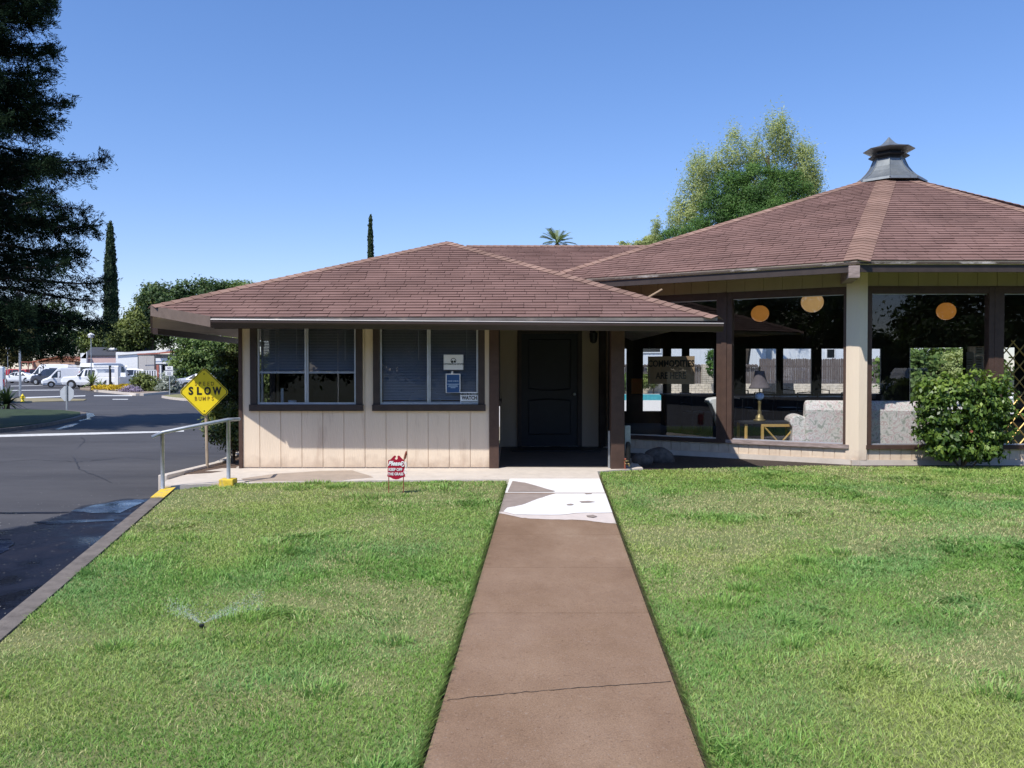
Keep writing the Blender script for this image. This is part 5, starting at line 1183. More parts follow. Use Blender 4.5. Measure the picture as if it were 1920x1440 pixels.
def suv(label, loc, rz, m, group=None):
    return vehicle('parked_car', label, 'car', loc, rz, SUV, m, SUV_G, (-1.45,1.45), .36, group, ends=((-2.39,.55,.82,1.0,1.35,'tail','tail_light'),(2.34,.45,.78,.72,.88,'head','headlight')), windscreens=((1.20,1.18,.70,1.70,.70,.66,.05),(-2.40,1.15,-2.36,1.6,.65,.62,-.02)))
PICK = [(-2.7,.45,1.02,1.06,.90,.86),(-2.62,.36,1.05,1.09,.95,.90),(-.62,.34,1.06,1.10,.97,.90),(-.60,.34,1.06,1.62,.97,.70),(-.45,.34,1.06,1.84,.97,.72),(.55,.34,1.06,1.84,.97,.72),(.75,.34,1.06,1.76,.97,.72),(1.35,.34,1.06,1.16,.96,.80),(2.5,.36,1.00,1.08,.92,.80),(2.72,.45,.80,.88,.84,.74)]
PICK_G = [[(-.42,1.14),(.22,1.14),(.22,1.72),(-.36,1.70)],[(.28,1.14),(1.16,1.14),(.72,1.68),(.28,1.72)]]
def pickup(label, loc, rz, m, group=None, extra=None):
    t = vehicle('parked_pickup', label, 'pickup truck', loc, rz, PICK, m, PICK_G, (-1.65,1.7), .38, group, ends=((-2.66,.70,.90,.72,1.0,'tail','tail_light'),(2.66,.5,.80,.72,.92,'head','headlight'),(2.72,.0,.85,.42,.58,'galv','bumper')), windscreens=((1.30,1.18,.80,1.74,.72,.66,.05),(-.60,1.2,-.52,1.70,.64,.62,-.03)))
    if extra: extra(t)
    return t
def onroad(px, Y): p = at(px, 700, Y); return (p.x, Y, road_z(Y)+.004)
gA = 'vehicles parked by the far homes'
x0, x1 = at(92,700,80).x, at(204,700,80).x
def ladder_truck(t):
    mb = MB()
    for y in (-.85,.85):
        mb.tube([(-2.6,y,2.05),(2.3,y,2.05)], .03, 6)
        for x in (-2.5,-.7,.9): mb.tube([(x,y,1.05 if x < .5 else 1.5),(x,y,2.05)], .03, 6)
    for x in (-2.4,-1.2,0,1.2,2.2): mb.tube([(x,-.85,2.06),(x,.85,2.06)], .025, 6)
    mb.build('ladder_rack', M['galv'], t)
    for y0 in (-.95,.5): mb = MB(); mb.box(-2.6,-.66,y0,y0+.45,1.10,1.45); mb.build('tool_box', M['car_white'], t)
cv = van('white cargo van facing left behind the stop sign', onroad(127,82), PI+.5, M['car_white'], gA, False); cv.scale = (.82,.84,.80)
pickup('white work pickup carrying a grey ladder rack beside the cargo van', onroad(178,77), PI, M['car_white'], gA, ladder_truck)
v2 = van('white van seen from behind with a round yellow emblem on its tail', onroad(203,84), 1.25, M['car_white'], gA, False)
mb = MB(); mb.lathe([(.30,-.01),(.30,.01)], (0,0,0), 18); mb.build('emblem', M['yellow'], v2, tf=Matrix.Translation((-2.775,.45,.95)) @ Matrix.Rotation(PI/2, 4, 'Y'))
suv('pale blue wagon parked in shade under the white carport', onroad(236,92), PI, M['car_blue'], gA)
van('long white passenger van behind the navy car at far left', onroad(97,104), PI*.97, M['car_white'], gA, True)
suv('dark navy car tucked between the white vans', onroad(99,93), PI*.9, M['car_navy'], gA)
pickup('wine red pickup with white roof in front of the tan home', onroad(69,112), -1.2, M['car_wine'], gA)
sedan('white sedan beside the red car at the far left', onroad(36,108), PI, M['car_white'], gA)
suv('bright red car at the far left edge of the street', onroad(25,122), PI, M['car_red'], gA)
sedan('silver sedan parked facing right behind the yellow diamond sign', (at(388,700,70).x, 70, road_z(70)+.004), .0, M['car_silver'], gA)
q = at(22,700,42.5); van('white van partly out of frame at the left edge', (q.x-.95-2.42, 43.5-1.32, road_z(42)+.004), PI+.5, M['car_white'], gA, False).scale = (1,1,.80)
pickup('white pickup truck reflected in the right-hand hall window', (19.6,-15.6,-.316), 0, M['car_white'])
# ================================================================== poles and signs on the road
st = Vector((at(124.5,700,34).x, 34, -.21)); sg = thing('stop_sign', 'back of a grey octagonal stop sign on a thin post', 'sign', st)
zc = at(124,738,34).z; mb = MB(); mb.box(-.03,.03,-.02,.02,-.1,zc+.34-st.z); mb.build('post', M['galv'], sg)
mb = MB(); mb.extr([(.33*math.cos(PI/8+k*PI/4), .33*math.sin(PI/8+k*PI/4)) for k in range(8)], ((-.0,.03,zc-st.z),(1,-.15,0),(0,0,1),(.15,1,0),0,.006)); mb.build('sign_plate', M['sign_back'], sg)
mb = MB(); mb.extr([(.33*math.cos(PI/8+k*PI/4), .33*math.sin(PI/8+k*PI/4)) for k in range(8)], ((-.0,.036,zc-st.z),(1,-.15,0),(0,0,1),(.15,1,0),.001,.004)); mb.build('sign_face', M['red'], sg)
def lamp_pole(px, pyb, pyt, r, label, m, head=True, Y=None):
    b_ = gnd(px, pyb, -.3) if Y is None else at(px, pyb, Y); b_.z = -.3; zt = at(px, pyt, b_.y).z
    t = thing('lamp_post', label, 'lamp post', b_); mb = MB(); mb.tube([(0,0,-.1),(0,0,zt+.3)], [r, r*.7], 8); mb.build('pole', M[m], t)
    mb = MB(); mb.lathe([(.05,0),(.22,.05),(.28,.28),(.10,.42),(.03,.5)], (0,0,zt+.3), 10); mb.build('lantern', M['white'] if head else M['dark'], t)
lamp_pole(38,744,560,.075,'tall grey lamp post rising beside the white van into the dark conifer','galv',False)
lamp_pole(171.5,731,634,.05,'thin lamp post with white lantern in front of the pink home','galv')
lamp_pole(15,716,655,.05,'distant thin lamp post at the far left edge','galv')
n0 = gnd(318,742,-.2); ns = thing('parking_sign', 'small white NO PARKING sign on a thin post by the far lawn', 'sign', n0)
a = at(310.5,704,n0.y); c = at(324.5,686.5,n0.y); mb = MB(); mb.box(-.025,.025,-.02,.02,-.1,c.z-n0.z); mb.build('post', M['galv'], ns)
mb = MB(); mb.box(a.x-n0.x, c.x-n0.x, -.04, -.03, a.z-n0.z, c.z-n0.z); pz = mb.build('sign_plate', M['white'], ns)
mb = MB(); zz = a.z-n0.z; H = c.z-a.z; cx = (a.x+c.x)/2-n0.x
M['navy_ink'] = mat('navy_ink', (.03,.03,.10), .6)
for txt, f, s_ in (('NO', .78, .17), ('PARKING', .52, .13)): mb = MB(); text_mb(mb, txt, s_, facing((cx,-.042,zz+H*f)), .001, sx=.8, weight=.004); mb.build('lettering', M['navy_ink'], pz)
mb = MB()
for f in (.28,.14): mb.box(cx-.13, cx+.13, -.045, -.042, zz+H*f-.02, zz+H*f+.02)
mb.build('text_lines', M['navy_ink'], pz)
h0 = gnd(42.5,753,-.2); hy = thing('fire_hydrant', 'small yellow fire hydrant on dry grass beside the lamp post', 'hydrant', h0); hy.scale = (.62,.62,.62)
mb = MB(); mb.lathe([(.16,0),(.16,.05),(.11,.06),(.11,.42),(.14,.43),(.14,.47),(.11,.52),(.04,.60),(.03,.64)], (0,0,0), 12); mb.build('body', M['yellow'], hy, smooth=True)
mb = MB(); mb.tube([(-.2,0,.34),(.2,0,.34)], .06, 8); mb.tube([(0,-.2,.34),(0,0,.34)], .07, 8); mb.build('outlet', M['yellow'], hy)
# white gate posts and rail
g0 = gnd(216,731,-.3); g0.y = 66; g0.x = at(213,700,66).x
gp = thing('gate_frame', 'white painted post frame with a dark centre post by the yellow flowers', 'gate', (g0.x, 66, -.3))
for px, m_, w_ in ((203.5,'white',.12),(219,'white',.14),(206.5,'dark',.05)):
    xx = at(px,700,66).x-g0.x; zt = at(px,687 if m_ == 'white' and px > 210 else (686 if m_ == 'dark' else 712),66).z+.3; mb = MB(); mb.box(xx-w_,xx+w_,-.1,.1,0,zt); mb.build('post', M[m_], gp)
zt = at(210,689,66).z+.3; mb = MB(); mb.box(at(175,700,66).x-g0.x, at(222,700,66).x-g0.x, -.06,.06,zt-.12,zt); mb.build('rail', M['white'], gp)
# ================================================================== far homes
def pxbox(mb, px0, px1, py0, py1, Y, d, zb=None):
    a = at(px0,py1,Y); c = at(px1,py0,Y); mb.box(a.x, c.x, Y, Y+d, a.z if zb is None else zb, c.z)
M['pink'] = mat('pink_siding', (.62,.44,.40), .8, var=.05); M['tan'] = mat('tan_siding', (.52,.33,.22), .8, var=.08); M['roof_dark'] = mat('charcoal_roof', (.06,.063,.075), .9, var=.2, scale=3)
M['rust_trim'] = mat('rust_trim', (.40,.14,.10), .7, var=.1); M['grey_panel'] = mat('grey_panel', (.46,.44,.42), .7, var=.06); M['terracotta'] = mat('terracotta_roof', (.30,.12,.07), .85, var=.2, scale=3)
Yp = 106; ph = thing('mobile_home', 'pink mobile home with a long charcoal roof and a white roof vent', 'building', (at(200,700,Yp).x, Yp, -.3)); O = ph.location
mb = MB(); pxbox(mb,163,236,668,735,Yp,8,-.3); mb.build('wall', M['pink'], ph, O)
mb = MB(); a = at(157,665.5,Yp-.12); c = at(236,665.5,Yp-.12); d = at(172,651,Yp+6); e = at(275,651,Yp+6); f = at(300,665.5,Yp-.12)
mb.add([a,f,e,d],[(0,1,2,3)]); mb.add([a+Vector((0,0,-.2)),f+Vector((0,0,-.2)),f,a],[(0,1,2,3)]); mb.build('roof', M['roof_dark'], ph, O)
mb = MB(); pxbox(mb,160,236,665.6,668,Yp-.1,.09); mb.build('eave', M['rust_trim'], ph, O)
mb = MB(); v = at(216,654,Yp+3.6); mb.sphere((v.x,Yp+3.2,v.z-.1), .62, 14, 8, sz=.45); mb.build('roof_vent', M['white'], ph, O, smooth=True)
mb = MB(); pxbox(mb,151,162,662,690,Yp-.8,.4,None); a = at(163,659,Yp-.8); b_ = at(151,672,Yp-.8); c_ = at(163,672,Yp-.8); mb.add([a,b_,c_],[(0,1,2)]); mb.build('gable_panel', M['white'], ph, O)
Yw = 95; wh2 = thing('mobile_home', 'white mobile home with carport, red roof trim and railed porch', 'building', (at(280,700,Yw).x, Yw, -.3)); O = wh2.location
mb = MB(); pxbox(mb,217.5,258,660.5,697,Yw,4); mb.build('carport_fascia', M['white'], wh2, O)
mb = MB(); a = at(217,662,Yw-.2); b_ = at(262,659,Yw-.2); c_ = at(340,653.5,Yw-.2); mb.add([(a.x,a.y,a.z),(b_.x,b_.y,b_.z),(c_.x,c_.y,c_.z),(c_.x,Yw+9,c_.z+.3),(b_.x,Yw+9,b_.z+.3),(a.x,Yw+9,a.z+.3),(a.x,a.y,a.z-.25),(b_.x,b_.y,b_.z-.25),(c_.x,c_.y,c_.z-.25)],[(0,1,4,5),(1,2,3,4),(6,7,1,0),(7,8,2,1)]); mb.build('roof', M['white'], wh2, O)
mb = MB(); pxbox(mb,217.5,219,697,727,Yw,.2,-.3); mb.build('carport_post', M['white'], wh2, O)
mb = MB(); pxbox(mb,258,340,664,735,Yw+4,5,-.3); mb.build('wall', M['white'], wh2, O)
mb = MB(); pxbox(mb,219,258,697,735,Yw+5,.3,-.3); mb.build('carport_back', M['roof_dark'], wh2, O)
Yw2 = 90; mb = MB(); pxbox(mb,260,275,667,693,Yw2+.2,2); mb.build('shed_panel', M['grey_panel'], wh2, O); mb = MB(); pxbox(mb,275.4,289,667,693,Yw2+.2,2); mb.build('shed_panel', M['grey_panel'], wh2, O)
mb = MB(); a = at(257,665,Yw2-.5); b_ = at(292,664,Yw2-.5); c_ = at(292,661.5,Yw2-.5); d_ = at(345,655,Yw2-.5); e_ = at(345,660,Yw2-.5)
mb.add([a,b_,b_+Vector((0,0,.12)),a+Vector((0,0,.12))],[(0,1,2,3)]); mb.add([b_,e_,d_,c_],[(0,1,2,3)]); mb.add([c_,d_,(d_.x,Yw2+6,d_.z+.1),(c_.x,Yw2+6,c_.z+.1)],[(0,1,2,3)]); mb.build('eave', M['rust_trim'], wh2, O)
mb = MB(); pxbox(mb,292,340,671.5,682,Yw2,.3); mb.build('porch_fascia', M['white'], wh2, O); mb = MB(); pxbox(mb,293.5,297.5,684,722,Yw2,.4,-.3); mb.build('porch_post', M['rust_trim'], wh2, O)
mb = MB(); pxbox(mb,297.7,302,684,722,Yw2+.1,.3,-.3); pxbox(mb,302,340,698,735,Yw2+.5,.3,-.3); mb.build('wall', M['white'], wh2, O); mb = MB(); pxbox(mb,303,322,684,698,Yw2+.6,.1); mb.build('window', M['carglass'], wh2, O)
mb = MB(); a = at(256,693.5,Yw2-1); c = at(293,693.5,Yw2-1); mb.box(a.x,c.x,Yw2-1.05,Yw2-.95,a.z-.08,a.z); mb.box(a.x,c.x,Yw2-1.04,Yw2-.96,a.z-.95,a.z-.88)
for k in range(9): x = a.x+(c.x-a.x)*k/8; mb.box(x-.06,x+.06,Yw2-1.03,Yw2-.97,a.z-1.5,a.z-.09)
mb.build('railing', M['white'], wh2, O)
Yt = 128; tn = thing('mobile_home', 'tan home with low terracotta roof and covered deck at far left', 'building', (at(105,700,Yt).x, Yt, -.3)); O = tn.location
mb = MB(); pxbox(mb,64,150,679,735,Yt,9,-.3); mb.build('wall', M['tan'], tn, O)
mb = MB(); a = at(60,677,Yt-.6); b_ = at(108,667.5,Yt-.6); c_ = at(152,675,Yt-.6); t_ = Vector((0,0,.22)); dY = Vector((0,10,0))
mb.add([a,b_,b_+dY,a+dY],[(0,1,2,3)]); mb.add([b_,c_,c_+dY,b_+dY],[(0,1,2,3)]); mb.add([a-t_,b_-t_,b_,a],[(0,1,2,3)]); mb.add([b_-t_,c_-t_,c_,b_],[(0,1,2,3)]); mb.build('roof', M['terracotta'], tn, O)
mb = MB(); g_ = [a-t_+Vector((.6,.6,0)), b_-t_+Vector((0,.6,0)), c_-t_+Vector((-.6,.6,0))]; mb.add(g_+[Vector((p.x,p.y,at(90,680,Yt).z)) for p in (g_[2], g_[0])],[(0,1,2,3,4)]); mb.build('gable', M['tan'], tn, O)
mb = MB(); pxbox(mb,73,112,688.5,699,Yt-.05,.04); mb.build('window', M['carglass'], tn, O)
mb = MB(); pxbox(mb,62,140,679.5,688,Yt-1.6,1.4); mb.build('awning', M['tan'], tn, O)
mb = MB(); pxbox(mb,38,62,678,679.5,Yt-2,4)
for px in (39,52,61): pxbox(mb,px,px+1,679.5,702,Yt-2,.12,None)
for py in (692.5,697): pxbox(mb,43,62,py,py+.8,Yt-2,.1)
mb.build('deck_frame', M['rust_trim'], tn, O); mb = MB(); pxbox(mb,42,63,703,716,Yt-2,3,-.3); mb.build('deck_skirt', M['tan'], tn, O)
# ================================================================== foliage
def rdirs(n, rng=RNG):
    d = rng.normal(size=(n,3)); return d/np.linalg.norm(d, axis=1, keepdims=True)
def nrmz(a): return a/np.maximum(1e-9, np.linalg.norm(a, axis=1, keepdims=True))
def leaf_mesh(name, P, D, Nn, Ls, Ws, sh, m, parent=None, fold=0.0):
    """kite-shaped leaves: centre P, direction D, normal Nn, length/width arrays, shade per leaf"""
    n = len(P); D = nrmz(D); Wd = nrmz(np.cross(D, Nn)); Nr = nrmz(np.cross(Wd, D)); L2 = (Ls/2)[:,None]; W2 = (Ws/2)[:,None]
    V = np.empty((n,4,3)); V[:,0] = P-D*L2; V[:,1] = P+Wd*W2+D*L2*.1+Nr*W2*fold; V[:,2] = P+D*L2; V[:,3] = P-Wd*W2+D*L2*.1+Nr*W2*fold
    return quads(name, V, sh, m, parent)
def quads(name, V, sh, m, parent=None):
    n = len(V); me = bpy.data.meshes.new(name)
    me.vertices.add(n*4); me.vertices.foreach_set('co', V.reshape(-1).astype(np.float32))
    me.loops.add(n*4); me.loops.foreach_set('vertex_index', np.arange(n*4, dtype=np.int32))
    me.polygons.add(n); me.polygons.foreach_set('loop_start', np.arange(0, n*4, 4, dtype=np.int32))
    at_ = me.attributes.new('shade', 'FLOAT', 'FACE'); at_.data.foreach_set('value', np.clip(sh, 0, 1).astype(np.float32))
    me.materials.append(m); me.update(calc_edges=True)
    return link(name, me, parent)
def crown_points(blobs, n_sub, n_leaf, sub_r, rng, shell=.62, vert=.62):
    """clumped foliage: sub-clumps near the surface of the blobs, leaves gathered in each"""
    vol = np.array([(b[3]*b[4]*b[5])**.66 for b in blobs]); vol = vol/vol.sum(); P = []; Nn = []; Sh = []
    idx = rng.choice(len(blobs), n_sub, p=vol)
    for i in idx:
        b = blobs[i]; d = rng.normal(size=3); d /= np.linalg.norm(d); rr = rng.uniform(shell**2, 1)**.5
        c = np.array(b[:3])+d*rr*np.array(b[3:6]); k = max(4, int(n_leaf*rng.uniform(.5,1.5)))
        s = sub_r*rng.uniform(.6,1.4); off = rng.normal(size=(k,3))*np.array([s,s,s*vert])*.55
        P.append(c+off); o = nrmz(off+1e-6)*.5+d*.5+np.array([0,0,.35]); Nn.append(nrmz(o+rng.normal(size=(k,3))*.45))
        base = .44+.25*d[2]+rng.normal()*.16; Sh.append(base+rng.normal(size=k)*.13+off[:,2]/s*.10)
    return np.concatenate(P), np.concatenate(Nn), np.concatenate(Sh)
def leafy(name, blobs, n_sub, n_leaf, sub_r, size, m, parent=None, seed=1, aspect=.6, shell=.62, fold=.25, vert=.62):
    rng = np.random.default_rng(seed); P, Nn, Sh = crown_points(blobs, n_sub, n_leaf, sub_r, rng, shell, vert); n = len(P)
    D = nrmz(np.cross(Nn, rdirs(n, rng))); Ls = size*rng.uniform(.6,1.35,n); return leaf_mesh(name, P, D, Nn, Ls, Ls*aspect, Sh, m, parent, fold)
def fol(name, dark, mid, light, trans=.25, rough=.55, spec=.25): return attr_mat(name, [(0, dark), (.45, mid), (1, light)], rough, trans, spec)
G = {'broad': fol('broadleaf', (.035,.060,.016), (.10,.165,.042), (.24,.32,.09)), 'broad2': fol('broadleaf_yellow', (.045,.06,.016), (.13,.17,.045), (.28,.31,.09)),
     'deep': fol('dark_leaves', (.014,.03,.012), (.045,.085,.028), (.11,.17,.05)), 'conifer': fol('conifer_needles', (.004,.008,.006), (.015,.030,.016), (.045,.075,.034), .10, .9, .05),
     'cypress': fol('cypress_foliage', (.010,.022,.011), (.030,.055,.022), (.075,.11,.04), .1), 'pine': fol('pine_needles', (.016,.045,.010), (.052,.120,.022), (.135,.24,.045), .12),
     'feather': fol('feathery_leaves', (.16,.20,.08), (.35,.40,.16), (.54,.57,.26), .35), 'palm': fol('palm_fronds', (.05,.08,.03), (.15,.20,.075), (.32,.36,.16), .2),
     'camellia': fol('glossy_leaves', (.025,.055,.010), (.10,.175,.029), (.29,.385,.075), .2, .42, .4), 'hedge': fol('hedge_leaves', (.015,.03,.010), (.055,.09,.025), (.16,.21,.06), .2, .4, .4),
     'silver': fol('silver_leaves', (.12,.15,.11), (.33,.36,.30), (.6,.62,.55), .15), 'lav': fol('lavender_bloom', (.12,.10,.14), (.30,.24,.34), (.48,.40,.52), .1),
     'yflow': fol('yellow_bloom', (.25,.17,.01), (.62,.42,.02), (.80,.60,.05), .1), 'bronze': fol('bronze_leaves', (.05,.05,.02), (.15,.14,.05), (.30,.27,.11), .2)}
def trunk_mb(h, r0, r1, lean=(0,0), limbs=(), seg=9, jitter=.02, seed=0):
    r = random.Random(seed); mb = MB(); n = 8
    pts = [(lean[0]*(k/n)**1.3+r.uniform(-1,1)*jitter*h*(k > 0), lean[1]*(k/n)**1.3+r.uniform(-1,1)*jitter*h*(k > 0), -.3+(h+.3)*k/n) for k in range(n+1)]
    mb.tube(pts, [r0*1.35 if k == 0 else r0+(r1-r0)*k/n for k in range(n+1)], seg)
    for (t, d, l, rr) in limbs:
        i = min(n-1, int(t*n)); p = Vector(pts[i]).lerp(Vector(pts[i+1]), t*n-i); d = Vector(d).normalized(); q = p+d*l*.5+Vector((0,0,l*.04)); e = p+d*l+Vector((0,0,l*.18))
        mb.tube([p, q, e], [rr, rr*.7, rr*.25], 6)
    return mb
def spread_limbs(n, t0, t1, l, r, up=.5, seed=0):
    q = random.Random(seed); return [(t0+(t1-t0)*k/max(1,n-1), (math.cos(2.4*k+q.uniform(-.4,.4)), math.sin(2.4*k+q.uniform(-.4,.4)), up+q.uniform(-.2,.2)), l*q.uniform(.7,1.1), r*q.uniform(.7,1)) for k in range(n)]
def tree(name, label, cat, loc, h, blobs, mcrown, n_sub, n_leaf, sub_r, size, r0=.25, seed=1, bark='bark', group=None, shell=.62, aspect=.6, limbs=7, vert=.62):
    t = thing(name, label, cat, loc, 0, group); top = max(b[2]+b[5]*.5 for b in blobs)
    trunk_mb(min(h*.85, top), r0, r0*.3, (blobs[0][0]*.5, blobs[0][1]*.5), spread_limbs(limbs, .35, .95, max(b[3] for b in blobs)*.9, r0*.4, .6, seed), seed=seed).build('trunk', M[bark], t)
    leafy('crown', blobs, n_sub, n_leaf, sub_r, size, mcrown, t, seed, aspect, shell, .25, vert); return t
def px_blob(px, py, rx, ry, Y, root):     # an ellipsoid of foliage given by its centre and radii in the photo
    c = at(px, py, Y); k = Y/F; return (c.x-root[0], c.y-root[1], c.z-root[2], rx*k, max(rx, ry)*k*.8, ry*k)
def px_tree(name, label, cat, px, Y, blobs, mcrown, n_sub, n_leaf, sub_px, leaf_px, r0=.25, seed=1, z0=-.3, group=None, **k):
    root = Vector((at(px,700,Y).x, Y, z0)); B = [px_blob(*b, Y, root) for b in blobs]; h = max(b[2]+b[5] for b in B)
    return tree(name, label, cat, root, h, B, mcrown, n_sub, n_leaf, sub_px*Y/F, leaf_px*Y/F, r0, seed, group=group, **k)
gT = 'trees behind the far homes'
px_tree('broadleaf_tree', 'bushy green tree just left of the office eave, tallest there', 'tree', 372, 92, [(372,560,50,44),(335,580,42,44),(410,565,48,36),(300,565,38,40),(390,610,60,40)], G['deep'], 330, 60, 13, 5.5, .35, 11, group=gT)
px_tree('broadleaf_tree', 'yellow-green leafy tree with spiky top behind the pink home', 'tree', 285, 110, [(285,600,42,50),(255,620,36,42),(315,600,36,52),(290,560,24,30),(235,635,30,32)], G['broad2'], 300, 60, 12, 5, .35, 12, group=gT)
px_tree('broadleaf_tree', 'light green tree directly behind the tall cypress column', 'tree', 240, 125, [(240,625,36,40),(205,640,30,34),(180,640,28,32),(265,640,30,34)], G['broad2'], 260, 55, 11, 4.5, .3, 13, group=gT)
px_tree('broadleaf_tree', 'dark green tree mass above the tan home at far left', 'tree', 80, 146, [(60,625,60,50),(120,630,50,44),(20,640,46,48),(100,600,40,36),(150,645,34,34)], G['deep'], 360, 55, 11, 4.5, .4, 14, group=gT)
px_tree('broadleaf_tree', 'brownish olive tree at the far left edge behind the red car', 'tree', -10, 138, [(-10,630,50,60),(30,650,40,40),(-50,620,60,70)], G['bronze'], 260, 55, 12, 5, .4, 15, group=gT)
px_tree('broadleaf_tree', 'distant low tree peeking over the left slope of the office roof', 'tree', 450, 120, [(450,545,36,18),(480,545,26,13),(425,552,26,20)], G['broad'], 130, 50, 9, 4, .3, 16, group=gT)
px_tree('leafy_bush', 'big rounded bush behind the silver sedan left of the clubhouse', 'bush', 390, 77, [(390,680,52,48),(350,690,30,40),(420,665,40,52),(372,650,46,36),(438,690,30,46)], G['broad'], 340, 60, 12, 5, .2, 17)
px_tree('leafy_bush', 'sunlit green shrub beyond the planter at the clubhouse corner', 'bush', 446, 36, [(446,690,14,46),(440,650,12,24),(452,735,16,40)], G['broad2'], 150, 60, 8, 4.5, .06, 18)
# cypresses
def cypress(label, px, Y, pyt, pyb, wpx, seed, n=420):
    z1 = at(px,pyt,Y).z; root = Vector((at(px,700,Y).x, Y, -.3)); t = thing('cypress_tree', label, 'cypress', root, 0); rng = np.random.default_rng(seed); H = z1+.3; w_ = wpx*Y/F/2
    mb = MB(); mb.tube([(0,0,-.2),(0,0,H*.9)], [w_*.3, .05], 7); mb.build('trunk', M['bark'], t)
    P = []; Nn = []; Sh = []
    for _ in range(n):
        u = rng.uniform(0,1)**.85; a = rng.uniform(0,2*PI); prof = (1-u**2.2)**.6*(.82+.18*min(1,u*5))+.03; r = w_*prof*rng.uniform(.72,1.05); c = np.array([r*math.cos(a), r*math.sin(a), .4+u*(H-.5)]); k = 46; s = w_*.22
        off = rng.normal(size=(k,3))*np.array([s,s,s*2.6])*.6; P.append(c+off); Nn.append(nrmz(np.array([math.cos(a),math.sin(a),.3])+rng.normal(size=(k,3))*.5)); Sh.append(.42+rng.normal()*.12+rng.normal(size=k)*.14)
    P, Nn, Sh = map(np.concatenate, (P, Nn, Sh)); m_ = len(P); D = nrmz(np.array([0,0,1.])+rng.normal(size=(m_,3))*.35); Ls = rng.uniform(.16,.34,m_)*Y/100
    leaf_mesh('crown', P, D, Nn, Ls*1.3, Ls*.6, Sh, G['cypress'], t, .2)
cypress('tall dark cypress column rising behind the pink home on the left', 209, 116, 424, 668, 24, 3, 520)
cypress('slim cypress spire poking up behind the office roof', 695.5, 88, 406, 690, 13, 4, 420)
# palms
def palm(label, px, py, Y, r, seed, n=34, droop=1.0):
    c = at(px,py,Y); root = Vector((c.x,Y,-.3)); t = thing('palm_tree', label, 'palm', root, 0); H = c.z+.3; mb = MB(); mb.tube([(0,0,-.2),(.1,0,H*.5),(0,0,H)], [.3,.24,.22], 8); mb.build('trunk', M['bark_grey'], t)
    rng = np.random.default_rng(seed); V = []; Sh = []
    for k in range(n):
        a = rng.uniform(0,2*PI); el = rng.uniform(-.7,1.35); L_ = r*rng.uniform(.8,1.1); d = np.array([math.cos(a)*math.cos(el), math.sin(a)*math.cos(el), math.sin(el)]); p = np.array([0,0,H]); q = [p]
        for s in range(6): d = d+np.array([0,0,-.13*droop]); d /= np.linalg.norm(d); p = p+d*L_/6; q.append(p)
        side = np.cross(d, [0,0,1.]); side /= max(1e-6, np.linalg.norm(side))
        for s in range(2,6):
            for sg_ in (-1,1):
                for j in range(3):
                    b_ = q[s]+(q[s+1]-q[s])*j/3; e = b_+side*sg_*L_*.22+(q[s+1]-q[s])*1.1+np.array([0,0,-.05*r]); w_ = (q[s+1]-q[s])*.16; V.append([b_-w_, b_+w_, e+w_*.2, e-w_*.2]); Sh.append(.45+.3*math.sin(el)+rng.normal()*.12)
        for s in range(6): w_ = side*.03*r; V.append([q[s]-w_, q[s]+w_, q[s+1]+w_*.7, q[s+1]-w_*.7]); Sh.append(.5)
    quads('fronds', np.array(V), np.array(Sh), G['palm'], t)
palm('distant fan palm above the homes on the left', 153, 598, 150, 1.9, 5, 40, 1.6)
palm('palm crown peeking over the link roof near the middle', 1045, 457, 82, 1.75, 6, 46)
# trees behind the hall
gH = 'trees rising behind the hall roof'
px_tree('feathery_tree', 'tall feathery yellow-green tree behind the hall roof', 'tree', 1420, 64, [(1462,270,26,52),(1408,300,26,44),(1372,292,20,52),(1506,320,26,56),(1312,335,26,46),(1345,325,22,40),(1300,380,40,50),(1280,420,30,50),(1525,345,12,40),(1452,240,18,24),(1440,380,90,60)], G['feather'], 620, 85, 12, 5.2, .4, 21, group=gH, shell=.35, aspect=.28, vert=1.7)
px_tree('pine_tree', 'rounded dense green pine in front of the feathery tree', 'tree', 1400, 56, [(1420,356,66,48),(1370,372,44,46),(1472,368,46,48),(1345,408,34,40),(1300,436,36,24),(1430,410,90,40),(1265,447,24,16)], G['pine'], 430, 210, 15, 3.8, .4, 22, group=gH, shell=.8, aspect=.35)
px_tree('slender_tree', 'thin grey-green tree left of the pine above the roof ridge', 'tree', 1231, 60, [(1231,425,7,26),(1226,450,10,16),(1236,442,8,18)], G['feather'], 60, 40, 7, 3.6, .1, 23, group=gH, shell=.3, aspect=.35)
px_tree('slender_tree', 'low leafy treetops showing over the ridge beside the pine', 'tree', 1212, 66, [(1212,452,14,10),(1196,458,10,7),(1172,458,9,7),(1220,460,20,8)], G['feather'], 80, 36, 6, 4.2, .12, 24, group=gH, shell=.3)
px_tree('leafy_bush', 'sunlit shrub across the road seen through the office side window', 'bush', 500, 29, [(500,715,40,50),(470,730,30,40),(530,730,30,40)], G['broad2'], 200, 60, 14, 7, .08, 30)
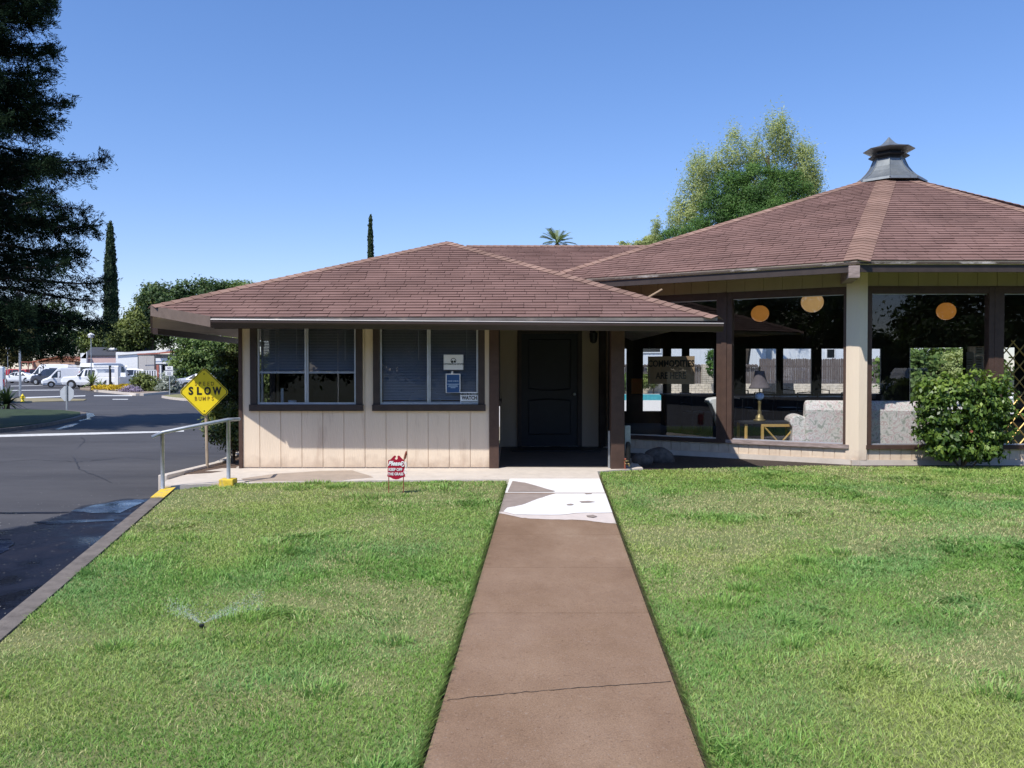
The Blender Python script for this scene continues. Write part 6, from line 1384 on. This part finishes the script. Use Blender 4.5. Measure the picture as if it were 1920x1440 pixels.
# greenery seen through the hall
px_tree('leafy_bush', 'broad leafy bush behind the hall seen through the right window', 'bush', 1740, 33, [(1740,675,60,26),(1690,690,40,30),(1800,690,36,36),(1860,690,30,40),(1720,720,70,30)], G['broad'], 260, 60, 14, 9, .1, 25, z0=-.05)
px_tree('leafy_bush', 'pale variegated shrub behind the hall left of the pin board', 'bush', 1792, 29, [(1792,690,20,32),(1788,720,24,30)], G['feather'], 90, 60, 9, 5, .06, 26, z0=-.05)
px_tree('topiary_bush', 'clipped square topiary beside the stone pillar beyond the pool', 'bush', 1341, 50, [(1341,672,14,17),(1341,690,15,17)], G['pine'], 160, 60, 4.5, 3, .1, 27, z0=0, shell=.85)
px_tree('leafy_bush', 'small light green shrub by the far pool wall seen under the sign', 'bush', 1226, 50, [(1226,705,12,16),(1215,715,14,12)], G['broad2'], 90, 50, 6, 4, .05, 28, z0=0)
px_tree('leafy_bush', 'dark shrub beyond the pool at the porch end of the hall', 'bush', 1172, 50, [(1172,715,14,14)], G['broad'], 60, 50, 6, 4, .05, 29, z0=0)
# hedge and shrub beside the office
t = thing('hedge_shrub', 'dark evergreen shrub in the bark planter beside the sign post', 'shrub', (-4.28,12.75,.0))
trunk_mb(.5, .03, .02, (.0,.1), spread_limbs(7, .2, .95, .45, .016, .9, 31), seed=31, jitter=.03).build('trunk', M['bark'], t)
leafy('crown', [(-.02,.1,.50,.30,.40,.30),(-.02,.2,.66,.26,.40,.26),(-.12,-.05,.55,.24,.3,.22),(.08,.2,.42,.26,.4,.25)], 190, 36, .11, .058, G['hedge'], t, 31, .42, .55)
rng = np.random.default_rng(5); P = []; Dd = []
for k in range(44):      # bamboo-like sprays reaching out to the left
    a = rng.uniform(2.3,4.4); s0 = np.array([-.18,-.08,rng.uniform(.6,.95)]); d = np.array([math.cos(a)*.9, math.sin(a)*.4, rng.uniform(-.15,.45)]); L_ = rng.uniform(.12,.34)
    for j in range(14): P.append(s0+d*L_*j/13+rng.normal(size=3)*.02+np.array([0,0,-.1*(j/13)**2])); Dd.append(d+rng.normal(size=3)*.6)
P = np.array(P); leaf_mesh('sprig', P, np.array(Dd), rdirs(len(P), rng)*.5+np.array([0,-.3,.8]), rng.uniform(.05,.09,len(P)), rng.uniform(.015,.025,len(P)), rng.uniform(.5,1,len(P)), G['broad2'], t, .2)
t = thing('hedge_shrub', 'taller sunlit hedge further back along the office side wall', 'shrub', (-4.80,14.5,.0))
trunk_mb(.7, .035, .02, (0,0), spread_limbs(7, .2, .95, .6, .02, .9, 33), seed=33).build('trunk', M['bark'], t)
leafy('crown', [(-.02,0,.9,.22,.9,.60),(0,.4,1.40,.22,.6,.5),(0,-.4,1.3,.2,.4,.5)], 280, 44, .12, .065, G['hedge'], t, 33, .45, .6)
# camellia in front of the hall
cb = Vector((at(1806,860,12.22).x, 12.22, 0)); t = thing('camellia_bush', 'round glossy green bush in front of the hall window', 'bush', cb); t.scale = (.90,.92,1.0)
trunk_mb(.35, .045, .03, (.0,0), spread_limbs(9, .3, 1.0, .5, .022, 1.0, 41), seed=41, jitter=.03).build('trunk', M['bark'], t)
leafy('crown', [(-.02,0,.88,.74,.42,.48),(-.50,-.02,1.04,.28,.34,.34),(.48,0,1.08,.30,.34,.34),(.0,-.05,1.20,.56,.34,.24),(-.52,0,.62,.26,.34,.32),(.54,0,.66,.26,.34,.34),(-.1,0,.52,.52,.36,.26),(.3,.0,.6,.38,.34,.28),(-.56,0,.98,.2,.25,.22),(0,0,.34,.56,.34,.22),(.25,-.05,.28,.40,.3,.18),(-.3,-.05,.28,.36,.3,.18),(.35,0,.42,.34,.3,.2),(-.4,0,.45,.3,.3,.22),(.60,0,.92,.18,.25,.26)], 640, 20, .085, .076, G['camellia'], t, 41, .58, .66, .35)
mb = MB()
mb.sphere((.655,-.2,1.03), .028, 8, 6); mb.build('flower', M['white'], t)
mb = MB(); mb.add([(-.16,-.46,.56),(-.125,-.47,.545),(-.10,-.46,.57),(-.13,-.46,.59)], [(0,1,2,3)]); mb.build('dead_leaf', M['rust'], t)
# the big dark conifer
def conifer():
    loc = Vector((-16.3,24.6,-.2)); t = thing('conifer_tree', 'huge dark conifer with drooping boughs filling the upper left corner', 'tree', loc); H = 19.5; r = random.Random(9); rng = np.random.default_rng(9)
    mb = MB(); mb.tube([(0,0,-.3),(.05,0,3),(-.05,.05,8),(0,0,14),(0,0,H)], [.48,.42,.32,.18,.03], 10); mb.build('trunk', M['bark'], t)
    bm_ = MB(); P = []; D = []; Sh = []
    def env(z):
        pts = [(1.6,3.0),(2.3,3.6),(3.6,4.2),(4.4,4.7),(5.0,3.8),(6.0,4.2),(7.2,4.25),(8.2,3.6),(9.5,2.8),(11.0,2.7),(13,2.7),(15,2.7),(17,1.9),(19.5,.2)]
        for (a, b_), (c, d) in zip(pts, pts[1:]):
            if a <= z <= c: return b_+(d-b_)*(z-a)/(c-a)
        return .3
    z = 2.8; k = 0
    while z < H-.4:
        nb = 7 if z < 15 else 5
        for j in range(nb):
            a = k*2.399+r.uniform(-.3,.3); k += 1; R_ = env(z)*r.uniform(.80,1.0); zz = z+r.uniform(-.3,.3)
            up = r.uniform(.05,.35) if zz > 4.5 else r.uniform(-.1,.15); pts = []; n = 9
            for s in range(n+1):
                u = s/n; pts.append(Vector((R_*u*math.cos(a+.12*math.sin(3*u)), R_*u*math.sin(a+.12*math.sin(3*u)), zz+R_*(up*u-.30*u*u+.16*u**4))))
            bm_.tube(pts, [.06*(1-u/n)+.012 for u in range(n+1)], 5)
            for s in range(1, n+1):
                p = pts[s]; q = pts[s-1]; ax = np.array(q.lerp(p,.5)); fw = np.array((p-q).normalized()); sd = np.cross(fw,[0,0,1.])
                nsp = 12 if s > 3 else 8
                for c in range(nsp):
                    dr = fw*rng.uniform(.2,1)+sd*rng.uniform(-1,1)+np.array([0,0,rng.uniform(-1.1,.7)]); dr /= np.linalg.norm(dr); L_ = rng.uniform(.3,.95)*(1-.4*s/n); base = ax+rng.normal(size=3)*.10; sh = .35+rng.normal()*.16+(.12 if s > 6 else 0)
                    m_ = 32
                    for e in range(m_):
                        P.append(base+dr*L_*e/m_+rng.normal(size=3)*.045+np.array([0,0,-.10*(e/m_)**2])); D.append(dr+rng.normal(size=3)*.55+np.array([0,0,.15])); Sh.append(sh+rng.normal()*.12)
        z += .52
    bm_.build('boughs', M['bark'], t)
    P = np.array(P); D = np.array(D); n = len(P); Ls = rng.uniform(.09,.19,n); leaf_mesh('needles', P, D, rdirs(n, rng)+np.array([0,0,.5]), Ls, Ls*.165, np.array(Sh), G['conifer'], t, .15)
conifer()
# lower garden plants on the far side of the road
px_tree('leafy_bush', 'green and bronze bush in front of the white porch railing', 'bush', 268, 64, [(266,720,16,20),(283,722,18,20),(258,728,10,12),(296,732,12,9)], G['broad2'], 150, 50, 6.5, 3.6, .06, 51)
px_tree('leafy_bush', 'silvery white-leaved shrub beside the NO PARKING sign', 'bush', 316, 62, [(314,715,13,18),(306,726,10,12),(326,722,9,14)], G['silver'], 110, 40, 6, 3.2, .05, 52)
px_tree('lavender_plant', 'low mauve lavender mound at the kerb of the far flower bed', 'plant', 246, 61.5, [(246,732,16,8),(234,734,9,5),(256,735,9,5)], G['lav'], 110, 40, 5, 2.2, .03, 53)
def patch(name, label, x0, x1, Y0, Y1, h, n, m, size, sd):
    rng = np.random.default_rng(sd); P = np.stack([rng.uniform(x0,x1,n), rng.uniform(Y0,Y1,n), -.2+h*rng.uniform(.3,1,n)], 1); o = leaf_mesh(name, P, rdirs(n,rng)*.5+np.array([0,0,1.]), rdirs(n,rng)+np.array([0,-.6,.6]), rng.uniform(.6,1.2,n)*size, rng.uniform(.4,.9,n)*size, rng.uniform(.2,.9,n), m); return o
o = patch('flowers', '', at(193,700,66).x, at(237,700,66).x, 64, 70, .42, 3200, G['yflow'], .16, 54); tag(o, 'drift of bright yellow flowers in the far flower bed', 'flowers', kind='stuff')
def rosette(label, px, Y, r, h, n, m, sd, name='agave_plant', cat='plant', z0=-.2):
    root = Vector((at(px,700,Y).x, Y, z0)); t = thing(name, label, cat, root); rng = np.random.default_rng(sd); V = []; Sh = []
    for k in range(n):
        a = rng.uniform(0,2*PI); el = rng.uniform(.1,1.4); L_ = r*rng.uniform(.7,1.1); d = np.array([math.cos(a)*math.cos(el), math.sin(a)*math.cos(el), math.sin(el)]); p = np.array([0,0,h]); sd_ = np.array([-math.sin(a),math.cos(a),0]); sh = rng.uniform(.3,.9)
        for s in range(5):
            d2 = d+np.array([0,0,-.16]); d2 /= np.linalg.norm(d2); q = p+d2*L_/5; w0, w1 = .09*r*(1-s/5.5), .09*r*(1-(s+1)/5.2); V.append([p-sd_*w0, p+sd_*w0, q+sd_*w1, q-sd_*w1]); Sh.append(sh); p, d = q, d2
    quads('leaves', np.array(V), np.array(Sh), m, t); mb = MB(); mb.tube([(0,0,-.1),(0,0,h)], .12, 7); mb.build('stem', M['bark'], t)
rosette('spiky cycad with arching fronds at the street corner of the flower bed', 172, 68, 1.15, .5, 60, G['palm'], 61, 'cycad_plant'); rosette('smaller spiky rosette plant right of the cycad', 186, 70, .8, .2, 40, G['palm'], 62)
rosette('dark strappy plant on the shaded island below the white van', 12, 36, .95, .15, 70, G['cypress'], 63, 'strappy_plant', 'plant', -.2)
rosette('second dark strappy plant at the left end of the shaded island', -6, 36.5, .95, .15, 60, G['cypress'], 64, 'strappy_plant', 'plant', -.2)
# woodland across the street behind the photographer, what the glass reflects
rng = np.random.default_rng(77); BB = []
for k in range(62):
    x = -62+(k%31)*4.4+(2.2 if k > 30 else 0)+rng.uniform(-1.0,1.0); y = -24-(6 if k > 30 else 0)-abs(x)*.05+rng.uniform(-2,2); h = rng.uniform(3.7,6.4)*(.66 if x > 6 else 1); BB.append((x,y,h-1.0,rng.uniform(2.4,3.6),2.6,h*.62))
    if k % 3 == 0: BB.append((x+1,y-2,h+2.5,2.2,2.2,2.8))
o = leafy('woodland', BB, 4200, 85, 1.1, .36, G['deep'], None, 77, .6, .5); tag(o, 'dense belt of dark trees across the street reflected in the windows', 'trees', kind='stuff')
# ================================================================== grass
def vnoise(x, y, s, seed):
    ca, sa = math.cos(seed*1.7), math.sin(seed*1.7); x, y = (x*ca-y*sa)*s+seed*17.31, (x*sa+y*ca)*s-seed*9.17; x, y = x+.45*np.sin(y*1.27+seed), y+.45*np.sin(x*1.13+seed*2.); xi = np.floor(x).astype(np.int64); yi = np.floor(y).astype(np.int64); fx = x-xi; fy = y-yi; fx = fx*fx*(3-2*fx); fy = fy*fy*(3-2*fy)
    T = np.random.default_rng(1000+seed).random((256,256))
    def h(a, b_): return T[a & 255, b_ & 255]
    return (h(xi,yi)*(1-fx)+h(xi+1,yi)*fx)*(1-fy)+(h(xi,yi+1)*(1-fx)+h(xi+1,yi+1)*fx)*fy
def fbm(x, y, s, seed): return (vnoise(x,y,s,seed)*.5+vnoise(x,y,s*2.1,seed+1)*.3+vnoise(x,y,s*4.3,seed+2)*.2)
def inpoly(x, y, poly):
    r = np.zeros(len(x), bool); j = len(poly)-1
    for i in range(len(poly)):
        xi, yi = poly[i]; xj, yj = poly[j]; c = ((yi > y) != (yj > y)) & (x < (xj-xi)*(y-yi)/(yj-yi+1e-12)+xi); r ^= c; j = i
    return r
m, nt_, b, N, L = newmat('grass_blades'); M['grass'] = m
a = N.new('ShaderNodeAttribute'); a.attribute_name = 'tint'; L.new(a.outputs['Color'], b.inputs['Base Color']); b.inputs['Roughness'].default_value = .5; b.inputs['Specular IOR Level'].default_value = .35
tr = N.new('ShaderNodeBsdfTranslucent'); L.new(a.outputs['Color'], tr.inputs['Color']); mx = N.new('ShaderNodeMixShader'); mx.inputs['Fac'].default_value = .3; L.new(b.outputs['BSDF'], mx.inputs[1]); L.new(tr.outputs['BSDF'], mx.inputs[2]); L.new(mx.outputs['Shader'], N['Material Output'].inputs['Surface'])
def grass(poly, label, seed, Ymin=2.6, dens=1.0):
    rng = np.random.default_rng(seed); X = []; Y = []
    xs = [p[0] for p in poly]; 
    y = Ymin
    while y < 12.5:
        y1 = y+.5; d = dens*(11000 if y < 5 else 8000 if y < 7 else 5200 if y < 9.5 else 3600); x0, x1 = max(min(xs), -.66*y1-2.2), min(max(xs), .66*y1+3.2); n = int(d*.5*(x1-x0)); X.append(rng.uniform(x0,x1,n)); Y.append(rng.uniform(y,y1,n)); y = y1
    X = np.concatenate(X); Y = np.concatenate(Y); k = inpoly(X, Y, poly); X, Y = X[k], Y[k]
    # coarse tufts the mower missed
    nt = int(45*dens); cx = rng.uniform(max(min(xs),-4), min(max(xs),8.5), nt*3); cy = Ymin+.9+(12-Ymin-.9)*rng.uniform(0,1,nt*3)**1.3; kk = inpoly(cx,cy,poly) & (np.abs(cx) < .64*cy+.5) & (fbm(cx,cy,.7,seed+40) > .44); cx, cy = cx[kk][:nt], cy[kk][:nt]; n0 = len(X); tx = []; ty = []; ta = []
    for a_, b_ in zip(cx, cy):
        q = int(rng.uniform(60,190)); rr = rng.uniform(.08,.32); an = rng.uniform(0,2*PI,q); rd = rr*np.sqrt(rng.uniform(0,1,q)); tx.append(a_+np.cos(an)*rd*1.3); ty.append(b_+np.sin(an)*rd); ta.append(an)
    tx, ty, ta = map(np.concatenate, (tx,ty,ta)); kk = inpoly(tx,ty,poly); tx, ty, ta = tx[kk], ty[kk], ta[kk]; X = np.concatenate([X,tx]); Y = np.concatenate([Y,ty]); tuft = np.zeros(len(X)); tuft[n0:] = 1; tang = np.concatenate([np.zeros(n0), ta])
    lush = fbm(X,Y,.9,seed+3); dry = fbm(X,Y,.75,31)
    dry = dry+.16*np.exp(-((Y-9.6-.25*np.sin(X*1.3))/.45)**2)*(X > 1.2)+.13*np.exp(-((Y-10.2)/.25)**2)*(X < 0)
    clump = fbm(X,Y,2.6,seed+9)
    thin = rng.uniform(size=len(X)) < (1-.45*np.clip((dry-.56)*6,0,1)); X, Y, lush, dry, clump, tuft, tang = X[thin], Y[thin], lush[thin], dry[thin], clump[thin], tuft[thin], tang[thin]; n = len(X)
    coarse = (np.clip((clump-.60)*8,0,1)*np.clip((lush-.40)*5,0,1)); Z = -.401+.0333*np.minimum(Y,12.04)
    h = (.010+.012*rng.uniform(size=n)+.006*lush)*(1+1.3*coarse*rng.uniform(.4,1,n))*(1-.30*np.clip((dry-.5)*5,0,1)); wd = (.0016+.0010*rng.uniform(size=n)+.0020*coarse)*(1+np.clip((Y-4.5)/6,0,1.4))
    h = h+tuft*rng.uniform(.008,.042,n); wd = wd+tuft*.0013; az = np.where(tuft > 0, tang+rng.normal(size=n)*.6, rng.uniform(0,2*PI,n)); flow = vnoise(X,Y,3.1,seed+5)*2*PI*1.5; lean = rng.uniform(.5,2.0,n)*h*(1.2-.55*tuft); cf = .12+.5*coarse; bx = np.cos(az)*.8+np.cos(flow)*cf; by = np.sin(az)*.8+np.sin(flow)*cf
    az2 = rng.uniform(0,2*PI,n); wx, wy = np.cos(az2)*wd, np.sin(az2)*wd
    V = np.empty((n,5,3)); B = np.stack([X,Y,Z-.004],1); Mi = np.stack([X+bx*lean*.35,Y+by*lean*.35,Z+h*.6],1); Ti = np.stack([X+bx*lean,Y+by*lean,Z+h],1); Wv = np.stack([wx,wy,0*wx],1)
    V[:,0] = B-Wv; V[:,1] = B+Wv; V[:,2] = Mi+Wv*.8; V[:,3] = Mi-Wv*.8; V[:,4] = Ti
    dark = np.array([.135,.285,.052]); mid = np.array([.255,.430,.085]); yel = np.array([.42,.49,.135]); straw = np.array([.62,.55,.28]); bluish = np.array([.205,.375,.125])
    t = np.clip(.5+(rng.normal(size=n)*.22)+(.5-lush)*.9,0,1)[:,None]; c = dark*(1-t)+mid*t
    bl = np.clip((fbm(X,Y,.8,seed+20)-.48)*5,0,1)[:,None]*.6; c = c*(1-bl)+bluish*bl*(0.8+.5*t)
    yv = np.clip((fbm(X,Y,.6,seed+14)-.38)*3.2+rng.normal(size=n)*.35,0,1)[:,None]*.85; c = c*(1-yv)+yel*yv
    sv = ((rng.uniform(size=n) < (.03+.75*np.clip((dry-.50)*4.2,0,1)))*rng.uniform(.4,1,n))[:,None]; c = c*(1-sv)+straw*sv
    tf = tuft[:,None]*.65; c = c*(1-tf)+np.array([.215,.395,.082])*tf
    c = c*(1-.35*coarse[:,None])+np.array([.12,.25,.055])*.35*coarse[:,None]
    c = c*rng.uniform(.8,1.25,(n,1))
    me = bpy.data.meshes.new('grass'); me.vertices.add(n*5); me.vertices.foreach_set('co', V.reshape(-1).astype(np.float32))
    base = np.arange(n)[:,None]*5; lo = np.concatenate([base+np.array([0,1,2,3]), base+np.array([3,2,4])],1).reshape(-1).astype(np.int32)
    me.loops.add(n*7); me.loops.foreach_set('vertex_index', lo); me.polygons.add(n*2); me.polygons.foreach_set('loop_start', (np.arange(n)[:,None]*7+np.array([0,4])).reshape(-1).astype(np.int32))
    at_ = me.attributes.new('tint','FLOAT_COLOR','FACE'); cc = np.ones((n,2,4)); cc[:,:,:3] = c[:,None,:]; cc[:,1,:3] *= 1.12; at_.data.foreach_set('color', cc.reshape(-1).astype(np.float32))
    me.materials.append(M['grass']); me.update(calc_edges=True); o = link('grass', me); tag(o, label, 'grass', kind='stuff'); return n
def fringe(label, side, seed):
    rng = np.random.default_rng(seed); n = 9000; Y = rng.uniform(2.6, 11.0, n); e = np.array([(walk_l(y)-.03 if side < 0 else walk_r(y)+.03) for y in Y]); k = rng.uniform(size=n) < .35+.65*vnoise(e*0+3,Y,2.3,seed); Y, e = Y[k], e[k]; n = len(Y)
    X = e+side*rng.uniform(-.004,.05,n); Z = -.401+.0333*Y-.012; h = rng.uniform(.02,.055,n); wd = rng.uniform(.0018,.0036,n); az = rng.uniform(-1.2,1.2,n)+(0 if side < 0 else PI); ln = h*rng.uniform(.5,1.4,n); dx, dy = np.cos(az)*ln, np.sin(az)*ln
    V = np.empty((n,4,3)); V[:,0] = np.stack([X,Y-wd,Z],1); V[:,1] = np.stack([X,Y+wd,Z],1); V[:,2] = np.stack([X+dx,Y+dy+wd*.3,Z+h],1); V[:,3] = np.stack([X+dx,Y+dy-wd*.3,Z+h],1)
    o = quads('grass_fringe', V, np.clip(rng.normal(.5,.2,n),0,1), G['fringe']); tag(o, label, 'grass', kind='stuff')
G['fringe'] = fol('fringe_blades', (.10,.20,.045), (.19,.33,.075), (.42,.42,.16), .25)
fringe('untrimmed grass blades hanging over the left edge of the walkway', -1, 201); fringe('untrimmed grass blades hanging over the right edge of the walkway', 1, 202)
n1 = grass(LAWN_L, 'mown green lawn left of the walkway with the red sign in it', 101)
n2 = grass(LAWN_R, 'mown green lawn right of the walkway with dry straw patches', 102)
print('blades', n1, n2)
